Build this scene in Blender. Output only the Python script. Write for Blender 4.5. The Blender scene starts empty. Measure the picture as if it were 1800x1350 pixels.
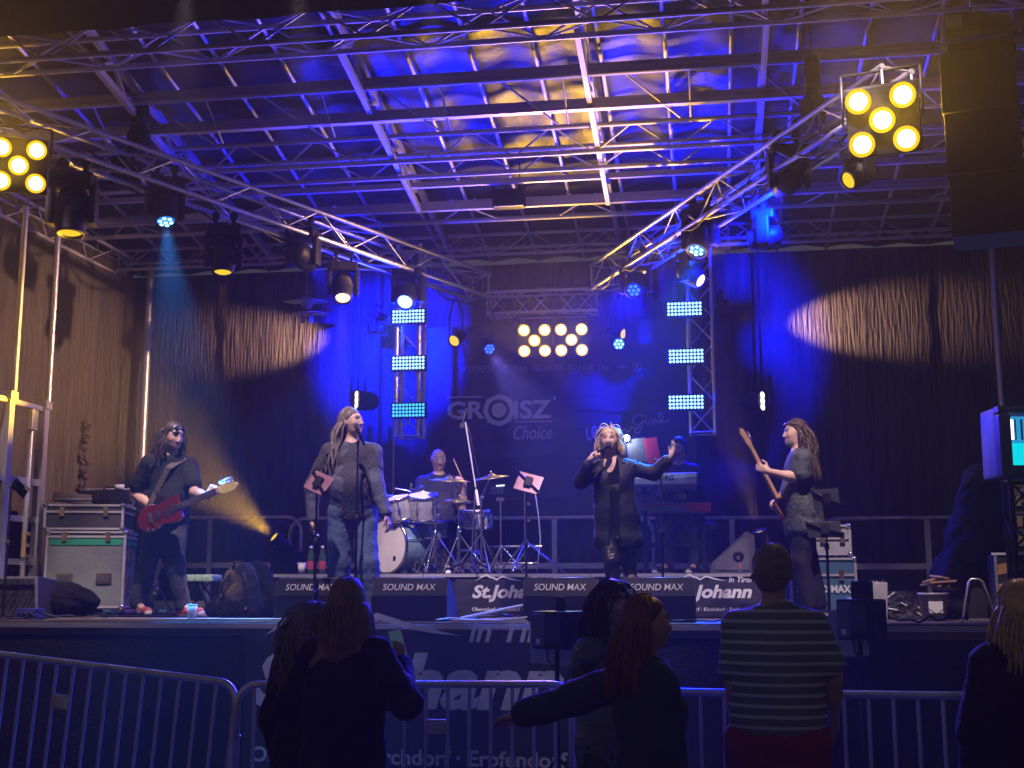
import bpy, bmesh, math, random
import numpy as np
from mathutils import Vector, Matrix, Quaternion

R = math.radians
random.seed(11)
rng = np.random.default_rng(11)
scene = bpy.context.scene
COL = scene.collection

# ------------------------------------------------------------------ camera
F_PX, CX, CY = 2200.0, 900.0, 675.0          # focal length and centre in photograph pixels (1800 x 1350)
EYE = Vector((0.0, 0.0, 1.65))
cam_data = bpy.data.cameras.new('camera')
cam_data.sensor_width = 36.0
cam_data.lens = 36.0 * F_PX / 1800.0
cam_data.clip_end = 500.0
cam = bpy.data.objects.new('camera', cam_data)
COL.objects.link(cam)
cam.location = EYE
cam.rotation_euler = (R(90 + 9.29), 0.0, R(9.0))
scene.camera = cam
CAM_ROT = cam.rotation_euler.to_matrix()

# ------------------------------------------------------------------ world (night) and exposure
world = bpy.data.worlds.new('World')
scene.world = world
world.use_nodes = True
wn = world.node_tree
sky = wn.nodes.new('ShaderNodeTexSky')
sky.sky_type = 'NISHITA'
sky.sun_disc = False
sky.sun_elevation = R(-1.3)
sky.sun_rotation = R(200.0)
wn.nodes['Background'].inputs['Strength'].default_value = 0.15
wn.links.new(sky.outputs['Color'], wn.nodes['Background'].inputs['Color'])
scene.view_settings.view_transform = 'Standard'
scene.view_settings.look = 'None'
scene.view_settings.gamma = 1.0
scene.view_settings.exposure = 0.0
cy = scene.cycles
cy.use_denoising = True
cy.max_bounces = 5
cy.diffuse_bounces = 3
cy.glossy_bounces = 3
cy.transmission_bounces = 4
cy.volume_bounces = 0
cy.transparent_max_bounces = 8
cy.sample_clamp_indirect = 2.0
cy.sample_clamp_direct = 0.0
cy.caustics_reflective = False
cy.caustics_refractive = False
cy.use_light_tree = True


# ------------------------------------------------------------------ measuring the place
def ray(px, py):
    return CAM_ROT @ Vector(((px - CX) / F_PX, -(py - CY) / F_PX, -1.0))


def PY(px, py, Y):
    d = ray(px, py)
    return EYE + d * ((Y - EYE.y) / d.y)


def PZ(px, py, Z):
    d = ray(px, py)
    return EYE + d * ((Z - EYE.z) / d.z)


def PX(px, py, X):
    d = ray(px, py)
    return EYE + d * ((X - EYE.x) / d.x)


Y_FRONT, Y_BACK = 10.5, 15.7
Z_DECK, Z_RISER = 1.37, 1.80
Y_RISER = 12.4
XC = -2.0


def roof_z(y):
    return 7.05 - 0.165 * (y - 9.6)


def PR(px, py, off=0.0):
    """point of the roof plane, off metres below it"""
    d = ray(px, py)
    # z = 7.05 - .165 (y - 9.6) - off
    a = 7.05 + 0.165 * 9.6 - off
    t = (a - EYE.z - 0.165 * EYE.y) / (d.z + 0.165 * d.y)
    return EYE + d * t


# ------------------------------------------------------------------ materials
MATS = {}


def M(name, col, rough=0.5, metal=0.0, var=0.2, vscale=6.0, bump=0.0, bscale=60.0, spec=0.5, stretch=None, coat=0.0):
    if name in MATS:
        return MATS[name]
    m = bpy.data.materials.new(name)
    m.use_nodes = True
    nt = m.node_tree
    b = nt.nodes['Principled BSDF']
    b.inputs['Roughness'].default_value = rough
    b.inputs['Metallic'].default_value = metal
    b.inputs['Specular IOR Level'].default_value = spec
    b.inputs['Coat Weight'].default_value = coat
    tc = nt.nodes.new('ShaderNodeTexCoord')
    vec = tc.outputs['Object']
    if stretch:
        mp = nt.nodes.new('ShaderNodeMapping')
        mp.inputs['Scale'].default_value = stretch
        nt.links.new(vec, mp.inputs['Vector'])
        vec = mp.outputs['Vector']
    nz = nt.nodes.new('ShaderNodeTexNoise')
    nz.inputs['Scale'].default_value = vscale
    nz.inputs['Detail'].default_value = 5.0
    nt.links.new(vec, nz.inputs['Vector'])
    rp = nt.nodes.new('ShaderNodeValToRGB')
    rp.color_ramp.elements[0].position = 0.3
    rp.color_ramp.elements[1].position = 0.75
    c = np.array(col[:3])
    rp.color_ramp.elements[0].color = (*(c * (1 - var)), 1)
    rp.color_ramp.elements[1].color = (*np.minimum(c * (1 + var), 1), 1)
    nt.links.new(nz.outputs['Fac'], rp.inputs['Fac'])
    nt.links.new(rp.outputs['Color'], b.inputs['Base Color'])
    mr = nt.nodes.new('ShaderNodeMapRange')
    mr.inputs['To Min'].default_value = max(rough - 0.1, 0.03)
    mr.inputs['To Max'].default_value = min(rough + 0.12, 1.0)
    nt.links.new(nz.outputs['Fac'], mr.inputs['Value'])
    nt.links.new(mr.outputs['Result'], b.inputs['Roughness'])
    if bump > 0:
        n2 = nt.nodes.new('ShaderNodeTexNoise')
        n2.inputs['Scale'].default_value = bscale
        n2.inputs['Detail'].default_value = 4.0
        nt.links.new(vec, n2.inputs['Vector'])
        bp = nt.nodes.new('ShaderNodeBump')
        bp.inputs['Strength'].default_value = bump
        bp.inputs['Distance'].default_value = 0.15
        nt.links.new(n2.outputs['Fac'], bp.inputs['Height'])
        nt.links.new(bp.outputs['Normal'], b.inputs['Normal'])
    MATS[name] = m
    return m


def EM(name, col, strength):
    if name in MATS:
        return MATS[name]
    m = bpy.data.materials.new(name)
    m.use_nodes = True
    nt = m.node_tree
    nt.nodes.clear()
    out = nt.nodes.new('ShaderNodeOutputMaterial')
    e = nt.nodes.new('ShaderNodeEmission')
    e.inputs['Color'].default_value = (*col, 1)
    e.inputs['Strength'].default_value = strength
    nt.links.new(e.outputs['Emission'], out.inputs['Surface'])
    m.cycles.emission_sampling = 'NONE'
    MATS[name] = m
    return m


ALU = M('aluminium_tube', (0.60, 0.60, 0.62), 0.38, 0.75, 0.25, 9.0, 0.05, 30)
ALU_DULL = M('galvanised_steel', (0.42, 0.42, 0.44), 0.5, 0.6, 0.3, 7.0, 0.08, 30)
STEEL = M('chrome', (0.75, 0.75, 0.77), 0.14, 1.0, 0.1, 12.0)
BLACK = M('black_paint', (0.006, 0.006, 0.007), 0.5, 0.0, 0.3, 14.0, 0.05, 90, 0.3)
BLACK_MATT = M('black_cloth', (0.014, 0.014, 0.016), 0.85, 0.0, 0.35, 9.0, 0.25, 45, 0.2)
BLACK_RUBBER = M('black_rubber', (0.016, 0.016, 0.017), 0.6, 0.0, 0.3, 10.0)
CABLE = M('cable_black', (0.012, 0.012, 0.012), 0.5)
WHITE_P = M('white_plastic', (0.75, 0.75, 0.77), 0.4, 0.0, 0.06)


# ------------------------------------------------------------------ mesh helpers
class MB:
    """collects faces of one mesh"""

    def __init__(self):
        self.v, self.f, self.mi, self.sm = [], [], [], []

    def add(self, verts, faces, mat=0, smooth=False):
        o = len(self.v)
        self.v.extend([tuple(p) for p in verts])
        self.f.extend([tuple(i + o for i in f) for f in faces])
        self.mi.extend([mat] * len(faces))
        self.sm.extend([smooth] * len(faces))
        return self

    def box(self, c, s, rot=None, mat=0, bevel=0.0):
        hx, hy, hz = s[0] / 2, s[1] / 2, s[2] / 2
        b = min(bevel, hx * .9, hy * .9, hz * .9)
        pts, faces = [], []
        if b <= 0:
            pts = [(x, y, z) for x in (-hx, hx) for y in (-hy, hy) for z in (-hz, hz)]
            faces = [(0, 1, 3, 2), (4, 6, 7, 5), (0, 4, 5, 1), (2, 3, 7, 6), (0, 2, 6, 4), (1, 5, 7, 3)]
        else:
            bm = bmesh.new()
            bmesh.ops.create_cube(bm, size=1.0)
            for v in bm.verts:
                v.co = Vector((v.co.x * s[0], v.co.y * s[1], v.co.z * s[2]))
            bmesh.ops.bevel(bm, geom=bm.edges[:], offset=b, segments=2, affect='EDGES', profile=0.7)
            bm.verts.index_update()
            pts = [tuple(v.co) for v in bm.verts]
            faces = [tuple(v.index for v in f.verts) for f in bm.faces]
            bm.free()
        m = rot if rot is not None else Matrix.Identity(3)
        c = Vector(c)
        return self.add([c + m @ Vector(p) for p in pts], faces, mat)

    def tube(self, pts, rad, n=8, mat=0, caps=True, smooth=True):
        pts = [Vector(p) for p in pts]
        if not hasattr(rad, '__len__'):
            rad = [rad] * len(pts)
        verts, faces = [], []
        t = (pts[1] - pts[0]).normalized()
        up = Vector((0, 0, 1)) if abs(t.z) < 0.9 else Vector((1, 0, 0))
        nrm = t.cross(up).normalized()
        for i, p in enumerate(pts):
            if i == 0:
                t = pts[1] - pts[0]
            elif i == len(pts) - 1:
                t = pts[-1] - pts[-2]
            else:
                t = pts[i + 1] - pts[i - 1]
            if t.length < 1e-9:
                t = Vector((0, 0, 1))
            t = t.normalized()
            nrm = (nrm - t * nrm.dot(t))
            if nrm.length < 1e-6:
                nrm = t.orthogonal()
            nrm.normalize()
            bi = t.cross(nrm)
            for k in range(n):
                a = 2 * math.pi * k / n
                verts.append(p + (nrm * math.cos(a) + bi * math.sin(a)) * rad[i])
        for i in range(len(pts) - 1):
            for k in range(n):
                k2 = (k + 1) % n
                faces.append((i * n + k, i * n + k2, (i + 1) * n + k2, (i + 1) * n + k))
        self.add(verts, faces, mat, smooth)
        if caps:
            o = len(self.v) - len(verts)
            self.f.append(tuple(o + k for k in range(n - 1, -1, -1)))
            self.f.append(tuple(o + (len(pts) - 1) * n + k for k in range(n)))
            self.mi += [mat, mat]
            self.sm += [False, False]
        return self

    def lathe(self, prof, n=24, mtx=None, mat=0, smooth=True):
        """prof: (radius, z) pairs revolved round z, then mtx"""
        m = mtx if mtx is not None else Matrix.Identity(4)
        verts, faces = [], []
        for r, z in prof:
            for k in range(n):
                a = 2 * math.pi * k / n
                verts.append(m @ Vector((max(r, 1e-4) * math.cos(a), max(r, 1e-4) * math.sin(a), z)))
        for i in range(len(prof) - 1):
            for k in range(n):
                k2 = (k + 1) % n
                faces.append((i * n + k, i * n + k2, (i + 1) * n + k2, (i + 1) * n + k))
        return self.add(verts, faces, mat, smooth)

    def prism(self, poly, d0, d1, mtx=None, mat=0, bevel=0.0):
        """poly in xy, extruded along z from d0 to d1"""
        m = mtx if mtx is not None else Matrix.Identity(4)
        n = len(poly)
        c = Vector((sum(p[0] for p in poly) / n, sum(p[1] for p in poly) / n))

        def ring(z, k):
            return [Vector((c.x + (p[0] - c.x) * k, c.y + (p[1] - c.y) * k, z)) for p in poly]
        if bevel > 0:
            size = max((Vector(p[:2]) - c).length for p in poly)
            k = 1 - bevel / size
            rings = [ring(d0, k), ring(d0 + bevel * .5, 1 - (1 - k) * .3), ring(d0 + bevel, 1), ring(d1 - bevel, 1),
                     ring(d1 - bevel * .5, 1 - (1 - k) * .3), ring(d1, k)]
        else:
            rings = [ring(d0, 1), ring(d1, 1)]
        verts = [m @ p for r in rings for p in r]
        faces = []
        for i in range(len(rings) - 1):
            for k in range(n):
                k2 = (k + 1) % n
                faces.append((i * n + k, i * n + k2, (i + 1) * n + k2, (i + 1) * n + k))
        faces.append(tuple(range(n - 1, -1, -1)))
        faces.append(tuple((len(rings) - 1) * n + k for k in range(n)))
        return self.add(verts, faces, mat)

    def build(self, name, mats, parent=None, smooth=None):
        me = bpy.data.meshes.new(name)
        me.from_pydata(self.v, [], self.f)
        if not isinstance(mats, (list, tuple)):
            mats = [mats]
        for m in mats:
            me.materials.append(m)
        me.polygons.foreach_set('material_index', self.mi)
        me.polygons.foreach_set('use_smooth', self.sm if smooth is None else [smooth] * len(self.f))
        me.update()
        return link(name, me, parent)


def link(name, data, parent=None):
    o = bpy.data.objects.new(name, data)
    COL.objects.link(o)
    if parent is not None:
        o.parent = parent
    return o


def thing(name, label, cat, loc=(0, 0, 0), group=None, rotz=0.0):
    o = bpy.data.objects.new(name, None)
    o.empty_display_size = 0.2
    COL.objects.link(o)
    o.location = loc
    o.rotation_euler = (0, 0, rotz)
    return tag(o, label, cat, group)


def tag(o, label, cat=None, group=None, kind=None):
    if label:
        o['label'] = label
    if cat:
        o['category'] = cat
    if group:
        o['group'] = group
    if kind:
        o['kind'] = kind
    return o


_UNIT = {}


def unit_cyl(mat, n=10):
    key = (mat.name, n)
    if key not in _UNIT:
        b = MB()
        b.tube([(0, 0, 0), (0, 0, 1)], 1.0, n)
        me = bpy.data.meshes.new('tube')
        me.from_pydata(b.v, [], b.f)
        me.materials.append(mat)
        me.polygons.foreach_set('use_smooth', b.sm)
        _UNIT[key] = me
    return _UNIT[key]


def rod(name, p0, p1, r, mat, parent=None, n=10):
    """one straight tube as an object of its own, sharing mesh data; p0 and p1 in the parent's frame"""
    p0, p1 = Vector(p0), Vector(p1)
    d = p1 - p0
    o = link(name, unit_cyl(mat, n), parent)
    q = Vector((0, 0, 1)).rotation_difference(d.normalized())
    o.matrix_local = Matrix.LocRotScale(p0, q, Vector((r, r, d.length)))
    return o


def unit_box(mat):
    key = (mat.name, 'box')
    if key not in _UNIT:
        b = MB()
        b.box((0, 0, 0.5), (1, 1, 1))
        me = bpy.data.meshes.new('bar')
        me.from_pydata(b.v, [], b.f)
        me.materials.append(mat)
        _UNIT[key] = me
    return _UNIT[key]


def bar(name, p0, p1, w, h, mat, parent=None, up=(0, 0, 1)):
    """a rectangular bar from p0 to p1: w across, h along up"""
    p0, p1 = Vector(p0), Vector(p1)
    z = (p1 - p0)
    L = z.length
    z.normalize()
    upv = Vector(up)
    if abs(z.dot(upv)) > 0.95:
        upv = Vector((0, 1, 0))
    x = upv.cross(z).normalized()
    y = z.cross(x)
    o = link(name, unit_box(mat), parent)
    o.matrix_local = Matrix.Translation(p0) @ Matrix((x, y, z)).transposed().to_4x4() @ Matrix.Diagonal((w, h, L, 1))
    return o


def frame(o, z, up=(0, 0, 1)):
    """matrix with origin o, local z along z, local y near up"""
    z = Vector(z).normalized()
    u = Vector(up)
    if abs(z.dot(u)) > 0.98:
        u = Vector((0, 1, 0))
    x = u.cross(z).normalized()
    y = z.cross(x)
    return Matrix.Translation(Vector(o)) @ Matrix((x, y, z)).transposed().to_4x4()


def text(name, s, mat, parent, mtx, width, height, shear=0.0, bold=0.0, space=1.0, thick=0.002):
    """lettering fitted into width x height: origin lower left, local x along the line, local z out of the surface"""
    cu = bpy.data.curves.new(name, 'FONT')
    cu.body = s
    cu.size = 1.0
    cu.offset = bold
    cu.shear = shear
    cu.space_character = space
    cu.resolution_u = 3
    tmp = bpy.data.objects.new('tmp', cu)
    COL.objects.link(tmp)
    dg = bpy.context.evaluated_depsgraph_get()
    dg.update()
    me = bpy.data.meshes.new_from_object(tmp.evaluated_get(dg))
    bpy.data.objects.remove(tmp)
    co = np.zeros(len(me.vertices) * 3)
    me.vertices.foreach_get('co', co)
    co = co.reshape(-1, 3)
    lo, hi = co.min(0), co.max(0)
    co[:, 0] = (co[:, 0] - lo[0]) * width / (hi[0] - lo[0])
    co[:, 1] = (co[:, 1] - lo[1]) * height / (hi[1] - lo[1])
    co[:, 2] = thick
    me.vertices.foreach_set('co', co.ravel())
    me.materials.clear()
    me.materials.append(mat)
    me.update()
    o = link(name, me, parent)
    o.matrix_local = mtx
    return o


def flat(name, pts, faces, mat, parent, mtx, thick=0.002):
    me = bpy.data.meshes.new(name)
    me.from_pydata([(p[0], p[1], thick) for p in pts], [], faces)
    me.materials.append(mat)
    o = link(name, me, parent)
    o.matrix_local = mtx
    return o


def wall_frame(p):
    """frame on a surface that faces the audience: x right, y up, z towards -Y"""
    return Matrix.Translation(Vector(p)) @ Matrix(((1, 0, 0), (0, 0, 1), (0, -1, 0))).transposed().to_4x4()


def noise_sin(p, scale, seed=0):
    """cheap smooth noise, p (n,3)"""
    r = np.random.default_rng(seed)
    out = np.zeros(len(p))
    for i in range(6):
        d = r.normal(size=3)
        d *= scale * (0.6 + 0.3 * i) / np.linalg.norm(d)
        ph = r.uniform(0, 6.28)
        out += np.sin(p @ d + ph + 1.3 * np.sin(p @ d[[1, 2, 0]] * 0.7 + ph * 2)) / (1 + 0.5 * i)
    return out / 2.5


def lamp(name, kind, loc, aim, col, power, parent=None, spot=40.0, blend=0.3, size=0.05, sizey=None):
    L = bpy.data.lights.new(name, kind)
    L.color = col
    L.energy = power
    if kind == 'SPOT':
        L.spot_size = R(spot)
        L.spot_blend = blend
        L.shadow_soft_size = size
    elif kind == 'POINT':
        L.shadow_soft_size = size
    elif kind == 'AREA':
        L.shape = 'RECTANGLE'
        L.size = size
        L.size_y = sizey or size
    o = bpy.data.objects.new(name, L)
    COL.objects.link(o)
    z = Vector(aim)
    q = Vector((0, 0, -1)).rotation_difference(z.normalized())
    o.location = loc
    o.rotation_mode = 'QUATERNION'
    o.rotation_quaternion = q
    if parent is not None:
        o.parent = parent
    return o

# ================================================================== the large structure
XL, XR = -8.3, 4.4
ASPH = M('asphalt', (0.045, 0.045, 0.048), 0.85, 0, 0.35, 3.0, 0.4, 80)
b = MB()
b.add([(-120, -36, 0), (118, -36, 0), (118, 116, 0), (-120, 116, 0)], [(0, 1, 2, 3)])
tag(b.build('ground', ASPH), 'dark asphalt ground in front of the stage', kind='structure')

DECK = M('stage_deck_plywood', (0.10, 0.075, 0.055), 0.5, 0, 0.35, 2.5, 0.1, 40)
b = MB()
b.box(((XL + XR) / 2, (Y_FRONT + 16.2) / 2, Z_DECK - 0.06), (XR - XL, 16.2 - Y_FRONT, 0.12), bevel=0.006)
deck = tag(b.build('stage_floor', DECK), 'brown plywood stage floor above the black skirt', kind='structure')
for i in range(6):
    x0 = XL + i * (XR - XL) / 6
    bar('edge_profile', (x0 + 0.004, Y_FRONT - 0.012, Z_DECK - 0.035), (x0 + (XR - XL) / 6 - 0.004, Y_FRONT - 0.012, Z_DECK - 0.035), 0.02, 0.045, ALU_DULL, deck)


def cloth_sheet(name, p0, p1, z0, z1, mat, nx=160, nz=70, amp=0.03, fold=7.0, seed=1, flare=0.0, hem=None):
    """hanging cloth between two ground points, with vertical folds"""
    p0, p1 = Vector(p0), Vector(p1)
    d = (p1 - p0)
    L = d.length
    n = Vector((d.y, -d.x, 0)).normalized()
    u = np.linspace(0, 1, nx)
    v = np.linspace(0, 1, nz)
    U, V = np.meshgrid(u, v)
    pt = np.stack([U.ravel() * L * fold / 6, V.ravel() * 1.2, np.full(U.size, seed * 3.1)], 1)
    w = noise_sin(pt, 6.0, seed) * 0.7 + noise_sin(pt * [3.1, 0.8, 1], 6.0, seed + 5) * 0.25
    w += noise_sin(pt * [1.5, 4.0, 1], 4.0, seed + 9) * 0.18
    w = w * amp * (0.35 + 0.65 * (1 - V.ravel())) if flare else w * amp
    X = p0.x + d.x * U.ravel() + n.x * w
    Y = p0.y + d.y * U.ravel() + n.y * w
    Z = z0 + (z1 - z0) * V.ravel()
    if hem is not None:
        Z = Z + (1 - V.ravel()) * hem * noise_sin(pt * [1, 0, 1], 5.0, seed + 2)
    idx = np.arange(nx * nz).reshape(nz, nx)
    q = np.stack([idx[:-1, :-1], idx[:-1, 1:], idx[1:, 1:], idx[1:, :-1]], -1).reshape(-1, 4)
    me = bpy.data.meshes.new(name)
    me.from_pydata(np.stack([X, Y, Z], 1).tolist(), [], q.tolist())
    me.materials.append(mat)
    me.polygons.foreach_set('use_smooth', [True] * len(q))
    return link(name, me)


CURTAIN = M('curtain_molton', (0.062, 0.053, 0.049), 0.66, 0, 0.45, 9.0, 0.55, 30.0, 0.3, (1.0, 1.0, 0.10))
SKIRT = M('skirt_cloth', (0.016, 0.016, 0.018), 0.8, 0, 0.3, 6.0, 0.2, 40, 0.25)

o = cloth_sheet('stage_skirt', (XL, Y_FRONT + 0.01, 0), (XR, Y_FRONT + 0.01, 0), 0.01, Z_DECK - 0.065, SKIRT, 240, 14, 0.012, 3, 3)
tag(o, 'plain black cloth skirt closing the front of the stage', 'stage skirt')

# back curtains and side curtains
Z_CT = 5.86
o = cloth_sheet('back_curtain', (-7.75, Y_BACK, 0), (-4.05, Y_BACK, 0), Z_DECK + 0.02, Z_CT, CURTAIN, 200, 110, 0.045, 6, 4, flare=1)
tag(o, 'black back curtain between the pole by the red guitar player and the banner', 'curtain')
o = cloth_sheet('back_curtain', (-0.30, Y_BACK, 0), (3.9, Y_BACK, 0), Z_DECK + 0.02, Z_CT, CURTAIN, 200, 110, 0.045, 6, 8, flare=1)
tag(o, 'black back curtain with the oval warm light pool behind the bass player', 'curtain')
o = cloth_sheet('back_curtain', (-4.05, Y_BACK + 0.08, 0), (-0.30, Y_BACK + 0.08, 0), Z_DECK + 0.02, Z_CT, CURTAIN, 90, 40, 0.03, 6, 12)
tag(o, 'black back curtain behind the printed drum banner', 'curtain')
o = cloth_sheet('side_curtain', (-7.95, 9.9, 0), (-7.72, 15.62, 0), Z_DECK + 0.02, Z_CT + 0.1, CURTAIN, 220, 110, 0.05, 4, 15, flare=1)
tag(o, 'brown lit black side curtain beside the flight cases', 'curtain')
o = cloth_sheet('side_curtain', (4.02, 10.3, 0), (3.8, 15.55, 0), Z_DECK + 0.02, Z_CT + 0.1, CURTAIN, 220, 90, 0.10, 6, 19, flare=1)
tag(o, 'creased black side curtain behind the black hanging loudspeaker', 'curtain')
# loose torn corner strip by the left pole
o = cloth_sheet('curtain_strip', (-7.72, 15.42, 0), (-7.42, 15.60, 0), Z_DECK + 0.4, Z_CT - 0.1, CURTAIN, 26, 90, 0.09, 14, 23, flare=1)
tag(o, 'crumpled loose strip of curtain hanging beside the round back pole', 'curtain')
# slit in the side curtain
b = MB()
c0 = PX(150, 742, -7.72)
ys = np.linspace(0, 1.25, 22)
for k in range(21):
    a = 0.030 + 0.02 * math.sin(k * 1.9) + 0.012 * math.sin(k * 4.1)
    p = c0 + Vector((0.02 * math.sin(k), 0.03 * math.sin(k * .7), -ys[k]))
    b.box(p + Vector((0.03, 0, 0)), (0.05 * (1 + .5 * math.sin(k * 2.3)), 2 * a, 0.045), Matrix.Rotation(0.5 * math.sin(k * 1.3), 3, 'X'), bevel=0.014)
tag(b.build('curtain_lacing', CURTAIN), 'crinkled vertical lacing seam on the lit side curtain', 'lacing')

# ------------------------------------------------------------------ printed banners
PRINT_GREY = M('print_grey', (0.68, 0.68, 0.74), 0.6, 0, 0.12, 5.0)
PRINT_DIM = M('print_dim', (0.32, 0.32, 0.34), 0.6, 0, 0.15, 5.0)
PRINT_FAINT = M('print_faint', (0.060, 0.060, 0.066), 0.6, 0, 0.4, 3.0)
BANNER = M('banner_vinyl', (0.040, 0.039, 0.043), 0.5, 0, 0.3, 1.2, 0.12, 6.0)
BANNER_BLACK = M('banner_black', (0.020, 0.020, 0.023), 0.55, 0, 0.25, 1.5, 0.1, 8.0)

YB = 15.40


def wf(px, py, Y):
    return wall_frame(PY(px, py, Y))


def span(px0, px1, py, Y):
    return (PY(px1, py, Y) - PY(px0, py, Y)).x


def rise(px, py0, py1, Y):
    return (PY(px, py1, Y) - PY(px, py0, Y)).z


lo, hi = PY(748, 915, YB), PY(1218, 560, YB)
bn = thing('backdrop_banner', 'large dark banner with pale lettering and a ring shaped letter behind the drums', 'banner', (lo.x, YB, lo.z))
W, H = hi.x - lo.x, hi.z - lo.z
b = MB()
nx, nz = 60, 30
gx, gz = np.meshgrid(np.linspace(0, W, nx), np.linspace(0, H, nz))
gy = 0.008 * np.sin(gx.ravel() * 3 + gz.ravel()) + 0.004 * np.sin(gx.ravel() * 9)
idx = np.arange(nx * nz).reshape(nz, nx)
q = np.stack([idx[:-1, :-1], idx[:-1, 1:], idx[1:, 1:], idx[1:, :-1]], -1).reshape(-1, 4)
b.add(np.stack([gx.ravel(), gy + 0.015, gz.ravel()], 1).tolist(), q.tolist(), 0, True)
b.build('banner_sheet', BANNER, bn)


def on_banner(px, py, out=0.0):
    p = PY(px, py, YB) - Vector((lo.x, YB, lo.z))
    return wall_frame((p.x, -0.004 - out, p.z))


def btext(s, px0, px1, py0, py1, mat, **k):
    return text('lettering', s, mat, bn, on_banner(px0, py1), span(px0, px1, py1, YB), rise(px0, py1, py0, YB), **k)


btext('GR', 786, 852, 706, 738, PRINT_GREY, bold=0.03)
btext('ISZ', 903, 970, 704, 737, PRINT_GREY, bold=0.03)
btext("'", 973, 977, 697, 704, PRINT_GREY, bold=0.02)
btext('Choice', 903, 971, 749, 773, PRINT_GREY, shear=0.25)
for (a, c, y) in ((785, 848, 700), (905, 971, 743)):
    flat('underline', [(0, 0), (span(a, c, y, YB), 0), (span(a, c, y, YB), 0.016), (0, 0.016)], [(0, 1, 2, 3)], PRINT_GREY, bn, on_banner(a, y))
# target shaped letter O with notched rim
ro = rise(875, 721, 694, YB)
pts, fcs = [], []
n = 64
for k in range(n):
    a = 2 * math.pi * k / n
    r1 = ro * (1.0 if k % 8 not in (0, 1) else 1.05)
    pts += [(r1 * math.cos(a), r1 * math.sin(a)), (ro * .70 * math.cos(a), ro * .70 * math.sin(a))]
for k in range(n):
    k2 = (k + 1) % n
    fcs.append((2 * k, 2 * k2, 2 * k2 + 1, 2 * k + 1))
flat('ring_letter', pts, fcs, PRINT_GREY, bn, on_banner(877, 721))
flat('ring_centre', [(ro * .48 * math.cos(2 * math.pi * k / 40), ro * .48 * math.sin(2 * math.pi * k / 40)) for k in range(40)],
     [tuple(range(40))], PRINT_GREY, bn, on_banner(877, 721))
btext('SONOR', 823, 871, 643, 657, PRINT_DIM, bold=0.015)
btext('Zildjian', 880, 927, 642, 658, PRINT_DIM, shear=0.3)
btext('VIC FIRTH', 935, 988, 642, 653, PRINT_DIM, bold=0.02)
btext('EVANS', 1000, 1043, 641, 652, PRINT_DIM, bold=0.03)
btext('DRUMHEADS', 1001, 1042, 654, 657, PRINT_DIM, bold=0.01)
# small round emblem, wavy emblem, line emblem
flat('emblem', [(0.030 * math.cos(k * .628) * (1 if k % 2 else .55), 0.030 * math.sin(k * .628) * (1 if k % 2 else .55)) for k in range(10)], [tuple(range(10))], PRINT_DIM, bn, on_banner(815, 650))
pts, fcs = [], []
for k in range(24):
    a = 2 * math.pi * k / 24
    pts += [(0.055 * math.cos(a), 0.055 * math.sin(a)), (0.044 * math.cos(a), 0.044 * math.sin(a))]
for k in range(24):
    k2 = (k + 1) % 24
    fcs.append((2 * k, 2 * k2, 2 * k2 + 1, 2 * k + 1))
o0 = len(pts)
pts += [(-.03, -.035), (-.018, -.035), (0, .012), (.018, -.035), (.03, -.035), (.004, .035), (-.004, .035)]
fcs.append(tuple(range(o0, o0 + 7)))
flat('emblem', pts, fcs, PRINT_DIM, bn, on_banner(1120, 645))
flat('emblem', [(0, .02), (.06, .035), (.16, .02), (.06, .005)], [(0, 1, 2, 3)], PRINT_DIM, bn, on_banner(1083, 648))
btext('Dw', 1050, 1073, 640, 654, PRINT_DIM, shear=0.2)


def stroke(name, pts, w, mat, parent, mtx):
    """pen stroke as a flat ribbon through smoothed points"""
    P = [Vector((p[0], p[1], 0)) for p in pts]
    out = []
    for i in range(len(P) - 1):
        p0, p1, p2, p3 = P[max(i - 1, 0)], P[i], P[i + 1], P[min(i + 2, len(P) - 1)]
        for s in range(6):
            t = s / 6
            out.append(0.5 * ((2 * p1) + (p2 - p0) * t + (2 * p0 - 5 * p1 + 4 * p2 - p3) * t * t + (3 * p1 - p0 - 3 * p2 + p3) * t ** 3))
    out.append(P[-1])
    v, f = [], []
    for i, p in enumerate(out):
        t = (out[min(i + 1, len(out) - 1)] - out[max(i - 1, 0)])
        t = t.normalized() if t.length > 1e-6 else Vector((1, 0, 0))
        nn = Vector((-t.y, t.x, 0)) * w / 2
        v += [(p + nn)[:2], (p - nn)[:2]]
        if i:
            f.append((2 * i - 2, 2 * i - 1, 2 * i + 1, 2 * i))
    return flat(name, v, f, mat, parent, mtx)


def sig(pts):
    base = PY(1030, 775, YB)
    loc = [((PY(x, y, YB) - base).x, (PY(x, y, YB) - base).z) for x, y in pts]
    stroke('signature', loc, 0.013, PRINT_GREY, bn, on_banner(1030, 775))


sig([(1031, 753), (1032, 765), (1036, 773), (1043, 765), (1048, 752), (1044, 750), (1041, 760), (1047, 772), (1058, 774), (1064, 764), (1062, 752), (1052, 750)])
sig([(1090, 760), (1098, 754), (1104, 760), (1110, 752), (1117, 754)])
sig([(1136, 733), (1126, 729), (1115, 733), (1113, 742), (1121, 748), (1130, 741), (1127, 752), (1121, 762), (1117, 757), (1124, 750)])
sig([(1130, 744), (1134, 738), (1138, 746), (1143, 740), (1148, 737), (1146, 745), (1151, 743), (1153, 737), (1157, 743), (1165, 738), (1162, 727), (1158, 728), (1160, 738), (1167, 742), (1175, 738)])
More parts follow.
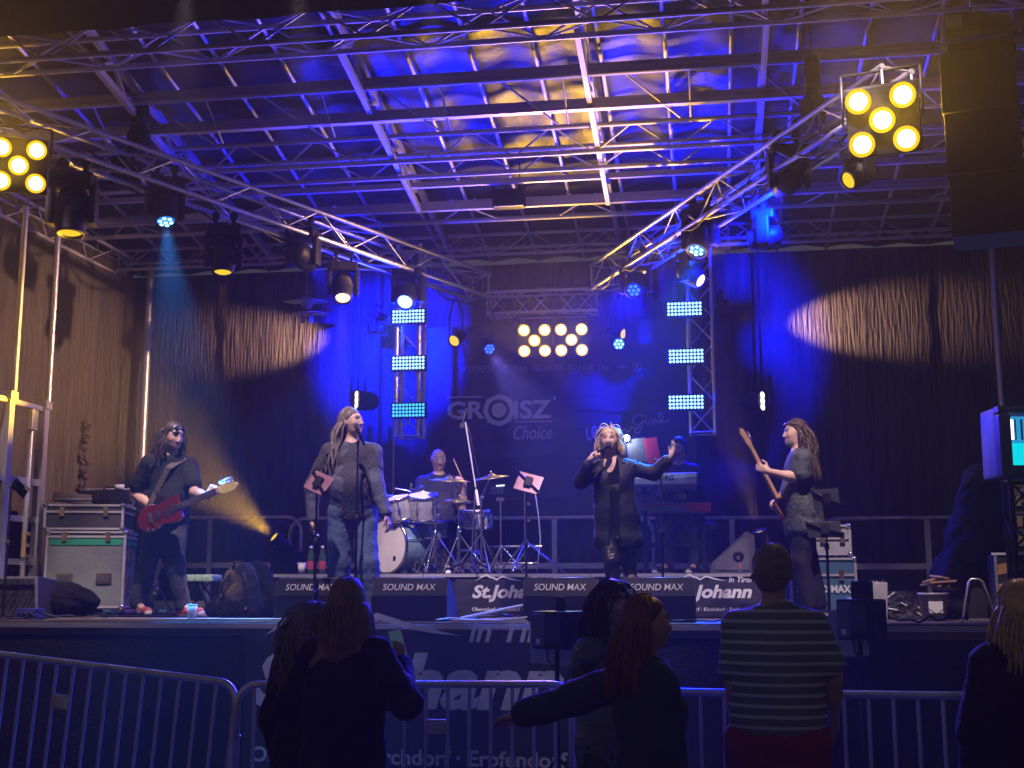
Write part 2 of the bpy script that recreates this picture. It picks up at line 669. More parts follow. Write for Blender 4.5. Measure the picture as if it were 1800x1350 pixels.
# faint printed cymbals
for (px, py, rx, rz, rot) in ((895, 792, .62, .085, 0.02), (1070, 712, .55, .08, -0.05), (1010, 742, .7, .07, 0.06), (905, 862, .8, .12, 0.0), (1100, 850, .5, .1, 0.1)):
    flat('printed_cymbal', [(rx * math.cos(2 * math.pi * k / 40), rz * math.sin(2 * math.pi * k / 40) + rot * rx * math.cos(2 * math.pi * k / 40)) for k in range(40)],
         [tuple(range(40))], PRINT_FAINT, bn, on_banner(px, py, -0.0025))


def tourist_banner(name, label, px0, px1, py0, py1, Y, ox, oy, u, bw):
    """banner with a mountain line, St.Johann, in Tirol, and the three villages; u metres for the whole line"""
    lo, hi = PY(px0, py1, Y), PY(px1, py0, Y)
    t = thing(name, label, 'banner', (lo.x, Y, lo.z))
    b = MB()
    b.box(((hi.x - lo.x) / 2, 0.0, (hi.z - lo.z) / 2), (hi.x - lo.x, 0.006, hi.z - lo.z))
    b.build('banner_sheet', BANNER_BLACK, t)
    o = PY(ox, oy, Y) - Vector((lo.x, Y, lo.z))

    def f(x, z):
        return wall_frame((o.x + x * u, -0.0045, o.z + z * u))
    WH = M('print_white', (0.66, 0.67, 0.74), 0.6, 0, 0.1) if name == 'riser_banner' else M('print_light_tinted', (0.46, 0.49, 0.62), 0.6, 0, 0.2)  # skirt print darker and bluer: the dim blue light is put into its colour
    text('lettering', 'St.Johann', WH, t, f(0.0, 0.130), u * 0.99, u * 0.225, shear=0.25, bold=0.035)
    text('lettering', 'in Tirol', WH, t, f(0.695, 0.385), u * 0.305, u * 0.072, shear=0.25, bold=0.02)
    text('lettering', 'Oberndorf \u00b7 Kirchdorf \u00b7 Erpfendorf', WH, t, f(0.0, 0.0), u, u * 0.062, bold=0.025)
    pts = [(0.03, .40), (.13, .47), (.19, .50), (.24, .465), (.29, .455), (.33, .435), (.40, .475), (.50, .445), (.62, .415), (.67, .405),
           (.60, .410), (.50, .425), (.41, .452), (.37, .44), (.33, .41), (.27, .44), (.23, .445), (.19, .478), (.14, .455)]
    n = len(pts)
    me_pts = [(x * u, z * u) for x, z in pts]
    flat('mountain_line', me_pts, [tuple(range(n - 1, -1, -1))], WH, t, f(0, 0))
    return t


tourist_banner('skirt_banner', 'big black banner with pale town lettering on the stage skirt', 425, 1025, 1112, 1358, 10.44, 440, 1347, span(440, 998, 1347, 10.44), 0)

# drum riser
xr0, xr1 = PY(462, 1050, Y_RISER).x, PY(1345, 1050, Y_RISER).x
rs = thing('drum_riser', 'low black carpeted riser under the drums and keyboards', 'riser', (xr0, Y_RISER, Z_DECK))
b = MB()
b.box(((xr1 - xr0) / 2, 1.3, (Z_RISER - Z_DECK) - 0.02), (xr1 - xr0, 2.6, 0.04), bevel=0.006)
b.build('riser_top', M('riser_carpet', (0.05, 0.045, 0.045), 0.8, 0, 0.3, 10, .3, 60), rs)
b = MB()
b.box(((xr1 - xr0) / 2, 1.3, (Z_RISER - Z_DECK - 0.045) / 2 + .001), (xr1 - xr0 - 0.02, 2.58, Z_RISER - Z_DECK - 0.046))
b.build('riser_skirt', SKIRT, rs)
for i in range(3):
    w = (xr1 - xr0) / 3
    bar('edge_profile', (i * w + .004, -0.01, Z_RISER - Z_DECK - 0.02), ((i + 1) * w - .004, -0.01, Z_RISER - Z_DECK - 0.02), 0.016, 0.03, ALU_DULL, rs)
tourist_banner('riser_banner', 'small town banner with a mountain line on the riser between the second and third monitors', 800, 975, 1018, 1084, Y_RISER - 0.03, 830, 1076, span(830, 962, 1076, Y_RISER), 0)
tourist_banner('riser_banner', 'small town banner with a mountain line on the riser beside the fourth monitor', 1160, 1336, 1018, 1084, Y_RISER - 0.03, 1188, 1076, span(1188, 1324, 1076, Y_RISER), 0)

# ------------------------------------------------------------------ roof
TARP = M('roof_tarp', (0.040, 0.040, 0.046), 0.42, 0, 0.3, 1.5, 0.18, 3.0, 0.5)
nx, ny = 220, 120
gx, gy = np.meshgrid(np.linspace(-9.5, 5.6, nx), np.linspace(9.4, 16.1, ny))
pt = np.stack([gx.ravel(), gy.ravel() * 2.2, np.zeros(gx.size)], 1)
gz = 7.05 - 0.165 * (gy.ravel() - 9.6) + 0.05 - 0.035 * np.abs(np.sin(gx.ravel() * math.pi / 0.62)) ** 2 + 0.016 * noise_sin(pt * [.5, 1, 1], 4.0, 31) + 0.008 * noise_sin(pt * [.4, 1.6, 1], 9.0, 33)
idx = np.arange(nx * ny).reshape(ny, nx)
q = np.stack([idx[:-1, :-1], idx[1:, :-1], idx[1:, 1:], idx[:-1, 1:]], -1).reshape(-1, 4)
b = MB()
b.add(np.stack([gx.ravel(), gy.ravel(), gz], 1).tolist(), q.tolist(), 0, True)
roof = tag(b.build('stage_roof', TARP), 'dark wrinkled tarpaulin roof over the stage', 'roof')
ALU_R = M('roof_aluminium', (0.58, 0.57, 0.62), 0.48, 0.35, 0.25, 4.0, 0.08, 25)
# thin joists running to the back
for i in range(24):
    x = -9.0 + i * 0.62
    rod('joist', (x, 9.45, roof_z(9.45) - 0.05), (x, 15.95, roof_z(15.95) - 0.05), 0.022, ALU_R, roof, 8)


def truss(name, label, p0, p1, size, chords, seg, mat, r=0.025, rb=0.010, up=(0, 0, 1), group=None, cat='truss', ladder=False):
    p0, p1 = Vector(p0), Vector(p1)
    t = thing(name, label, cat, p0, group)
    d = p1 - p0
    L = d.length
    z = d.normalized()
    u = Vector(up)
    x = u.cross(z)
    if x.length < 1e-3:
        x = Vector((1, 0, 0))
    x.normalize()
    y = z.cross(x)
    h = size / 2
    if chords == 4:
        cs = [(-h, -h), (h, -h), (h, h), (-h, h)]
        faces = [(0, 1), (1, 2), (2, 3), (3, 0)]
    elif chords == 3:
        cs = [(-h, h), (h, h), (0, -h)]
        faces = [(0, 1), (1, 2), (2, 0)]
    else:
        cs = [(0, -h), (0, h)]
        faces = [(0, 1)]

    def at(c, s):
        return x * c[0] + y * c[1] + z * s
    for c in cs:
        rod('chord', at(c, 0), at(c, L), r, mat, t)
    n = max(2, round(L / seg))
    for fi, (a, c) in enumerate(faces):
        for k in range(n):
            s0, s1 = L * k / n, L * (k + 1) / n
            a_, c_ = (a, c) if (k + fi) % 2 == 0 else (c, a)
            rod('brace', at(cs[a_], s0 + .02), at(cs[c_], s1 - .02), rb, mat, t, 6)
        for s in (0.015, L - 0.015):
            rod('end_brace', at(cs[a], s), at(cs[c], s), rb * 1.2, mat, t, 6)
    return t


def lateral(px, py, off):
    p = PR(px, py, off)
    return p.y, p.z


# front truss across the roof edge
y, z = lateral(900, 30, 0.42)
truss('front_truss', 'round tube truss crossing the picture nearest the roof edge', (XL - .6, y, z), (XR + .8, y, z), 0.29, 4, 0.5, ALU_R, 0.026, 0.011)
FRONT_TRUSS = (y, z)
# flat box beam with a tube under it
y, z = lateral(900, 134, 0.22)
t = thing('roof_beam', 'paired flat beam and tube behind the front truss', 'roof beam', (XL - .6, y, z))
bar('box_beam', (0, 0, 0.03), (13.6, 0, 0.03), 0.05, 0.08, ALU_R, t)
rod('tube', (0, -0.06, -0.05), (13.6, -0.06, -0.05), 0.03, ALU_R, t)
for i in range(22):
    rod('brace', (0.4 + i * .6, -0.03, -0.06), (0.4 + i * .6 + (0.5 if i % 2 else -0.0), 0.45, -0.34), 0.011, ALU_R, t, 6)
# wide flat beam
y, z = lateral(900, 192, 0.36)
t = thing('roof_beam', 'wide flat grey beam third from the roof edge', 'roof beam', (XL - .4, y, z))
bar('box_beam', (0, 0, 0), (13.2, 0, 0), 0.06, 0.115, ALU_R, t)
bar('flange', (0, -0.045, -0.062), (13.2, -0.045, -0.062), 0.05, 0.012, ALU_R, t)
# planar trusses
for (yp, off, sz, lab) in ((251, .34, 0.30, 'roof ladder truss just behind the wide flat beam'), (283, .36, 0.26, 'roof ladder truss in the middle of the roof')):
    y, z = lateral(900, yp, off)
    truss('roof_truss', lab, (XL - .4, y, z), (XR + .4, y, z), sz, 2, 0.42, ALU_R, 0.026, 0.011, up=(0, -.75, .66))
y, z = lateral(900, 318, 0.30)
t = thing('roof_beam', 'thin flat beam behind the middle ladder truss', 'roof beam', (XL - .2, y, z))
bar('box_beam', (0, 0, 0), (12.9, 0, 0), 0.05, 0.06, ALU_R, t)
y, z = lateral(900, 357, 0.32)
t = thing('roof_beam', 'flat beam meeting the lower ends of the rafters', 'roof beam', (XL - .2, y, z))
bar('box_beam', (0, 0, 0), (12.9, 0, 0), 0.06, 0.11, ALU_R, t)
YZ_LAST = (y, z)
y, z = lateral(900, 384, 0.30)
t = thing('roof_beam', 'single round roof tube behind the rafters', 'roof beam', (XL - .2, y, z))
rod('tube', (0, 0, 0), (12.9, 0, 0), 0.032, ALU_R, t)
for i in range(18):
    rod('brace', (0.5 + i * .7, 0, 0), (0.5 + i * .7 + (.5 if i % 2 else -.5), -0.5, 0.10), 0.010, ALU_R, t, 6)
y, z = lateral(900, 428, 0.16)
truss('roof_truss', 'rearmost ladder truss under the low end of the roof', (XL - .2, y, z), (XR + .2, y, z), 0.26, 2, 0.42, ALU_R, 0.024, 0.010)

# rafters: sloping beams with a hanging lower chord
for i, (pa, pb, lab) in enumerate((((165, 118), (330, 300), 'sloping rafter above the moving light with a cyan beam'),
                                  ((570, 80), (757, 367), 'sloping rafter left of the yellow lit roof patch'),
                                  ((985, 52), (1092, 352), 'sloping rafter right of the yellow lit roof patch'))):
    A, B = PR(*pa, 0.34), PR(*pb, 0.34)
    x = (A.x + B.x) / 2 if i else (A.x * .5 + B.x * .5)
    x = [-5.75, -3.35, -1.15][i] if False else x
    ya, yb = min(A.y, B.y), max(A.y, B.y)
    t = thing('rafter', lab, 'rafter', (x, ya, roof_z(ya)), 'roof rafters')
    z0 = 0.0

    def rz(yy, off):
        return roof_z(yy) - roof_z(ya) - off
    bar('upper_chord', (0, -0.6, rz(ya - .6, .10)), (0, 15.6 - ya, rz(15.6, .10)), 0.05, 0.09, ALU_R, t)
    bar('lower_chord', (0, 0.0, rz(ya, .36)), (0, yb - ya, rz(yb, .36)), 0.05, 0.07, ALU_R, t)
    for k in range(7):
        y0 = (yb - ya) * k / 7
        y1 = (yb - ya) * (k + 1) / 7
        if k % 2:
            bar('strut', (0, y0, rz(ya + y0, .12)), (0, y1, rz(ya + y1, .34)), 0.035, 0.04, ALU_R, t)
        else:
            bar('strut', (0, y0, rz(ya + y0, .34)), (0, y1, rz(ya + y1, .12)), 0.035, 0.04, ALU_R, t)
# right side upright roof beam
for (px, lab) in ((1365, 'sloping rafter above the blue moving light beside the yellow blinder'),):
    A = PR(px, 60, .3)
    t = thing('rafter', lab, 'rafter', (A.x - .1, 9.9, roof_z(9.9)), 'roof rafters')
    bar('upper_chord', (0, -.3, .03 - .1), (0, 5.7, roof_z(15.6) - roof_z(9.9) - .1), 0.05, 0.09, ALU_R, t)
    bar('lower_chord', (0, .6, roof_z(10.5) - roof_z(9.9) - .36), (0, 5.4, roof_z(15.3) - roof_z(9.9) - .3), 0.05, 0.07, ALU_R, t)
    for k in range(8):
        bar('strut', (0, .6 + k * .6, roof_z(10.5 + k * .6) - roof_z(9.9) - (.34 if k % 2 else .12)), (0, 1.2 + k * .6, roof_z(11.1 + k * .6) - roof_z(9.9) - (.12 if k % 2 else .34)), 0.035, 0.04, ALU_R, t)

# black fascia along the roof edge
b = MB()
zb0 = PY(450, 34, 9.45).z
gx, gz = np.meshgrid(np.linspace(-10, 6, 160), np.linspace(zb0, zb0 + 1.4, 20))
gy = 9.42 + 0.02 * noise_sin(np.stack([gx.ravel(), gz.ravel(), gz.ravel() * 0], 1), 6, 40)
gz2 = gz.ravel() + 0.02 * noise_sin(np.stack([gx.ravel() * 2, gz.ravel() * 0, gz.ravel() * 0], 1), 4, 41)
idx = np.arange(160 * 20).reshape(20, 160)
q = np.stack([idx[:-1, :-1], idx[:-1, 1:], idx[1:, 1:], idx[1:, :-1]], -1).reshape(-1, 4)
b.add(np.stack([gx.ravel(), gy, gz2], 1).tolist(), q.tolist(), 0, True)
tag(b.build('roof_fascia', SKIRT), 'black cloth fascia hanging along the front roof edge', 'fascia')

# ------------------------------------------------------------------ V shaped lighting trusses, rear truss, back truss
VL0, VL1 = PY(0, 208, 9.9), PY(846, 505, 15.0)
VL0 = VL0 + (VL0 - VL1).normalized() * 0.5
VR0, VR1 = PY(1580, 150, 9.9), PY(1058, 490, 14.8)
truss('lighting_truss', 'diagonal aluminium truss carrying the cyan and yellow moving lights', VL0, VL1, 0.29, 4, 0.45, ALU, 0.025, 0.010)
truss('lighting_truss', 'diagonal aluminium truss beside the black hanging loudspeaker', VR0, VR1, 0.29, 4, 0.45, ALU, 0.025, 0.010)
ra, rb_ = PY(858, 537, 15.1), PY(1052, 530, 15.1)
truss('rear_truss', 'short level truss above the double yellow blinder', ra, rb_, 0.27, 4, 0.3, ALU, 0.024, 0.010)
z = PY(265, 458, 15.55).z
truss('back_truss', 'long level truss along the top of the back curtain', (-7.75, 15.5, z + .06), (3.95, 15.5, z + .06), 0.29, 4, 0.45, ALU_R, 0.024, 0.010)
for (px, lab) in ((265, 'round grey pole at the back corner behind the red guitar player'), (1747, 'round grey pole above the glowing cyan box')):
    p = PY(px, 480, 15.42)
    t = thing('back_pole', lab, 'pole', (p.x, 15.42, Z_DECK), 'poles at the back corners')
    rod('tube', (0, 0, 0), (0, 0, z - Z_DECK - 0.02), 0.05, ALU, t, 16)
    b = MB(); b.box((0, 0, .01), (.22, .22, .02)); b.build('foot_plate', ALU_DULL, t)
    b = MB(); b.box((0, 0, z - Z_DECK - .05), (.15, .15, .07), bevel=.01); b.build('top_clamp', ALU_DULL, t)

# side eave truss along the left wall and right wall
truss('eave_truss', 'side eave truss above the lit side curtain', (-7.9, 9.8, 5.95), (-7.75, 15.4, 5.92), 0.25, 3, 0.45, ALU_R, 0.024, 0.010)
truss('eave_truss', 'side eave truss behind the black hanging loudspeaker', (3.95, 9.8, 5.95), (3.85, 15.4, 5.92), 0.25, 3, 0.45, ALU_R, 0.024, 0.010)

# hanging towers that carry the LED panels
Y_TW = 14.3
for (px0, px1, ytop, ybot, lab) in ((697, 742, 470, 770, 'hanging truss tower with LED panels behind the dreadlocked singer'),
                                    (1219, 1253, 440, 764, 'hanging truss tower with LED panels above the keyboard player')):
    pc = PY((px0 + px1) / 2, ybot, Y_TW)
    pt_ = PY((px0 + px1) / 2, ytop, Y_TW)
    truss('light_tower', lab, (pc.x, Y_TW, pc.z), (pc.x, Y_TW, pt_.z + .25), 0.27, 4, 0.33, ALU, 0.025, 0.010)

# ------------------------------------------------------------------ railings at the back
Y_RAIL = 15.05


def railing(pxc, label, w=2.36):
    p = PY(pxc, 910, Y_RAIL)
    zt = p.z - Z_DECK
    t = thing('railing', label, 'railing', (p.x, Y_RAIL, Z_DECK), 'grey railings along the back of the stage')
    b = MB()
    pts = [(-w / 2, 0, .0), (-w / 2, 0, zt - .2)]
    for k in range(7):
        a = math.pi - k * math.pi / 12
        pts.append((-w / 2 + .2 + .2 * math.cos(a), 0, zt - .2 + .2 * math.sin(a)))
    pts2 = [(-q[0], q[1], q[2]) for q in pts[::-1]]
    b.tube(pts + pts2, 0.024, 10)
    b.build('top_rail', ALU, t)
    bar('mid_rail', (-w / 2 + .025, -.0, zt * .49), (w / 2 - .025, 0, zt * .49), 0.025, 0.065, ALU, t)
    bar('post', (0, -.03, 0.0), (0, -.03, zt - .02), 0.03, 0.06, ALU, t, up=(1, 0, 0))
    bar('toe_board', (-w / 2 + .03, 0, .07), (w / 2 - .03, 0, .07), 0.02, 0.12, ALU_DULL, t)
    return t


railing(372, 'grey railing behind the red guitar player')
railing(672, 'grey railing behind the drum kit')
railing(975, 'grey railing behind the singing woman')
railing(1286, 'grey railing behind the keyboard stool')
railing(1628, 'grey railing beside the draped black cloth')

# ------------------------------------------------------------------ steel frame at the side of the stage
XS = -7.15
A0, A1 = PX(16, 700, XS), PX(78, 700, XS)
zt = A0.z - Z_DECK
t = thing('scaffold', 'grey steel ladder frame at the side of the stage behind the small lectern', 'steel frame', (XS, A0.y, Z_DECK))
dy = A1.y - A0.y
for k, yy in enumerate((0, dy)):
    bar('post', (0, yy, 0), (0, yy, zt), 0.09, 0.09, ALU, t, up=(0, 1, 0))
    rod('upper_post', (0.03, yy + .03, zt), (0.03, yy + .03, 4.3), 0.032, ALU, t)
    bar('bracket', (0, yy, zt - .02), (0, yy, zt + .07), 0.13, 0.13, ALU_DULL, t, up=(0, 1, 0))
rod('inner_post', (.03, dy - .28, 0), (.03, dy - .28, zt - .06), 0.03, ALU, t)
for (zz, hh) in ((zt - .02, .05), (zt * .63, .07), (zt * .45, .06), (zt * .25, .06)):
    bar('cross_bar', (0.0, -2.2, zz), (0.0, dy, zz), 0.04, hh, ALU, t)
b = MB(); b.box((0.06, dy * .55, zt - .18), (.06, .12, .22), bevel=.01); b.build('junction_box', ALU_DULL, t)
b = MB(); b.box((0.055, dy * .58, zt * .33), (.04, .10, .26), bevel=.006)
b.build('socket_box', M('beige_socket', (.5, .36, .16), .5), t)
for k in range(2):
    b = MB(); b.box((0.08, dy * .58, zt * .33 - .06 + .12 * k), (.02, .05, .07), bevel=.004); b.build('socket', BLACK, t)

for (px, lab) in ((408, 'vertical stitched seam of the back curtain behind the amber beam'), (1606, 'vertical stitched seam of the back curtain near the corner pole')):
    p = PY(px, 600, Y_BACK - .06)
    b = MB()
    pts = [(p.x + .004 * math.sin(k * .9), Y_BACK - .05 + .004 * math.sin(k * 1.7), Z_CT - .1 - k * .17) for k in range(22)]
    b.tube(pts, [.009 + .003 * math.sin(k * 2.1) for k in range(22)], 6)
    tag(b.build('curtain_seam', CURTAIN), lab, 'seam')
for (A, B, sd, lab) in ((VL0, VL1, 3, 'black power cable sagging along the diagonal truss with the cyan light'), (VL0, VL1, 5, 'second black cable looped along the diagonal truss with the cyan light'),
                        (VR0, VR1, 7, 'black power cable sagging along the diagonal truss by the loudspeaker'), (VR0, VR1, 9, 'second black cable looped along the diagonal truss by the loudspeaker')):
    g = np.random.default_rng(sd)
    pts = []
    n = 46
    nn = Vector((-(B - A).y, (B - A).x, 0)).normalized()
    for k in range(n):
        q = A.lerp(B, k / (n - 1))
        sag = .10 * abs(math.sin(k * .55 + sd)) + .05 * g.random()
        pts.append(q + Vector((0, 0, -.10 - sag + (.10 if sd % 4 == 1 else 0))) + nn * (.14 * (1 if sd % 4 == 3 else -1) + .04 * g.random()))
    b = MB()
    b.tube(pts, .011, 6)
    tag(b.build('truss_cable', CABLE), lab, 'cable')

# ================================================================== lamps and their light
BLUE = (0.0, 0.006, 1.0)
CYAN = (0.03, 0.28, 1.0)
AMBER = (1.0, 0.52, 0.03)
WARM = (1.0, 0.55, 0.33)
PINKW = (1.0, 0.74, 0.78)

LENS_Y = EM('lens_yellow', (1.0, 0.62, 0.02), 1.1)
LENS_B = EM('lens_blue', (0.0, 0.03, 1.0), 0.9)
LENS_BD = EM('led_cell_blue', (0.05, 0.2, 1.0), 2.0)
LENS_C = EM('lens_cyan', (0.02, 0.28, 0.95), 0.9)
LENS_CD = EM('led_cell_cyan', (0.35, 0.8, 1.0), 3.0)
LENS_W = EM('lens_warm', (1.0, 0.66, 0.42), 2.2)
LENS_WW = EM('lens_cool_white', (0.35, 0.62, 1.0), 2.5)
BULB = EM('bulb_yellow', (1.0, 0.80, 0.30), 30.0)
LED_W = EM('led_white_blue', (0.30, 0.62, 1.0), 2.6)
LED_T = EM('led_turquoise', (0.06, 0.50, 0.95), 1.7)
GLASS_DARK = M('dark_lens', (0.02, 0.02, 0.022), 0.08, 0, 0.1)


def lens_disc(name, mat, parent, mtx, r, dome=0.3):
    b = MB()
    prof = [(r, 0), (r * .8, r * dome * .36), (r * .5, r * dome * .75), (r * .2, r * dome * .96), (0, r * dome)]
    b.lathe(prof, 20)
    o = b.build(name, mat, parent)
    o.matrix_local = mtx
    return o


def moving_head(label, top, aim, lens, size=1.0, cells=None, light=None, clamp_h=0.12, yoke_az=None):
    """hung under top: clamp, base, yoke arms, tilting head with a front lens; aim is the beam direction"""
    s = size
    top = Vector(top)
    t = thing('moving_light', label, 'stage light', top, 'moving lights on the trusses')
    aim = Vector(aim).normalized()
    az = math.atan2(aim.y, aim.x) + math.pi / 2 if yoke_az is None else yoke_az
    rz = Matrix.Rotation(az, 3, 'Z')
    for sx in (-1, 1):
        b = MB()
        b.box(rz @ Vector((sx * .09 * s, 0, clamp_h * .5)), (.035 * s, .06 * s, clamp_h), rz, bevel=.008)
        b.tube([rz @ Vector((sx * .09 * s, -.03 * s, clamp_h)), rz @ Vector((sx * .09 * s, .03 * s, clamp_h))], .04 * s, 10)
        b.build('clamp', BLACK, t)
    b = MB()
    b.box(rz @ Vector((0, 0, -.055 * s)), (.34 * s, .26 * s, .11 * s), rz, bevel=.025 * s)
    base = b.build('base', BLACK, t)
    b = MB()
    b.box(rz @ Vector((0, -.135 * s, -.055 * s)), (.12 * s, .012, .05 * s), rz)
    b.build('display', GLASS_DARK, base)
    for sx in (-1, 1):
        b = MB()
        b.box(rz @ Vector((sx * .165 * s, 0, -.24 * s)), (.055 * s, .15 * s, .34 * s), rz, bevel=.022 * s)
        b.build('yoke_arm', BLACK, t)
    hc = Vector((0, 0, -.30 * s))
    m = frame(hc, aim)
    b = MB()
    b.lathe([(0, -.20 * s), (.07 * s, -.20 * s), (.105 * s, -.17 * s), (.125 * s, -.08 * s), (.13 * s, .02 * s), (.125 * s, .10 * s), (.11 * s, .175 * s), (.112 * s, .19 * s), (.097 * s, .195 * s), (.09 * s, .17 * s), (0, .168 * s)], 20, m)
    head = b.build('head', BLACK, t)
    b = MB()
    for k in range(4):
        b.lathe([(.1285 * s, -.07 * s + k * .03 * s), (.135 * s, -.062 * s + k * .03 * s), (.1285 * s, -.055 * s + k * .03 * s)], 20, m)
    b.build('cooling_fins', BLACK_RUBBER, head)
    lens_disc('lens', lens, head, m @ Matrix.Translation((0, 0, .172 * s)), .088 * s)
    if cells:
        for k in range(7):
            a = k * math.pi / 3
            rr = 0 if k == 6 else .055 * s
            lens_disc('led_cell', cells, head, m @ Matrix.Translation((rr * math.cos(a), rr * math.sin(a), .190 * s if k < 6 else .200 * s)), .021 * s, .6)
    if light:
        col, power, ang, bl = light
        lamp('beam', 'SPOT', hc + aim * (.235 * s), aim, col, power, t, ang, bl, .05 * s)
    return t


def below(px, py, Y, top=0.3):
    """mount point so that the head sits at the pixel on plane Y"""
    p = PY(px, py, Y)
    return p + Vector((0, 0, top))


def v_depth(px, left=True):
    """Y of the V truss at that column"""
    a, c = (VL0, VL1) if left else (VR0, VR1)
    d = ray(px, 400)
    # intersect the vertical plane through the truss
    n = Vector((-(c - a).y, (c - a).x, 0))
    tt = (a - EYE).dot(n) / d.dot(n)
    return (EYE + d * tt).y


def toward(p, q):
    return (Vector(q) - Vector(p)).normalized()


# ---- left V truss
Y1 = v_depth(128)
moving_head('big black moving light with a yellow lens beside the five lamp blinder', below(127, 368, Y1, .33), (0.03, -.12, -1), LENS_Y, 1.18)
Y1 = v_depth(290)
moving_head('moving light throwing the bright cyan beam', below(289, 366, Y1, .30), (.26, -.32, -.9), LENS_C, .98, LENS_CD, (CYAN, 7500, 28, .6))
Y1 = v_depth(392)
moving_head('moving light with a yellow lens and thin amber beam next to the cyan beam', below(393, 450, Y1, .30), (.06, -.16, -1), LENS_Y, 1.0, None, (AMBER, 2200, 12, .5))
Y1 = v_depth(533)
moving_head('moving light with a blue lens and wide blue beam', below(532, 452, Y1, .30), toward(PY(532, 452, Y1), PY(690, 620, 15.7)), LENS_B, .98, LENS_BD, (BLUE, 17000, 50, 1.0))
Y1 = v_depth(600)
moving_head('moving light with an orange white lens above the dreadlocked singer', below(603, 512, Y1, .32), (.15, -.5, -.85), LENS_W, .92, None, (WARM, 1800, 14, .6))
Y1 = v_depth(717)
moving_head('moving light with a cool white lens above an LED panel', below(717, 515, Y1, .28), toward(PY(717, 515, Y1), (-3.5, 11.0, 2.4)), LENS_WW, 1.0, LENS_CD, ((.05, .12, 1.0), 3500, 40, .6))
# ---- right V truss
Y1 = v_depth(1500, False)
moving_head('moving light with a small yellow lens under the five lamp blinder by the loudspeaker', below(1512, 318, Y1 + .2, .30), (-.75, -.45, -.5), LENS_Y, .8)
Y1 = v_depth(1385, False)
moving_head('moving light with a deep blue lens below the right diagonal truss', below(1385, 318, Y1, .32), toward(PY(1385, 318, Y1), PY(1225, 610, 15.7)), LENS_B, 1.0, LENS_BD, (BLUE, 17000, 48, 1.0))
Y1 = v_depth(1345, False)
moving_head('tilted black moving light with a small yellow lens beside the blue one', below(1345, 425, Y1 + .6, .30), toward(PY(1345, 425, Y1 + .6), (-7.8, 13.9, 4.0)), LENS_Y, .85, None, (WARM, 4300, 34, .9))
Y1 = v_depth(1232, False)
moving_head('moving light with a pale cyan lens above the keyboard player', below(1232, 425, Y1, .34), toward(PY(1232, 425, Y1), (-.9, 11.0, 2.2)), LENS_C, 1.0, LENS_CD, (CYAN, 2500, 40, .6))
Y1 = v_depth(1118, False)
moving_head('blue moving light at the rear end of the right diagonal truss', below(1118, 502, Y1, .30), toward(PY(1118, 502, Y1), (-1.6, 7.6, .5)), LENS_B, .95, LENS_BD, (BLUE, 6500, 60, .8))
Y1 = v_depth(1205, False)
moving_head('hanging moving light with a narrow pinkish lens above an LED panel', below(1215, 500, Y1 + .3, .34), (.72, -.45, -.55), LENS_W, .8)


def par(label, pos, aim, lens, r=0.085, light=None, yoke=0.25, cells=None, mat=BLACK):
    """small round lamp in a bracket"""
    pos = Vector(pos)
    t = thing('par_lamp', label, 'stage light', pos, 'small round lamps')
    m = frame((0, 0, 0), aim)
    b = MB()
    b.lathe([(0, -.22), (r * .6, -.22), (r * .8, -.18), (r * .95, -.04), (r * 1.08, .04), (r * 1.12, .06), (r * .98, .062), (r * .95, .03), (0, .028)], 20, m)
    body = b.build('housing', mat, t)
    lens_disc('lens', lens, body, m @ Matrix.Translation((0, 0, .032)), r * .93, .2)
    if cells:
        for k in range(7):
            a = k * math.pi / 3
            rr = 0 if k == 6 else r * .6
            lens_disc('led_cell', cells, body, m @ Matrix.Translation((rr * math.cos(a), rr * math.sin(a), .044)), r * .2, .6)
    b = MB()
    up = 1 if yoke > 0 else -1
    w = r * 1.25
    x = m.to_3x3() @ Vector((1, 0, 0))
    b.tube([x * w, x * w + Vector((0, 0, yoke * .6)), x * w * .3 + Vector((0, 0, yoke)), -x * w * .3 + Vector((0, 0, yoke)), -x * w + Vector((0, 0, yoke * .6)), -x * w], .010, 6)
    b.build('bracket', mat, t)
    if light:
        col, power, ang, bl = light
        lamp('beam', 'SPOT', Vector(aim).normalized() * .10, aim, col, power, t, ang, bl, .05)
    return t


par('small yellow lamp hanging at the end of the left diagonal truss', PY(801, 597, 14.8), (-.25, -.75, -.45), LENS_Y, .075, None, .5)
par('small blue lamp left of the double yellow blinder', PY(859, 611, 14.9), (.35, -.7, -.5), LENS_B, .075, (( .22, .16, 1.0), 5000, 22, .6), .5, LENS_BD)
par('pale blue lamp right of the double yellow blinder', PY(1087, 604, 14.9), (.2, -.85, -.3), LENS_C, .075, None, .5, LENS_CD)
par('thin yellow lamp just above the pale blue lamp', PY(1091, 586, 15.15), (.75, -.55, -.3), LENS_Y, .07, None, .5)

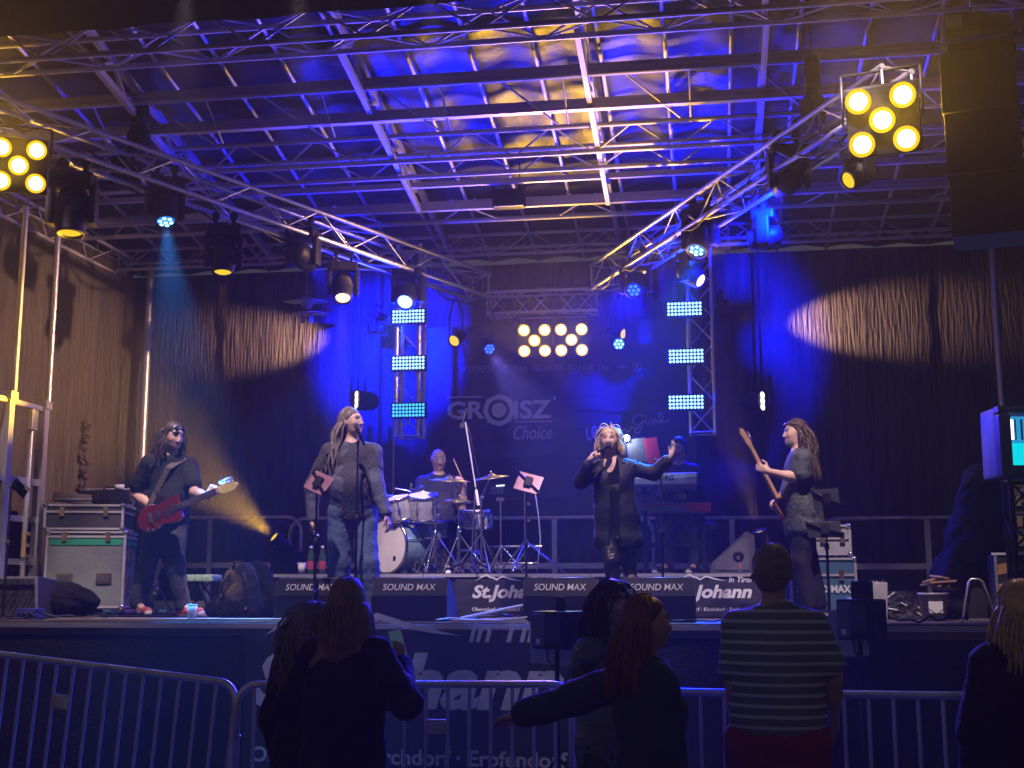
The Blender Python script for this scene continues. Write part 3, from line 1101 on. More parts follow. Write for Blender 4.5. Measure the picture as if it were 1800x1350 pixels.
# warm lamps hung low in front of the curtain, they graze it and make the oval pools
for (px, py, sx, lab) in ((627, 703, -1, 'warm white three cell lamp hanging beside the dreadlocked singer'),
                          (1340, 705, 1, 'warm white three cell lamp hanging beside the bass player')):
    p = PY(px, py, 14.7)
    t = thing('hanging_lamp', lab, 'stage light', p, 'warm hanging lamps')
    m = frame((0, 0, 0), (sx * .80, -.60, .0) if sx > 0 else (-.72, -.69, 0))
    b = MB()
    b.lathe([(0, -.26), (.09, -.26), (.12, -.2), (.125, 0), (.13, .02), (.118, .022), (.11, 0), (0, -.002)], 22, m)
    b.build('housing', BLACK, t)
    for k in (-1, 0, 1):
        lens_disc('led_cell', EM('warm_cell', (1.0, .80, .55), 2.0), t, m @ Matrix.Translation((0, k * .068, .004)), .045, .3)
    rod('hanger', (0, 0.05, .1), (0, .05, 2.2), .014, BLACK, t, 8)
    for dx in (-.09, .09):
        rod('yoke_arm', (dx, 0.05, -.02), (dx, .05, .30), .018, BLACK, t, 8)

# grazing spots on the curtain: fixtures on the tower sides
for (px, py, sx, lab) in ((664, 592, -1, 'dark moving light beside the left LED tower washing the curtain'),
                          (1266, 572, 1, 'dark moving light beside the right LED tower washing the curtain')):
    p = PY(px, py, 15.12)
    moving_head(lab, p + Vector((0, 0, .3)), (sx * .93, .36, .0), LENS_W, .62, None, (WARM, 620, 34, .75 if sx > 0 else .9), .10)

# five lamp blinders
HOUSING = BLACK


def blinder(label, p, aim, n=1, light=140.0, s=1.0):
    t = thing('blinder', label, 'stage light', p, 'yellow blinders')
    m = frame((0, 0, 0), aim)
    for j in range(n):
        ox = (j - (n - 1) / 2) * .52 * s
        mm = m @ Matrix.Translation((ox, 0, 0))
        b = MB()
        b.box((ox, 0, -.06 * s), (.48 * s, .48 * s, .10 * s), None, bevel=.02)
        b.v = [tuple(m @ Vector(v)) for v in b.v]
        body = b.build('housing', HOUSING, t)
        for (x, y) in ((-.145, .145), (.145, .145), (0, 0), (-.145, -.145), (.145, -.145)):
            b = MB()
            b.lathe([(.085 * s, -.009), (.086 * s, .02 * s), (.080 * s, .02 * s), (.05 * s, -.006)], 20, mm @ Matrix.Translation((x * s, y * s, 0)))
            b.build('reflector', EM('reflector_painted_glow', (1.0, .55, .01), 1.2), body)  # amber bulb glow put into the ring as its own emission
            lens_disc('bulb', BULB, body, mm @ Matrix.Translation((x * s, y * s, -.004)), .068 * s, .35)
        gl = lamp('glow', 'AREA', (mm @ Vector((0, 0, .05 * s))), (0, -1, .22), AMBER, light, t, size=.40 * s)
        gl.data.spread = R(115)
    b = MB()
    for sx in (-1, 1):
        x = m.to_3x3() @ Vector((sx * (.26 * n) * s, 0, 0))
        b.tube([x, x + Vector((0, 0, .35 * s))], .012, 6)
    x = m.to_3x3() @ Vector((.26 * n * s, 0, 0))
    b.tube([x + Vector((0, 0, .35 * s)), -x + Vector((0, 0, .35 * s))], .012, 6)
    b.build('bracket', BLACK, t)
    return t


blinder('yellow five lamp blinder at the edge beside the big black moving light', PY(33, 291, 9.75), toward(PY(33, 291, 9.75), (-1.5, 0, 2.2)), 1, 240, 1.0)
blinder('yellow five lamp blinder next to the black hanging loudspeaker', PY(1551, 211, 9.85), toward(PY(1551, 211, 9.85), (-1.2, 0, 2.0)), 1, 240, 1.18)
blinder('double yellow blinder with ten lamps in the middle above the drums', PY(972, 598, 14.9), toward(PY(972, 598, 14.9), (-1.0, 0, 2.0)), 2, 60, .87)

# LED panels on the towers
for (px, cols, sxs) in ((718, ((556, LED_W, 'top'), (638, LED_W, 'middle'), (721, LED_T, 'bottom')), -1), (1206, ((543, LED_W, 'top'), (626, LED_W, 'middle'), (707, LED_W, 'bottom')), 1)):
    for (py, em, nm) in cols:
        side = 'tower behind the dreadlocked singer' if sxs < 0 else 'tower above the keyboard player'
        p = PY(px - (3 if py < 550 and sxs > 0 else 0), py, Y_TW - .24)
        t = thing('led_panel', nm + ' LED panel of the ' + side, 'LED panel', p, 'LED panels on the towers')
        b = MB(); b.box((0, .03, 0), (.43, .07, .19), bevel=.012); b.build('housing', BLACK, t)
        me = None
        for i in range(10):
            for j in range(4):
                if me is None:
                    b = MB(); b.lathe([(.0165, 0), (.012, .006), (0, .009)], 10, wall_frame((0, 0, 0)))
                    me = b.build('led', em, t).data
                    bpy.data.objects.remove(bpy.data.objects[COL.objects[-1].name])
                o = link('led', me, t)
                o.location = ((i - 4.5) * .0395, -.0065, (j - 1.5) * .041)
        b = MB(); b.tube([(-.2, .08, -.0), (-.2, .14, 0), (.2, .14, 0), (.2, .08, 0)], .01, 6); b.build('bracket', BLACK, t)
        pl_ = lamp('panel_light', 'AREA', (0, -.03, 0), (0, -.62, -.78) if nm == 'bottom' else (0, -.80, .6), BLUE, 190 if em is LED_W else 130, t, size=.40, sizey=.16)
        pl_.data.spread = R(140)

# amber floor lamps with beams
p = PY(487, 948, 13.4)
par('amber floor lamp behind the black monitor throwing a beam up to the red guitar player', p, (-.58, -.70, .62), LENS_Y, .07, (AMBER, 11000, 46, .85), -.18)
fl = bpy.data.objects[-1] if False else None
p = PY(1337, 942, 13.4)
par('amber floor lamp behind the bass player', p, (-.25, -.28, .9), LENS_Y, .07, (AMBER, 2400, 26, .8), -.18)

# front wash lamps on the front truss above the picture
fy, fz = FRONT_TRUSS
for (x, ax, ay, az, col, pw, lab) in ((-6.5, -6.2, 12.4, 2.0, PINKW, 1500, 'added front wash lamp over the flight cases'), (-4.1, -5.35, 11.2, 2.6, PINKW, 1500, 'front wash lamp over the guitar player'),
                                  (-3.2, -3.3, 11.2, 2.4, PINKW, 1100, 'front wash lamp over the dreadlocked singer'),
                                  (-.9, -1.0, 11.2, 2.4, PINKW, 1200, 'front wash lamp over the singing woman'), (1.0, 1.3, 12.0, 2.4, PINKW, 1700, 'front wash lamp over the bass player'),
                                  (-2.1, -2.75, 13.0, 2.35, PINKW, 2600, 'added front wash lamp over the drum kit'), (1.3, 3.0, 13.0, 2.2, PINKW, 420, 'added front wash lamp over the draped gear')):  # flight case, drum kit and draped gear lamps are added to brighten them
    pos = (x, 9.02, 6.45 if az > 3 else 6.62)
    par(lab, pos, toward(pos, (ax, ay, az)), LENS_W, .10, (col, pw, 38 if 'drum' not in lab else 24, .9), .22)

# ================================================================== things on and around the stage
def bx(name, c, s, mat, parent, rot=None, bevel=.01):
    b = MB()
    b.box(c, s, rot, bevel=bevel)
    return b.build(name, mat, parent)


GRILLE = M('speaker_grille', (0.022, 0.022, 0.024), 0.65, 0.2, 0.4, 60, 0.6, 220)
WEDGE_TXT = M('white_lettering', (0.6, 0.6, 0.62), 0.6)

# ---- four wedge monitors on the stage front
for i, (px0, px1, dark, lab) in enumerate(((484, 606, 0, 'black wedge monitor nearest the cup, in front of the floor lamp'),
                                           (654, 783, 0, 'black wedge monitor in front of the dreadlocked singer'),
                                           (921, 1048, 0, 'black wedge monitor between the small town banner and the singing woman'),
                                           (1090, 1220, 0, 'black wedge monitor in front of the keyboards'))):
    Yw = 10.78
    a, c = PY(px0, 1050, Yw), PY(px1, 1050, Yw)
    w = c.x - a.x
    t = thing('wedge_monitor', lab, 'monitor speaker', ((a.x + c.x) / 2, Yw, Z_DECK), 'wedge monitors along the stage front')
    Hm = .37
    prof = [(0, 0), (.46, 0), (.50, .10), (.16, Hm), (.055, Hm), (0, .22)]     # (depth, height) back panel faces the audience
    m = Matrix(((0, 0, 1, -w / 2), (1, 0, 0, 0), (0, 1, 0, 0), (0, 0, 0, 1)))
    b = MB()
    b.prism(prof, .0, w, m)
    b.build('cabinet', BLACK, t)
    for sx in (-1, 1):
        b = MB(); b.prism([(p[0] * .96 + .01, p[1] * .96 + .006) for p in prof], 0, .012, Matrix(((0, 0, 1, sx * (w / 2 + .006) - .006), (1, 0, 0, 0), (0, 1, 0, 0), (0, 0, 0, 1))))
        b.build('side_cheek', BLACK_RUBBER, t)
    g = MB(); g.add([(-w / 2 + .03, .475, .125), (w / 2 - .03, .475, .125), (w / 2 - .03, .19, Hm - .015), (-w / 2 + .03, .19, Hm - .015)], [(0, 1, 2, 3)])
    g.build('grille', GRILLE, t)
    sl = Matrix.Rotation(-math.atan2(.055, Hm - .22), 4, 'X')
    tw = min(w * .72, .49)
    text('lettering', 'SOUND MAX', WEDGE_TXT, t, Matrix.Translation((-w * .36, .012, .265)) @ sl @ wall_frame((0, -.002, 0)), tw, .060, bold=.004, shear=.10)
    b = MB(); b.tube([(-w / 2 + .02, .055, Hm + .003), (w / 2 - .02, .055, Hm + .003)], .004, 6); b.build('edge_rail', ALU_DULL, t)
    bx('foot', (-w / 2 + .06, .06, .006), (.04, .04, .012), BLACK_RUBBER, t, bevel=.003)
    bx('foot', (w / 2 - .06, .06, .006), (.04, .04, .012), BLACK_RUBBER, t, bevel=.003)

# rear wedge on the riser seen from the side
p = PY(1287, 1005, 12.75)
t = thing('wedge_monitor', 'dark wedge monitor lying on the riser beside the bass player', 'monitor speaker', (p.x, 12.75, Z_RISER))
b = MB()
b.prism([(-.22, 0), (.22, 0), (.22, .36), (.14, .40), (-.20, .10)], -.28, .28, Matrix(((1, 0, 0, 0), (0, 0, 1, 0), (0, 1, 0, 0), (0, 0, 0, 1))))
b.build('cabinet', M('dark_grey_paint', (.05, .05, .055), .5), t)
b = MB(); b.prism([(-.17, .03), (.16, .03), (.16, .33), (.13, .35), (-.16, .11)], -.287, -.281, Matrix(((1, 0, 0, 0), (0, 0, 1, 0), (0, 1, 0, 0), (0, 0, 0, 1))))
b.build('side_panel', M('grey_panel', (.085, .085, .095), .55), t)
b = MB(); b.lathe([(.055, -.289), (.05, -.295), (.02, -.296), (.018, -.289)], 20, Matrix(((1, 0, 0, .06), (0, 0, 1, 0), (0, 1, 0, .16), (0, 0, 0, 1)))); b.build('pole_socket', BLACK, t)

# ---- flight cases
CASE_GREY = M('case_grey', (.11, .125, .12), .5, 0, .2, 3, .08, 20)
CASE_BLACK = M('case_black', (.03, .03, .033), .5, 0, .2, 3)
CASE_BLUE = M('case_blue', (.035, .10, .16), .5, 0, .2, 3)
GREEN = M('green_tape', (.01, .18, .10), .5)


def flight_case(label, loc, size, mat, rz=0.0, band=None, handles=True, lid=.3, cat='flight case', corners=True):
    w, d, h = size
    t = thing('flight_case', label, cat, loc, None, rz)
    bx('panel_box', (0, 0, h / 2), (w - .012, d - .012, h - .012), mat, t, bevel=.004)
    e = .022
    for z in (e / 2, h - e / 2, h * (1 - lid)):
        for y in (-d / 2, d / 2):
            bar('edge_profile', (-w / 2, y, z), (w / 2, y, z), e, e, ALU, t)
        for x in (-w / 2, w / 2):
            bar('edge_profile', (x, -d / 2, z), (x, d / 2, z), e, e, ALU, t)
    for x in (-w / 2, w / 2):
        for y in (-d / 2, d / 2):
            bar('corner_profile', (x, y, 0), (x, y, h), e * 1.15, e * 1.15, ALU, t, up=(0, 1, 0))
    if corners:
        for x in (-w / 2, w / 2):
            for y in (-d / 2, d / 2):
                for z in (.012, h - .012):
                    b = MB(); b.lathe([(0, -.03), (.024, -.024), (.034, 0), (.024, .024), (0, .03)], 10, Matrix.Translation((x, y, z))); b.build('ball_corner', STEEL, t)
    if band:
        for (a, c, sz) in (((0, -d / 2 - .001, h * band[0]), None, (w - .06, .004, band[1])), ((w / 2 + .001, 0, h * band[0]), None, (.004, d - .06, band[1]))):
            bx('tape_band', a, sz, GREEN, t, bevel=0)
    if handles:
        for (c, rot) in (((-w * .25, -d / 2 - .004, h * .38), 0), ((w * .25, -d / 2 - .004, h * .38), 0), ((w / 2 + .004, -d * .2, h * .72), 1), ((w / 2 + .004, -d * .2, h * .30), 1)):
            s_ = (.16, .014, .11) if not rot else (.014, .09, .16)
            hh = bx('handle_dish', c, s_, STEEL, t, bevel=.004)
            s2 = (.11, .02, .06) if not rot else (.02, .05, .10)
            bx('handle', (c[0] + (0.004 if rot else 0), c[1] - (0 if rot else .004), c[2]), s2, CASE_BLACK, hh, bevel=.004)
    for x in (-w * .28, w * .28):
        bx('latch', (x, -d / 2 - .012, h * (1 - lid)), (.05, .02, .10), STEEL, t, bevel=.004)
    return t


p = PY(133, 1060, 12.6)
flight_case('big grey flight case with a green stripe under the black case', (p.x + .1, 12.75, Z_DECK + .08), (.80, .72, .80), CASE_GREY, R(14), (.87, .085), True, .075)
for k in (0,):
    t = thing('case_wheels', 'castor board under the big grey flight case', 'castor board', (p.x + .1, 12.75, Z_DECK), None, R(14))
    bx('board', (0, 0, .07), (.7, .6, .018), CASE_BLACK, t, bevel=.003)
    for x in (-.28, .28):
        for y in (-.23, .23):
            b = MB(); b.lathe([(0, -.015), (.028, -.015), (.03, 0), (.028, .015), (0, .015)], 12, Matrix.Translation((x, y, .03)) @ Matrix.Rotation(math.pi / 2, 4, 'Y')); b.build('castor', BLACK_RUBBER, t)
flight_case('shallow black flight case with silver edges on the big grey case', (p.x + .06, 12.72, Z_DECK + .895), (.80, .60, .27), CASE_BLACK, R(14), None, False, .30)
bx_t = thing('small_bag', 'small black zip bag on top of the shallow flight case', 'bag', (p.x + .28, 12.72, Z_DECK + 1.176), None, R(8))
b = MB(); b.box((0, 0, .08), (.36, .24, .16), bevel=.05); b.build('bag_body', BLACK_MATT, bx_t)
b = MB(); b.tube([(-.1, 0, .155), (-.06, 0, .19), (.06, 0, .19), (.1, 0, .155)], .008, 6); b.build('handle', BLACK_MATT, bx_t)
b = MB(); b.lathe([(0, 0), (.05, 0), (.052, .05), (.0, .052)], 16, Matrix.Translation((p.x + .40, 12.66, Z_DECK + 1.337)))
tag(b.build('tape_roll', WHITE_P), 'white roll of tape on the small black bag', 'tape')
t = thing('guitar_case', 'long pale case lying behind the small black bag', 'case', (p.x - .1, 13.1, Z_DECK + 1.2), None, R(5))
b = MB(); b.box((0, 0, .05), (.85, .3, .11), Matrix.Rotation(.1, 3, 'Y'), bevel=.02); b.build('case_body', M('grey_vinyl', (.16, .15, .17), .5), t)
bx('trim', (0, -.155, .06), (.8, .01, .02), ALU, t, bevel=0)

# rack and amplifier behind the guitar player
p = PY(205, 960, 13.3)
t = thing('amplifier_rack', 'black amplifier rack with silver front behind the red guitar player', 'amplifier', (p.x, 13.3, Z_DECK))
bx('cabinet', (0, 0, .55), (.72, .5, 1.1), BLACK, t, bevel=.015)
bx('head_unit', (0, 0, 1.235), (.78, .42, .26), BLACK_RUBBER, t, bevel=.02)
bx('front_panel', (0.18, -.212, 1.23), (.30, .01, .12), STEEL, t, bevel=.003)
for k in range(3):
    b = MB(); b.lathe([(.022, 0), (.018, .02), (0, .02)], 12, wall_frame((.09 + k * .08, -.217, 1.23))); b.build('knob', BLACK, t)
bx('top_rail', (0, -.2, 1.375), (.74, .02, .02), ALU_DULL, t, bevel=.003)

# second guitar on a stand
def guitar_outline(n=48):
    pts = []
    for k in range(n):
        a = 2 * math.pi * k / n
        r = .165 + .022 * math.cos(2 * a) - .030 * abs(math.sin(a)) ** 6
        x, y = r * 1.25 * math.cos(a), r * 1.02 * math.sin(a)
        # waist and horns near the neck (+x)
        if math.cos(a) > .45:
            x += .055 * math.exp(-((abs(a if a < math.pi else a - 2 * math.pi) - .75) / .22) ** 2) - .03 * math.exp(-((a if a < math.pi else a - 2 * math.pi) / .30) ** 2)
        y *= 1 - .16 * math.exp(-((x - .02) / .07) ** 2)
        pts.append((x, y))
    return pts


def guitar(label, mtx, body_m, scale_len=.62, neck_m=None, bass=False, head_m=None):
    """local x along the neck, y up across the body, z out of the front"""
    t = thing('electric_guitar' if not bass else 'bass_guitar', label, 'guitar')
    t.matrix_local = mtx
    NECK = neck_m or M('maple', (.45, .27, .12), .4)
    FB = M('fretboard', (.06, .035, .025), .5)
    b = MB(); b.prism(guitar_outline(), -.022, .022, None, 0, .012)
    body = b.build('guitar_body', body_m, t)
    L = scale_len * 1.02
    b = MB(); b.box((.17 + (L - .17) / 2, 0, .012), (L - .10, .052, .024), bevel=.008)
    nk = b.build('neck', NECK, t)
    b = MB(); b.box((.13 + (L - .13) / 2, 0, .028), (L - .13, .048, .007)); b.build('fretboard', FB, nk)
    for k in range(20):
        x = L - (L + .02) * (1 - 2 ** (-k / 12)) * .98
        rod('fret', (x, -.024, .0325), (x, .024, .0325), .0013, STEEL, nk, 6)
    b = MB()
    b.prism([(L, -.024), (L + .06, -.05), (L + .17, -.055), (L + .215, -.02), (L + .19, .012), (L + .04, .034), (L, .026)], .0, .016, None, 0, .004)
    hs = b.build('headstock', head_m or body_m, t)
    for k in range(4 if bass else 6):
        x = L + .045 + k * .024
        b = MB()
        b.tube([(x, .010 + .0 * k, .008), (x, .060, .008)], .004, 6)
        b.lathe([(0, -.010), (.010, -.007), (.012, 0), (.010, .007), (0, .010)], 8, Matrix.Translation((x, .066, .008)))
        b.build('tuning_peg', STEEL, hs)
    for x in (-.02, .075, .135):
        bx('pickup', (x, 0, .026), (.022, .085, .014), CASE_BLACK if not bass else STEEL, body, bevel=.003)
    bx('bridge', (-.085, 0, .028), (.035, .09, .016), STEEL, body, bevel=.004)
    rod('tremolo_arm', (-.085, -.04, .036), (-.01, -.13, .05), .004, STEEL, body, 6)
    for (x, y) in ((-.09, -.11), (-.14, -.09)):
        b = MB(); b.lathe([(.013, 0), (.011, .016), (0, .017)], 10, Matrix.Translation((x, y, .022))); b.build('knob', STEEL, body)
    for k in range(4 if bass else 6):
        y = (k - (1.5 if bass else 2.5)) * (.011 if bass else .0075)
        rod('string', (-.085, y, .038), (L + .02, y * .8, .034), .0009, STEEL, t, 5)
    return t


RED = M('red_guitar_lacquer', (.10, .004, .008), .18, 0, .15, 4, 0, 1, .6, None, .6)
DARK_G = M('dark_guitar_lacquer', (.025, .026, .03), .2, 0, .2, 4)
Yg = 12.3
p0 = PY(243, 1040, Yg)
mt = Matrix.Translation(PY(262, 1018, Yg)) @ Matrix(((0.05, -1, 0), (0, 0, -1), (1, 0.05, 0))).to_4x4()
guitar('dark electric guitar standing on the floor behind the red guitar player', mt, DARK_G)
t = thing('guitar_stand', 'small black guitar stand behind the red guitar player', 'stand', (PY(262, 1018, Yg).x, Yg + .09, Z_DECK))
for k in range(3):
    a = k * 2.1 + .5
    rod('leg', (0, 0, .38), (.22 * math.cos(a), .16 * math.sin(a) + .05, .01), .011, BLACK, t, 8)
rod('neck_post', (0, 0, .36), (0, .03, .80), .012, BLACK, t, 8)

# pedalboard, small boxes, cables at the guitar player's feet
p = PY(225, 1083, 10.85)
t = thing('pedalboard', 'black effects pedalboard at the feet of the red guitar player', 'pedalboard', (p.x, 10.9, Z_DECK), None, R(3))
b = MB(); b.prism([(0, 0), (.32, 0), (.32, .075), (0, .035)], -.33, .33, Matrix(((0, 0, 1, 0), (1, 0, 0, 0), (0, 1, 0, 0), (0, 0, 0, 1)))); b.build('board', BLACK, t)
for k in range(6):
    bx('pedal', (-.26 + k * .105, .13 + .02 * (k % 2), .072), (.075, .12, .035), [CASE_BLUE, CASE_BLACK, M('pedal_purple', (.08, .04, .25), .4), STEEL, CASE_BLACK, CASE_BLUE][k], t, Matrix.Rotation(-.12, 3, 'X'), .006)
p = PY(85, 1088, 10.9)
t = thing('cable_box', 'blue and silver stage box between the cables near the lectern', 'stage box', (PY(52, 1088, 10.95).x, 10.95, Z_DECK), None, R(4))
bx('box', (0, 0, .05), (.20, .2, .10), M('blue_metal', (.05, .06, .30), .4, .3), t, bevel=.008)
for k in range(3):
    b = MB(); b.lathe([(.02, 0), (.016, .01), (0, .01)], 10, wall_frame((-.05 + k * .05, -.101, .05))); b.build('socket', BLACK, t)
t = thing('padded_case', 'open silver edged case with diamond padding near the lectern', 'case', (PY(40, 1070, 11.3).x, 11.3, Z_DECK), None, R(-6))
bx('case_body', (0, 0, .19), (.50, .30, .38), CASE_BLACK, t, Matrix.Rotation(-.12, 3, 'X'), .01)
for x in (-.25, .25):
    bar('edge_profile', (x, -.13, .005), (x, -.175, .39), .02, .02, ALU, t)
bar('edge_profile', (-.25, -.175, .385), (.25, -.175, .385), .02, .02, ALU, t)
for k in range(9):
    rod('quilt_seam', (-.24 + k * .06, -.157, .03), (-.24 + min(k * .06 + .2, .48), -.193 + .0, .36) if k < 5 else (.24, -.175, .03 + (8 - k) * .08 + .05), .004, BLACK_RUBBER, t, 6)


def blob_cloth(name, label, cat, loc, lumps, mat, seed, amp=.02, vox=.014, floor=True):
    t = thing(name, label, cat, loc)
    b = Body(vox)
    for (c, r) in lumps:
        b.ell(c, r, None, .08)
    if floor:
        b.cut((0, 0, 0.002), (0, 0, -1))
    b.mesh('cloth', [mat], t, folds(amp, seed, 14, .7))
    return t


DRAPE = []   # built after the Body helper exists
# bags, stool, cups, bottles
p = PY(360, 1075, 11.9)
t = thing('folding_stool', 'folding stool with a pale green patterned seat behind the cup', 'stool', (PY(352, 1075, 12.2).x, 12.2, Z_DECK))
zs = PY(352, 1016, 12.2).z - Z_DECK
bx('seat', (0, 0, zs), (.34, .26, .07), M('green_seat', (.30, .48, .34), .6, 0, .6, 40, .2, 60), t, bevel=.02)
for (a, c) in (((-.02, -.1, zs - .03), (-.2, -.12, .01)), ((.0, -.1, zs - .03), (.20, -.12, .01)), ((.02, -.1, zs - .03), (.14, -.1, .01)), ((-.05, .1, zs - .03), (.2, .12, .01)), ((.05, .1, zs - .03), (-.2, .12, .01))):
    rod('leg', a, c, .011, BLACK, t, 8)
bar('foot_bar', (-.02, -.12, .02), (.22, -.12, .02), .02, .02, ALU_DULL, t)


def cup(label, p, mat, h=.13, r=.045):
    t = thing('cup', label, 'cup', p)
    b = MB()
    b.lathe([(0, 0), (r * .75, 0), (r, h), (r * .93, h), (r * .7, .006), (0, .006)], 20)
    b.build('wall', mat, t)
    b = MB(); b.lathe([(r, h - .004), (r + .003, h), (r, h + .004), (r - .003, h)], 20); b.build('rim', mat, t)
    return t


PLASTIC_CUP = M('translucent_cup', (.55, .55, .62), .3)
p = PZ(337, 1088, Z_DECK)
cup('white plastic cup standing on the stage edge by the guitar player', PY(337, 1090, 10.62) * Vector((1, 1, 0)) if False else Vector((PY(337, 1088, 10.62).x, 10.62, Z_DECK + .001)), PLASTIC_CUP, .14, .047)
cup('white cup on the riser beside the bottles', Vector((PY(530, 1008, 12.5).x, 12.5, Z_RISER + .001)), WHITE_P, .11, .045)


def bottle(label, px, Y, z, tint=(.04, .10, .06), lab=(.55, .08, .10)):
    t = thing('bottle', label, 'bottle', (PY(px, 1000, Y).x, Y, z + .001), 'water bottles')
    b = MB()
    b.lathe([(0, 0), (.034, 0), (.037, .01), (.037, .17), (.034, .19), (.018, .245), (.014, .255), (.014, .275), (0, .276)], 18)
    g = M('bottle_plastic_%d' % int(tint[2] * 1000), tint, .12)
    b.build('bottle_body', g, t)
    b = MB(); b.lathe([(.0376, .045), (.0380, .05), (.0380, .125), (.0376, .13)], 18); b.build('paper_label', M('bottle_label_%d' % int(lab[0] * 100), lab, .5, 0, .4, 60), t)
    b = MB(); b.lathe([(.0155, .262), (.0155, .285), (0, .286)], 14); b.build('cap', WHITE_P, t)


bottle('green bottle with a red label nearer the cup on the riser', 546, 12.5, Z_RISER)
bottle('green bottle with a red label nearest the dreadlocked singer on the riser', 566, 12.52, Z_RISER)
bottle('clear bottle beside the wedge on the riser', 1301, 12.5, Z_RISER, (.10, .16, .24), (.45, .10, .12))

# ---- stands
def tripod(t, z0, h, spread, r=.010, mat=STEEL, rot=0.0, x=0, y=0):
    for k in range(3):
        a = rot + k * 2 * math.pi / 3
        rod('tripod_leg', (x, y, h), (x + spread * math.cos(a), y + spread * math.sin(a), z0 + .012), r, mat, t, 8)
        b = MB(); b.lathe([(0, -.014), (.016, -.01), (.018, 0), (.012, .012), (0, .014)], 8, Matrix.Translation((x + spread * math.cos(a), y + spread * math.sin(a), z0 + .014))); b.build('rubber_foot', BLACK_RUBBER, t)


def mic(t, p, d, name='microphone'):
    d = Vector(d).normalized()
    m = frame(p, d)
    b = MB()
    b.lathe([(0, -.16), (.010, -.16), (.013, -.02), (.018, .0)], 14, m)
    o = b.build('microphone_body', BLACK, t)
    b = MB(); b.lathe([(.019, 0), (.026, .015), (.027, .035), (.020, .055), (0, .063)], 14, m); b.build('microphone_grille', M('mic_mesh', (.10, .10, .11), .45, .7, .3, 90, .5, 300), o)


def round_base_stand(label, px, Y, zfloor, ztop, mat=BLACK, cat='stand', name='stand'):
    x = PY(px, 900, Y).x
    t = thing(name, label, cat, (x, Y, zfloor))
    b = MB(); b.lathe([(0, 0), (.13, 0), (.13, .012), (.05, .022), (.02, .03), (0, .03)], 24); b.build('round_base', BLACK, t)
    h = ztop - zfloor
    rod('lower_tube', (0, 0, .02), (0, 0, h * .58), .012, mat, t)
    rod('upper_tube', (0, 0, h * .58), (0, 0, h), .009, mat, t)
    b = MB(); b.lathe([(.012, 0), (.02, .01), (.02, .05), (.012, .06)], 12, Matrix.Translation((0, 0, h * .56))); b.build('clutch', BLACK_RUBBER, t)
    return t, h


PINK = M('tablet_back', (.38, .20, .27), .35, .3)
SCREEN = M('tablet_glass', (.03, .03, .035), .12)


def tablet(label, p, n, size, mat, upv=(0, 0, 1), roll=0.0):
    """tablet computer in a clamp holder; n is where its back faces"""
    t = thing('tablet', label, 'tablet', p)
    m = frame((0, 0, 0), n, upv) @ Matrix.Rotation(roll, 4, 'Z')
    b = MB(); b.box((0, 0, 0), (size[0], size[1], .010), bevel=.0045)
    o = b.build('tablet_body', mat, t); o.matrix_local = m
    b = MB(); b.box((0, 0, -.0055), (size[0] * .95, size[1] * .94, .002)); o2 = b.build('screen', SCREEN, o)
    b = MB()
    b.tube([(-size[0] * .52, size[1] * .38, .018), (size[0] * .52, -size[1] * .38, .018)], .012, 6)
    b.box((0, 0, .022), (.07, .10, .03), bevel=.008)
    o3 = b.build('holder_arm', BLACK, t); o3.matrix_local = m
    for sx in (-1, 1):
        b = MB(); b.box((sx * size[0] * .52, -sx * size[1] * .38, .004), (.018, .05, .035), bevel=.005); o4 = b.build('holder_clip', BLACK, t); o4.matrix_local = m
    return t


# singer: mic stand and tablet stand
zt = PY(628, 783, 10.75).z
t, h = round_base_stand('straight black microphone stand in front of the dreadlocked singer', 627, 10.72, Z_DECK, zt, name='microphone_stand', cat='microphone stand')
mic(t, (-.005, -.0, h + .14), (-.42, .1, .9))
b = MB(); b.tube([(0, 0, h), (.0, 0, h + .03), (.01, 0, h + .05)], .014, 8); b.build('mic_clip', BLACK_RUBBER, t)
zt = PY(557, 855, 10.66).z
t, h = round_base_stand('black tablet stand beside the dreadlocked singer', 556, 10.66, Z_DECK, zt)
tablet('pink tablet on the stand beside the dreadlocked singer', PY(561, 849, 10.62), (-.20, -.85, .45), (.24, .19), PINK, roll=-.42)
# pink tablet before the drums
zt = PY(927, 862, 11.7).z
t, h = round_base_stand('black tablet stand between the drums and the singing woman', 925, 11.7, Z_DECK, zt)
tablet('large pink tablet on the stand right of the cymbals', PY(929, 849, 11.66), (.05, -.85, .45), (.24, .20), PINK, roll=-.30)
# right stand with two tablets
zt = PY(1450, 868, 10.9).z
t, h = round_base_stand('tall black stand holding two dark tablets before the bass player', 1451, 10.95, Z_DECK, zt)
TAB_D = M('tablet_dark', (.04, .045, .06), .3)
tablet('upper dark tablet on the stand before the bass player', PY(1452, 877, 10.91), (.1, -1, .05), (.22, .17), TAB_D, roll=.05)
tablet('lower wide dark tablet on the stand before the bass player', PY(1449, 931, 10.90), (.1, -1, .25), (.28, .14), TAB_D, roll=.03)
# lectern tablet at the left edge
p = PY(35, 858, 10.95)
t, h = round_base_stand('slim black stand at the side frame carrying a tilted tablet', 17, 10.95, Z_DECK, p.z - .02)
tablet('tilted dark tablet at the edge before the side frame', p, (-.45, -.62, -.62), (.24, .17), TAB_D, roll=.35)
# singing woman's empty stand
zt = PY(1156, 828, 11.25).z
t, h = round_base_stand('straight black microphone stand right of the singing woman', 1163, 11.25, Z_DECK, zt, name='microphone_stand', cat='microphone stand')
b = MB(); b.tube([(0, 0, h), (-.03, -.01, h + .07), (-.05, -.02, h + .11)], .013, 8); b.build('mic_clip', BLACK, t)

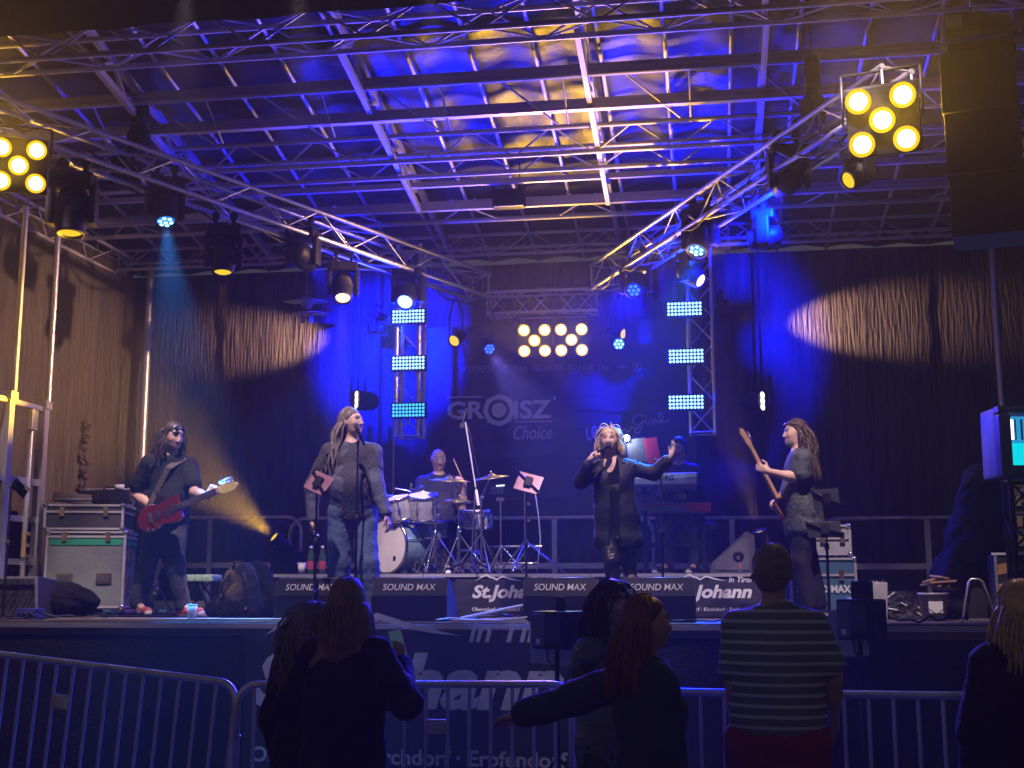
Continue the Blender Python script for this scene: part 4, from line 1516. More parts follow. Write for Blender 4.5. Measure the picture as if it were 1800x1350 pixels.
# ---- drum kit on the riser
SHELL = M('drum_silver_shell', (.42, .42, .46), .28, .35, .2, 12)
SHELL_B = M('drum_blue_grey_shell', (.16, .26, .33), .25, .3, .2, 12)
DHEAD = M('drum_head', (.62, .60, .57), .55, 0, .12, 5)
CYMB = M('cymbal_bronze', (.50, .45, .30), .28, .9, .2, 14, .1, 60)
Zr = Z_RISER


def drum(name, label, c, axis, r, depth, shell, lugs=8, head_front=DHEAD, hoop=STEEL, group=None):
    t = thing(name, label, 'drum', c, group)
    m = frame((0, 0, 0), axis)
    b = MB(); b.lathe([(r * .985, -depth / 2), (r, -depth / 2 + .01), (r, depth / 2 - .01), (r * .985, depth / 2)], 36, m); b.build('shell', shell, t)
    for z in (-1, 1):
        b = MB(); b.lathe([(r * 1.0, z * depth / 2 - .012), (r * 1.045, z * depth / 2 - .012), (r * 1.045, z * depth / 2 + .012), (r * .985, z * depth / 2 + .014), (r * .975, z * depth / 2 + .0)], 36, m); b.build('hoop', hoop, t)
        b = MB(); b.lathe([(r * .98, z * depth / 2 + .004 * z), (0, z * (depth / 2 + .006))], 36, m); b.build('drum_head', head_front, t)
    for k in range(lugs):
        a = 2 * math.pi * k / lugs + .2
        pa = m @ Vector((r * 1.05 * math.cos(a), r * 1.05 * math.sin(a), -depth / 2))
        pb = m @ Vector((r * 1.05 * math.cos(a), r * 1.05 * math.sin(a), depth / 2))
        rod('tension_rod', pa, pb, .005, STEEL, t, 6)
        pc = m @ Vector((r * 1.03 * math.cos(a), r * 1.03 * math.sin(a), 0))
        b = MB(); b.box(pc, (.028, .028, .045), m.to_3x3() @ Matrix.Rotation(a, 3, 'Z'), bevel=.006); b.build('lug', STEEL, t)
    return t


Yd = 13.05
ck = PY(700, 966, Yd)
kick = drum('bass_drum', 'big bass drum with pale front head and lettering', (ck.x, Yd + .12, Zr + .30), (-.50, -.86, .0), .285, .42, SHELL_B, 8, M('kick_head', (.50, .47, .45), .6, 0, .2, 3))
mk = frame((0, 0, 0), (-.50, -.86, 0))
text('lettering', 'SONOR', M('black_lettering', (.02, .02, .02), .6), kick, mk @ Matrix.Translation((-.01, .17, .225)), .16, .033, bold=.03)
b = MB(); b.lathe([(.022, 0), (.018, .004), (.006, .004), (.005, 0)], 16, mk @ Matrix.Translation((.12, -.13, .222))); b.build('vent', BLACK, kick)
for k in (-1, 1):
    a = -math.pi / 2 + k * .75
    pb = mk @ Vector((.29 * math.cos(a), .29 * math.sin(a), .1))
    pe = Vector((pb.x + k * .16, pb.y - .10, -.285))
    rod('spur', pb, pe, .010, STEEL, kick, 8)
drum('tom_drum', 'silver rack tom next to the dreadlocked singer', PY(703, 893, 12.95), (-.18, -.30, .93), .135, .22, SHELL, 6, group='rack toms')
drum('tom_drum', 'silver rack tom in the middle over the bass drum', PY(744, 891, 12.95), (.05, -.32, .94), .15, .24, SHELL, 6, group='rack toms')
cs = PY(756, 930, 13.15)
drum('snare_drum', 'blue grey snare drum under the middle rack tom', (cs.x, 13.25, cs.z), (0, -.1, 1), .175, .16, SHELL_B, 8)
cf = PY(834, 912, 13.15)
drum('floor_tom', 'silver floor tom right of the hi-hat', (cf.x, 13.25, cf.z), (.05, -.12, 1), .17, .17, SHELL, 8)
t = thing('tom_holder', 'chrome post holding the rack toms above the bass drum', 'drum hardware', (ck.x + .12, 13.1, Zr + .55))
rod('post', (0, 0, .02), (0, 0, .42), .014, STEEL, t)
rod('arm', (0, 0, .33), (-.17, -.03, .36), .010, STEEL, t)
rod('arm', (0, 0, .35), (.14, -.03, .38), .010, STEEL, t)
t = thing('snare_stand', 'chrome stand under the snare and floor toms', 'drum hardware', (cs.x + .05, 13.28, Zr))
tripod(t, 0, .22, .26)
rod('post', (0, 0, .12), (0, 0, cs.z - Zr - .10), .012, STEEL, t)
for k in range(3):
    rod('basket_arm', (0, 0, cs.z - Zr - .11), (.13 * math.cos(k * 2.1), .13 * math.sin(k * 2.1), cs.z - Zr - .09), .007, STEEL, t, 6)
t = thing('floor_tom_stand', 'chrome tripod under the floor tom', 'drum hardware', (cf.x, 13.25, Zr))
tripod(t, 0, .25, .28, rot=.6)
rod('post', (0, 0, .12), (0, 0, cf.z - Zr - .10), .012, STEEL, t)


def cymbal(label, px, py, Y, r, tilt, stand_px=None, hihat=False, legs_rot=0.3, boom=False):
    c = PY(px, py, Y)
    sx = PY(stand_px if stand_px else px, 990, Y).x
    t = thing('cymbal_stand', label, 'cymbal', (sx, Y, Zr))
    cc = c - Vector((sx, Y, Zr))
    m = frame(cc, tilt, (0, 1, 0))
    b = MB(); b.lathe([(0, .030), (.018, .028), (.035, .016), (.045, .008), (r * .5, .0), (r, -.018), (r, -.020), (r * .5, -.002), (.045, .006), (.0, .026)], 40, m); b.build('cymbal', CYMB, t)
    if hihat:
        b = MB(); b.lathe([(0, -.075), (.018, -.073), (.045, -.050), (r * .5, -.042), (r, -.028), (r, -.026), (r * .5, -.038), (.04, -.046), (0, -.07)], 40, m); b.build('lower_cymbal', CYMB, t)
    b = MB(); b.lathe([(.010, .03), (.014, .04), (.008, .055), (0, .056)], 10, m); b.build('wing_nut', STEEL, t)
    tripod(t, 0, .42, .30, .009, STEEL, legs_rot)
    top = cc.copy()
    if boom:
        k = Vector((0, 0, cc.z * .78))
        rod('post', (0, 0, .08), k, .012, STEEL, t)
        rod('boom_arm', k + (k - cc) * .25, cc + Vector((0, 0, .02)), .008, STEEL, t)
        b = MB(); b.lathe([(0, -.02), (.022, -.018), (.022, .018), (0, .02)], 12, Matrix.Translation(k) @ Matrix.Rotation(math.pi / 2, 4, 'X')); b.build('tilter', STEEL, t)
    else:
        rod('post', (0, 0, .08), (cc.x * .2, 0, cc.z * .6), .013, STEEL, t)
        rod('upper_post', (cc.x * .2, 0, cc.z * .6), cc + Vector((0, 0, .05)), .008, STEEL, t)
    for zz in (.42, cc.z * .6):
        b = MB(); b.lathe([(.013, 0), (.021, .008), (.021, .04), (.013, .048)], 10, Matrix.Translation((cc.x * .2 if zz > .5 else 0, 0, zz - .02))); b.build('collar', STEEL, t)
        rod('wing_screw', (0, -.02, zz), (.0, -.05, zz), .006, STEEL, t, 6)


cymbal('crash cymbal in front of the drummer on a chrome boom stand', 790, 842, 12.85, .225, (.06, -.10, 1), 765, False, .4, True)
cymbal('ride cymbal right of the drummer on a chrome boom stand', 864, 837, 12.95, .19, (-.10, -.16, 1), 846, False, 1.0, True)
cymbal('low hi-hat cymbals between the crash and the floor tom', 806, 878, 12.85, .165, (.05, -.06, 1), 806, True, .2)
cymbal('dark small cymbal partly behind the dreadlocked singer', 676, 872, 13.25, .15, (-.15, -.05, 1), 690, False, .2, True)
# boom microphone above the kit
x = PY(828, 990, 12.6).x
t = thing('boom_stand', 'tall boom microphone stand rising in front of the drums', 'microphone stand', (x, 12.62, Zr))
tripod(t, 0, .14, .36, .011, BLACK, .9)
pj = PY(836, 856, 12.62) - Vector((x, 12.62, Zr))
rod('post', (0, 0, .10), pj, .011, STEEL, t)
tip = PY(818, 742, 12.62) - Vector((x, 12.62, Zr))
rod('boom_arm', pj + (pj - tip) * .28, tip, .008, M('white_boom', (.7, .7, .72), .3, .3), t)
rod('counterweight', pj + (pj - tip) * .28, pj + (pj - tip) * .05, .016, WHITE_P, t)
mic(t, tip + Vector((-.03, 0, -.01)), (-.25, .05, -.95))
cab = [tip, tip + Vector((.05, 0, -.12)), tip + Vector((.085, 0, -.30)), pj + Vector((.05, 0, .05)), pj]
b = MB(); b.tube(cab, .004, 6); b.build('cable', CABLE, t)
# small tablet and its stand at the right of the kit, percussion stands
x = PY(881, 990, 13.1).x
t = thing('small_stand', 'chrome stand with a small grey display right of the ride cymbal', 'stand', (x, 13.1, Zr))
pj = PY(880, 878, 13.1) - Vector((x, 13.1, Zr))
tripod(t, 0, .3, .24, .009, STEEL, .1)
rod('post', (0, 0, .1), pj, .012, STEEL, t)
bx('clamp', pj, (.09, .05, .05), STEEL, t, bevel=.015)
dp = PY(873, 862, 13.05) - Vector((x, 13.1, Zr))
bx('display', dp, (.14, .10, .012), M('display_grey', (.25, .25, .30), .4), t, Matrix.Rotation(.9, 3, 'X'), .004)
b = MB(); b.tube([dp + Vector((-.01, .03, .05)), dp + Vector((.08, .03, .055))], .008, 8); b.build('edge_light', EM('white_tube', (.7, .85, 1), 1.6), t)
x = PY(922, 990, 12.9).x
t = thing('stand', 'chrome boom stand with long splayed legs behind the large pink tablet', 'stand', (x, 12.95, Zr))
tripod(t, 0, .34, .42, .011, STEEL, .35)
rod('post', (0, 0, .15), (0, 0, .95), .012, STEEL, t)
for zz in (.55, .72, .88):
    bx('clamp', (.03, -.02, zz), (.06, .04, .03), STEEL, t, bevel=.008)
b = MB(); b.tube([(.09, 0, .95), (.14, 0, .6), (.16, 0, .35), (.12, 0, .02)], .005, 6); b.build('cable', WHITE_P, t)
# hardware clutter under the kit
rr = np.random.default_rng(7)
t = thing('pedal_frame', 'chrome pedal and rack hardware low under the drum kit', 'drum hardware', (PY(800, 1000, 13.2).x, 13.0, Zr))
for k in range(16):
    x0 = rr.uniform(-.75, .85)
    y0 = rr.uniform(-.1, .5)
    rod('strut', (x0, y0, .02), (x0 + rr.uniform(-.2, .2), y0 + rr.uniform(-.1, .1), rr.uniform(.12, .32)), .008, STEEL if k % 3 else BLACK, t, 8)
for (xa, xb, zz) in ((-.3, .25, .26), (.3, .9, .30), (.35, .85, .12)):
    rod('rail', (xa, .45, zz), (xb, .45, zz), .014, STEEL, t, 8)
bx('foot_plate', (-.15, .05, .04), (.1, .28, .012), STEEL, t, Matrix.Rotation(.3, 3, 'X'), .003)
bx('foot_plate', (.22, .05, .04), (.1, .28, .012), STEEL, t, Matrix.Rotation(.3, 3, 'X'), .003)
t = thing('drum_throne', 'black round drum throne under the drummer', 'stool', (PY(768, 990, 13.75).x, 13.85, Zr))
b = MB(); b.lathe([(0, .40), (.16, .40), (.18, .43), (.17, .48), (0, .49)], 24); b.build('seat', BLACK_MATT, t)
rod('post', (0, 0, .1), (0, 0, .41), .016, STEEL, t); tripod(t, 0, .25, .26)

# ---- keyboards
Yk = 13.0
KEYW = M('keyboard_silver', (.50, .52, .60), .4, .2)
KRED = M('keyboard_red', (.22, .008, .02), .35)
KDARK = M('keyboard_dark', (.08, .08, .09), .5)
pa, pb = PY(1085, 842, Yk), PY(1224, 842, Yk)
t = thing('keyboard', 'silver keyboard on the upper tier facing the audience with its back', 'keyboard', ((pa.x + pb.x) / 2, Yk, pa.z))
w = pb.x - pa.x
prof = [(-.02, -.06), (.34, -.11), (.36, -.05), (.14, .07), (.0, .055), (-.02, .0)]
b = MB(); b.prism(prof, -w / 2, w / 2, Matrix(((0, 0, 1, 0), (1, 0, 0, 0), (0, 1, 0, 0), (0, 0, 0, 1))))
kb = b.build('case', KEYW, t)
for sx in (-1, 1):
    b = MB(); b.prism(prof, 0, .02, Matrix(((0, 0, 1, sx * (w / 2 + .011) - .01), (1, 0, 0, 0), (0, 1, 0, 0), (0, 0, 0, 1)))); b.build('end_cheek', KDARK, t)
text('lettering', 'KORG', M('black_lettering', (.02, .02, .02), .6), t, wall_frame((-.02, -.022, -.025)), .20, .055, bold=.04)
for k in range(6):
    bx('socket', (.30 + k * .03, -.022, .0), (.018, .01, .012), BLACK, t, bevel=.002)
for k in range(30):
    bx('key', (-w / 2 + .05 + k * (w - .1) / 30, .24, .015 - .0), ((w - .1) / 30 - .002, .12, .012), WHITE_P, t, Matrix.Rotation(-.5, 3, 'X'), 0)
pa, pb = PY(1118, 893, Yk + .1), PY(1250, 893, Yk + .1)
t = thing('keyboard', 'red stage piano on the lower tier of the keyboard stand', 'keyboard', ((pa.x + pb.x) / 2, Yk + .1, pa.z))
w = pb.x - pa.x
bx('case', (0, .15, 0), (w, .30, .10), KRED, t, bevel=.012)
bx('back_panel', (-.14, -.003, -.012), (w * .70, .008, .07), KDARK, t, bevel=.002)
for k in range(30):
    bx('key', (-w / 2 + .05 + k * (w - .1) / 30, .24, .056), ((w - .1) / 30 - .002, .12, .010), WHITE_P, t, None, 0)
kx = (pa.x + pb.x) / 2
t = thing('keyboard_stand', 'black two tier keyboard stand', 'stand', (kx, Yk + .15, Zr))
zk1, zk2 = pa.z - Zr - .055, PY(1150, 842, Yk).z - Zr - .10
for sx in (-1, 1):
    bar('post', (sx * .30, .10, .02), (sx * .30, .10, zk2), .045, .06, BLACK, t, up=(0, 1, 0))
    bar('foot', (sx * .30, -.25, .02), (sx * .30, .35, .02), .05, .035, BLACK, t)
    bar('lower_arm', (sx * .30, -.12, zk1), (sx * .30, .25, zk1), .045, .03, BLACK, t)
    bar('upper_arm', (sx * .30, -.15, zk2), (sx * .30, .22, zk2 - .03), .045, .03, BLACK, t)
bar('cross_bar', (-.3, .12, .3), (.3, .12, .3), .04, .04, BLACK, t)
x = PY(1234, 930, 13.6).x
zs = PY(1234, 925, 13.6).z - Zr
t = thing('keyboard_stool', 'black padded stool with chrome post behind the keyboards', 'stool', (x, 13.6, Zr))
b = MB(); b.lathe([(0, zs - .06), (.15, zs - .06), (.175, zs - .03), (.17, zs + .03), (.1, zs + .045), (0, zs + .045)], 26); b.build('seat', M('black_leather', (.03, .03, .034), .3, 0, .2, 10, .1, 40), t)
rod('post', (0, 0, .12), (0, 0, zs - .05), .02, STEEL, t)
for k in range(5):
    a = k * 1.257
    rod('foot', (0, 0, .16), (.25 * math.cos(a), .25 * math.sin(a), .02), .014, BLACK, t, 8)
# music stand with red folder and clip lamp
pf = PY(1140, 792, Yk + .05)
t = thing('music_folder', 'open red music folder on the keyboards', 'folder', pf)
bx('red_cover', (0.04, 0, 0), (.14, .012, .27), M('red_folder', (.22, .008, .05), .45), t, Matrix.Rotation(R(-9), 3, 'Y'), .003)
bx('dark_page', (-.12, .01, -.0), (.20, .012, .26), M('dark_page', (.03, .03, .05), .6, 0, .6, 40), t, Matrix.Rotation(R(-6), 3, 'Y'), .003)
bx('holder', (0, .03, -.17), (.36, .02, .03), BLACK, t, bevel=.004)
pl = PY(1101, 770, Yk)
t = thing('clip_lamp', 'small dazzling clip lamp behind the singing woman\'s head', 'lamp', pl)
b = MB(); b.lathe([(.04, 0), (.04, .012), (.02, .03), (0, .032)], 14, frame((0, .02, 0), (0, 1, 0))); b.build('shade', BLACK, t)
lens_disc('bulb', EM('clip_lamp_white', (.75, .9, 1), 12), t, frame((0, .012, 0), (-.2, -1, 0)), .036, .5)
b = MB(); b.tube([(0.02, .04, -.0), (.06, .06, -.06), (.05, .06, -.2)], .006, 6); b.build('gooseneck', BLACK, t)
lamp('glow', 'POINT', (0, -.06, 0), (0, -1, 0), (.7, .85, 1), 14, t, size=.03)

# ---- cases on the right
p = PY(1447, 1060, 12.9)
t = flight_case('blue flight case with white lettering behind the bass player', (p.x - .02, 12.95, Z_DECK + .02), (.62, .5, .56), CASE_BLUE, R(3), None, False, .30)
text('lettering', 'SOUND MAX', M('white_lettering2', (.6, .6, .62), .6), t, wall_frame((-.26, -.256, .22)), .52, .075, bold=.035)
bx('paper_tag', (.19, -.252, .08), (.13, .006, .06), WHITE_P, t, bevel=0)
flight_case('small white topped flight case stacked on the blue one', (p.x + .10, 12.95, Z_DECK + .605), (.34, .36, .30), M('case_white', (.26, .26, .28), .5), R(0), None, False, .45)
p = PY(1544, 1060, 12.0)
t = thing('power_box', 'upright white connection box behind the front fill speaker', 'box', (p.x, 12.0, Z_DECK))
bx('box', (0, 0, .17), (.14, .2, .34), M('box_offwhite', (.34, .34, .36), .5), t, Matrix.Rotation(.05, 3, 'Y'), .012)
bx('socket', (0, -.105, .1), (.05, .02, .07), BLACK, t, bevel=.005)
for k in range(3):
    bx('catch', (-.05 + k * .05, -.0, .35), (.02, .05, .02), STEEL, t, bevel=.004)
t = thing('power_box', 'low pale plug box beside the blue flight case', 'box', (PY(1505, 1065, 12.2).x, 12.2, Z_DECK))
bx('box', (0, 0, .10), (.16, .2, .20), M('box_offwhite', (.34, .34, .36), .5), t, None, .012)
for k in range(2):
    bx('catch', (-.03 + k * .06, -.02, .21), (.02, .05, .03), STEEL, t, bevel=.005)
CLEAR = M('clear_wrap', (.08, .08, .10), .15, 0, .7, 18, .9, 24)
t = thing('wrapped_crate', 'low crate wrapped in shiny crumpled foil near the bucket', 'crate', (PY(1588, 1080, 12.3).x, 12.3, Z_DECK))
b = MB()
b.box((0, 0, .13), (.42, .3, .26), bevel=.03)
b.build('crate_body', CLEAR, t)
for k in range(14):
    q = Vector((rr.uniform(-.2, .2), -.155, rr.uniform(.02, .24)))
    bx('foil_crease', q, (rr.uniform(.04, .12), .012, .012), WHITE_P if k % 3 == 0 else CLEAR, t, Matrix.Rotation(rr.uniform(-1, 1), 3, 'Y'), .004)
p = PY(1642, 1086, 11.6)
t = thing('bucket', 'white plastic bucket with a wire handle and scraps on top', 'bucket', (p.x, 11.6, Z_DECK))
b = MB(); b.lathe([(0, 0), (.10, 0), (.125, .22), (.132, .225), (.132, .245), (.12, .245), (.098, .01), (0, .01)], 24); b.build('pail', M('bucket_white', (.24, .23, .28), .4), t)
b = MB(); b.tube([(-.13, -.02, .22), (-.11, -.12, .14), (0, -.15, .06), (.11, -.12, .14), (.13, -.02, .22)], .005, 6); b.build('handle', BLACK, t)
bx('print_patch', (.0, -.116, .12), (.12, .006, .10), WHITE_P, t, None, .002)
for k in range(6):
    bx('scrap', (rr.uniform(-.08, .1), rr.uniform(-.06, .06), .28 + .02 * k), (.22, .08, .018), M('brown_paper', (.28, .17, .09), .7), t, Matrix.Rotation(rr.uniform(-.5, .5), 3, 'Y') @ Matrix.Rotation(k, 3, 'Z'), .005)
t = thing('stand_board', 'small leaning A shaped metal sign stand beside the draped cloth', 'sign stand', (PY(1722, 1085, 11.2).x, 11.3, Z_DECK))
b = MB(); b.tube([(-.13, -.03, .0), (-.05, .0, .34), (-.03, .0, .36), (.03, .0, .36), (.06, 0, .34), (.17, -.03, 0)], .011, 8); b.build('front_hoop', ALU, t)
b = MB(); b.box((.01, .02, .18), (.16, .012, .30), Matrix.Rotation(-.08, 3, 'X'), bevel=.003); b.build('panel', CASE_BLACK, t)
bx('foot_bar', (.02, -.05, .02), (.34, .03, .02), ALU_DULL, t, None, .004)
t = thing('hazard_case', 'case edge with black and orange hazard stripes by the glowing box', 'case', (PY(1775, 1085, 11.9).x, 11.9, Z_DECK))
bx('case_body', (0, 0, .29), (.26, .35, .58), CASE_BLACK, t, None, .01)
for x in (-.13, .13):
    bar('edge_profile', (x, -.177, 0), (x, -.177, .58), .02, .02, ALU, t, up=(0, 1, 0))
bar('top_edge', (-.16, -.177, .585), (.16, -.177, .585), .02, .02, WHITE_P, t)
for k in range(3):
    b = MB(); b.prism([(-.115, .06 + k * .17), (.03, .09 + k * .17), (.03, .18 + k * .17), (-.115, .15 + k * .17)], .1775, .181, Matrix(((1, 0, 0, 0), (0, 0, -1, 0), (0, 1, 0, 0), (0, 0, 0, 1)))); b.build('stripe', M('orange_stripe', (.45, .24, .08), .5), t)
# stacked cases at the right edge
for k, (z0, hh, m, lab) in enumerate(((0.60, .20, CASE_GREY, 'grey case at the bottom of the stack at the far edge'), (.81, .15, M('case_redwhite', (.40, .05, .06), .5), 'red sided case in the stack at the far edge'), (.97, .20, CASE_GREY, 'grey ribbed case in the upper stack at the far edge'), (1.18, .16, M('case_white', (.26, .26, .28), .5), 'white case on top of the stack at the far edge'))):
    flight_case(lab, (PY(1812, 960, 12.6).x, 12.6, Z_DECK + z0), (.52, .5, hh), m, 0, None, False, .4, corners=False)
flight_case('dark flight case carrying the stack at the far edge', (PY(1812, 960, 12.6).x, 12.6, Z_DECK + .02), (.56, .54, .57), CASE_BLACK, 0, None, False, .3)

# glowing cyan box on a black truss post
p = PY(1783, 780, 10.95)
t = thing('glowing_box', 'blue plastic box with a glowing cyan window on a black post', 'light box', p)
w, h, d = .42, .58, .42
BOXB = M('blue_box_plastic', (.16, .16, .50), .4)
rzb = Matrix.Rotation(R(10), 3, 'Z')
bx('casing', (0, .06, 0), (w, d - .12, h), BOXB, t, rzb, .03)
for (c, s_) in (((0, -.17, h / 2 - .03), (w, .10, .06)), ((0, -.17, -h / 2 + .045), (w, .10, .09)), ((-w / 2 + .05, -.17, 0), (.10, .10, h - .14)), ((w / 2 - .03, -.17, 0), (.06, .10, h - .14))):
    bx('window_frame', rzb @ Vector(c), s_, M('dark_blue_plastic', (.03, .05, .10), .35), t, rzb, .012)
bx('upper_pane', rzb @ Vector((.01, -.135, .10)), (w - .14, .01, .22), EM('cyan_pane', (.02, .30, .62), 1.0), t, rzb, 0)
bx('lower_pane', rzb @ Vector((.01, -.137, -.105)), (w - .14, .01, .185), EM('turquoise_pane', (.0, .62, .72), 1.15), t, rzb, 0)
bx('tube_lamp', rzb @ Vector((-w / 2 + .125, -.16, .10)), (.035, .02, .17), EM('tube_white', (.75, .95, 1.0), 3.0), t, rzb, .008)
for k in range(4):
    bx('shelf_strip', rzb @ Vector((-.05 + k * .055, -.15, .10)), (.012, .02, .17), M('shelf_blue', (.02, .10, .25), .4), t, rzb, .002)
lamp('glow', 'AREA', rzb @ Vector((0, -.25, -.02)), rzb @ Vector((0, -1, -.1)), (.05, .5, 1.0), 9, t, size=.25, sizey=.4)
pz = p.z - h / 2 - Z_DECK
truss('box_post', 'black truss post carrying the glowing cyan box', (p.x + .04, 10.97, Z_DECK), (p.x + .04, 10.97, Z_DECK + pz - .02), .22, 4, .26, BLACK, .024, .010, cat='post')

# ---- front fill speakers on poles in the pit
CLOTH_BLUE = M('white_sheet', (.55, .55, .60), .7, 0, .1, 6, .2, 20)
for (px0, px1, py0, py1, side_w, lab, lab2) in ((928, 1030, 1074, 1140, .17, 'small black speaker on a pole before the third wedge monitor', 'pale cloth tied under the speaker before the third wedge monitor'),
                                                (1464, 1556, 1053, 1124, .16, 'small black speaker on a pole beside the man in the striped shirt', 'pale cloth tied under the speaker beside the man in the striped shirt')):
    Ys = 9.3
    a, c = PY(px0, py1, Ys), PY(px1, py0, Ys)
    cx_, w, h = (a.x + c.x) / 2, c.x - a.x, c.z - a.z
    t = thing('pole_speaker', lab, 'speaker', (cx_, Ys, 0))
    rot = Matrix.Rotation(R(-28), 3, 'Z')
    bx('cabinet', (0.02, 0, a.z + h / 2), (w * .72, .27, h), BLACK, t, rot, .018)
    bx('rear_panel', rot @ Vector((-w * .20 + .02, -.142, a.z + h / 2)) , (w * .26, .015, h * .86), M('speaker_grey', (.10, .10, .11), .5), t, rot, .006)
    bx('amp_plate', rot @ Vector((w * .14, -.142, a.z + h * .52)), (w * .32, .012, h * .66), CASE_BLACK, t, rot, .004)
    bx('sticker', rot @ Vector((-w * .14, -.153, a.z + h * .20)), (.035, .006, .04), WHITE_P, t, rot, .001)
    stroke('logo_mark', [(0, 0), (.02, .02), (.03, .005), (.06, .03)], .006, M('logo_red', (.35, .12, .10), .5), t, Matrix.Translation(rot @ Vector((-w * .27, -.154, a.z + h * .48))) @ rot.to_4x4() @ wall_frame((0, 0, 0)))
    bx('top_handle', (0.03, 0, c.z + .05 if px0 < 1000 else c.z + .06), (.05, .06, .11) if px0 < 1000 else (.12, .12, .13), BLACK, t, rot, .01)
    rod('pole', (0, 0, .02), (0, 0, a.z + .02), .018, BLACK, t)
    for k in range(3):
        aa = k * 2.1 + .4
        rod('tripod_leg', (0, 0, .45), (.40 * math.cos(aa), .40 * math.sin(aa), .015), .012, BLACK, t, 8)
    b = MB(); b.tube([(-.06, -.1, a.z + .02), (-.05, -.13, a.z - .08), (.0, -.06, a.z - .14), (.01, -.03, a.z - .5)], .008, 6); b.build('cable', CABLE, t)
    o = cloth_sheet('cloth', (cx_ - w * .52, Ys + .17, 0), (cx_ + w * .22, Ys + .20, 0), a.z - .11, c.z - .08, CLOTH_BLUE, 26, 14, .025, 10, int(px0), hem=.03)
    tag(o, lab2, 'cloth')

# ---- crowd barriers
BAR_M = M('barrier_zinc', (.66, .67, .70), .36, .5, .25, 8, .05, 30)


def barrier(label, A, B, plate=None, spacing=.125, tilt=0.0):
    A, B = Vector(A), Vector(B)
    A.z = B.z = 0
    d = B - A
    L = d.length
    t = thing('crowd_barrier', label, 'barrier', A, 'crowd barriers before the stage')
    t.rotation_euler = (0, tilt, math.atan2(d.y, d.x))
    if tilt:
        t.location.z = L * math.sin(tilt)
    b = MB()
    pts = [(0.02, 0, .18), (.02, 0, .98)]
    for k in range(1, 7):
        a = math.pi - k * math.pi / 12
        pts.append((.14 + .12 * math.cos(a), 0, .98 + .12 * math.sin(a)))
    pts2 = [(L - q[0], q[1], q[2]) for q in pts[::-1]]
    b.tube(pts + pts2 + [(L - .02, 0, .18), (L - .04, 0, .16), (.04, 0, .16), (.02, 0, .18)], .021, 12)
    b.build('frame_tube', BAR_M, t)
    n = int((L - .1) / spacing)
    off = (L - (n - 1) * spacing) / 2
    for k in range(n):
        rod('bar', (off + k * spacing, 0, .17), (off + k * spacing, 0, 1.085), .0105, BAR_M, t, 8)
    if plate is not None:
        k = plate
        bx('name_plate', (off + (k + .5) * spacing, 0, .86), (spacing - .015, .008, .085), BAR_M, t, None, .002)
    for x in (.25, L - .25):
        bar('foot', (x, -.28, .015), (x, .28, .015), .04, .02, BAR_M, t)
        rod('foot_post', (x, 0, .02), (x, 0, .17), .016, BAR_M, t)
    for z in (.35, .80):
        b = MB(); b.tube([(L - .02, -.02, z), (L + .015, -.03, z), (L + .025, 0, z), (L + .015, .03, z), (L - .02, .02, z)], .009, 6); b.build('hook', BAR_M, t)


E1 = PY(402, 1208, 7.25)
S1 = PY(-260, 1150, 7.75)
barrier('slanting crowd barrier before the flight cases', S1, E1, 11, .128, R(4.6))
S2, E2 = PZ(412, 1203, 1.1), PZ(1012, 1203, 1.1)
barrier('crowd barrier before the big lettered banner', S2, E2, 8)
S3, E3 = PZ(1022, 1214, 1.1), PZ(1752, 1224, 1.1)
barrier('crowd barrier behind the man in the striped shirt', S3, E3)
S4, E4 = PZ(1762, 1224, 1.1), PZ(2300, 1215, 1.1)
barrier('crowd barrier behind the blonde woman at the picture edge', S4, E4)

# ---- hanging loudspeaker with hoist
a, c = PY(1672, 428, 9.55), PY(1788, 100, 9.55)
t = thing('hanging_loudspeaker', 'tall black loudspeaker hanging at the roof corner', 'loudspeaker', ((a.x + c.x) / 2, 9.55, a.z))
w, h = c.x - a.x, c.z - a.z
rotl = Matrix.Rotation(R(-15), 3, 'Z') @ Matrix.Rotation(R(0.8), 3, 'Y')
for k in range(3):
    bx('cabinet', (0.008 * (1 - k), 0, h * (k + .5) / 3), (w * .93, .45, h / 3 - .008), GRILLE, t, rotl, .012)
for sx in (-1, 1):
    bar('fly_bracket', (sx * w * .40, -.1, h), (sx * w * .40, -.1, h + .08), .05, .03, BLACK, t, up=(0, 1, 0))
bx('fly_bar', (0, 0, h + .10), (w * .9, .12, .06), BLACK, t, rotl, .01)
bx('hoist_body', (-.10, .05, h + .28), (.30, .2, .20), BLACK_RUBBER, t, None, .03)
bx('hoist_motor', (.14, .05, h + .27), (.22, .17, .17), BLACK_RUBBER, t, None, .05)
bx('label_plate', (-.18, -.055, h + .30), (.12, .008, .10), M('plate_grey', (.30, .30, .28), .5), t, None, .002)
for k in range(9):
    b = MB(); b.lathe([(.012, -.012), (.018, 0), (.012, .012), (.006, 0)], 8, Matrix.Translation((-.02, .05, h + .15 + .0 if k < 1 else h + .38 + k * .035)) @ Matrix.Rotation(k * 1.57, 4, 'X')); b.build('chain_link', STEEL, t)
b = MB(); b.tube([(.22, .05, h + .3), (.34, .05, h + .22), (.40, .05, h + .4), (.45, .05, h + .6)], .008, 6); b.build('cable', CABLE, t)

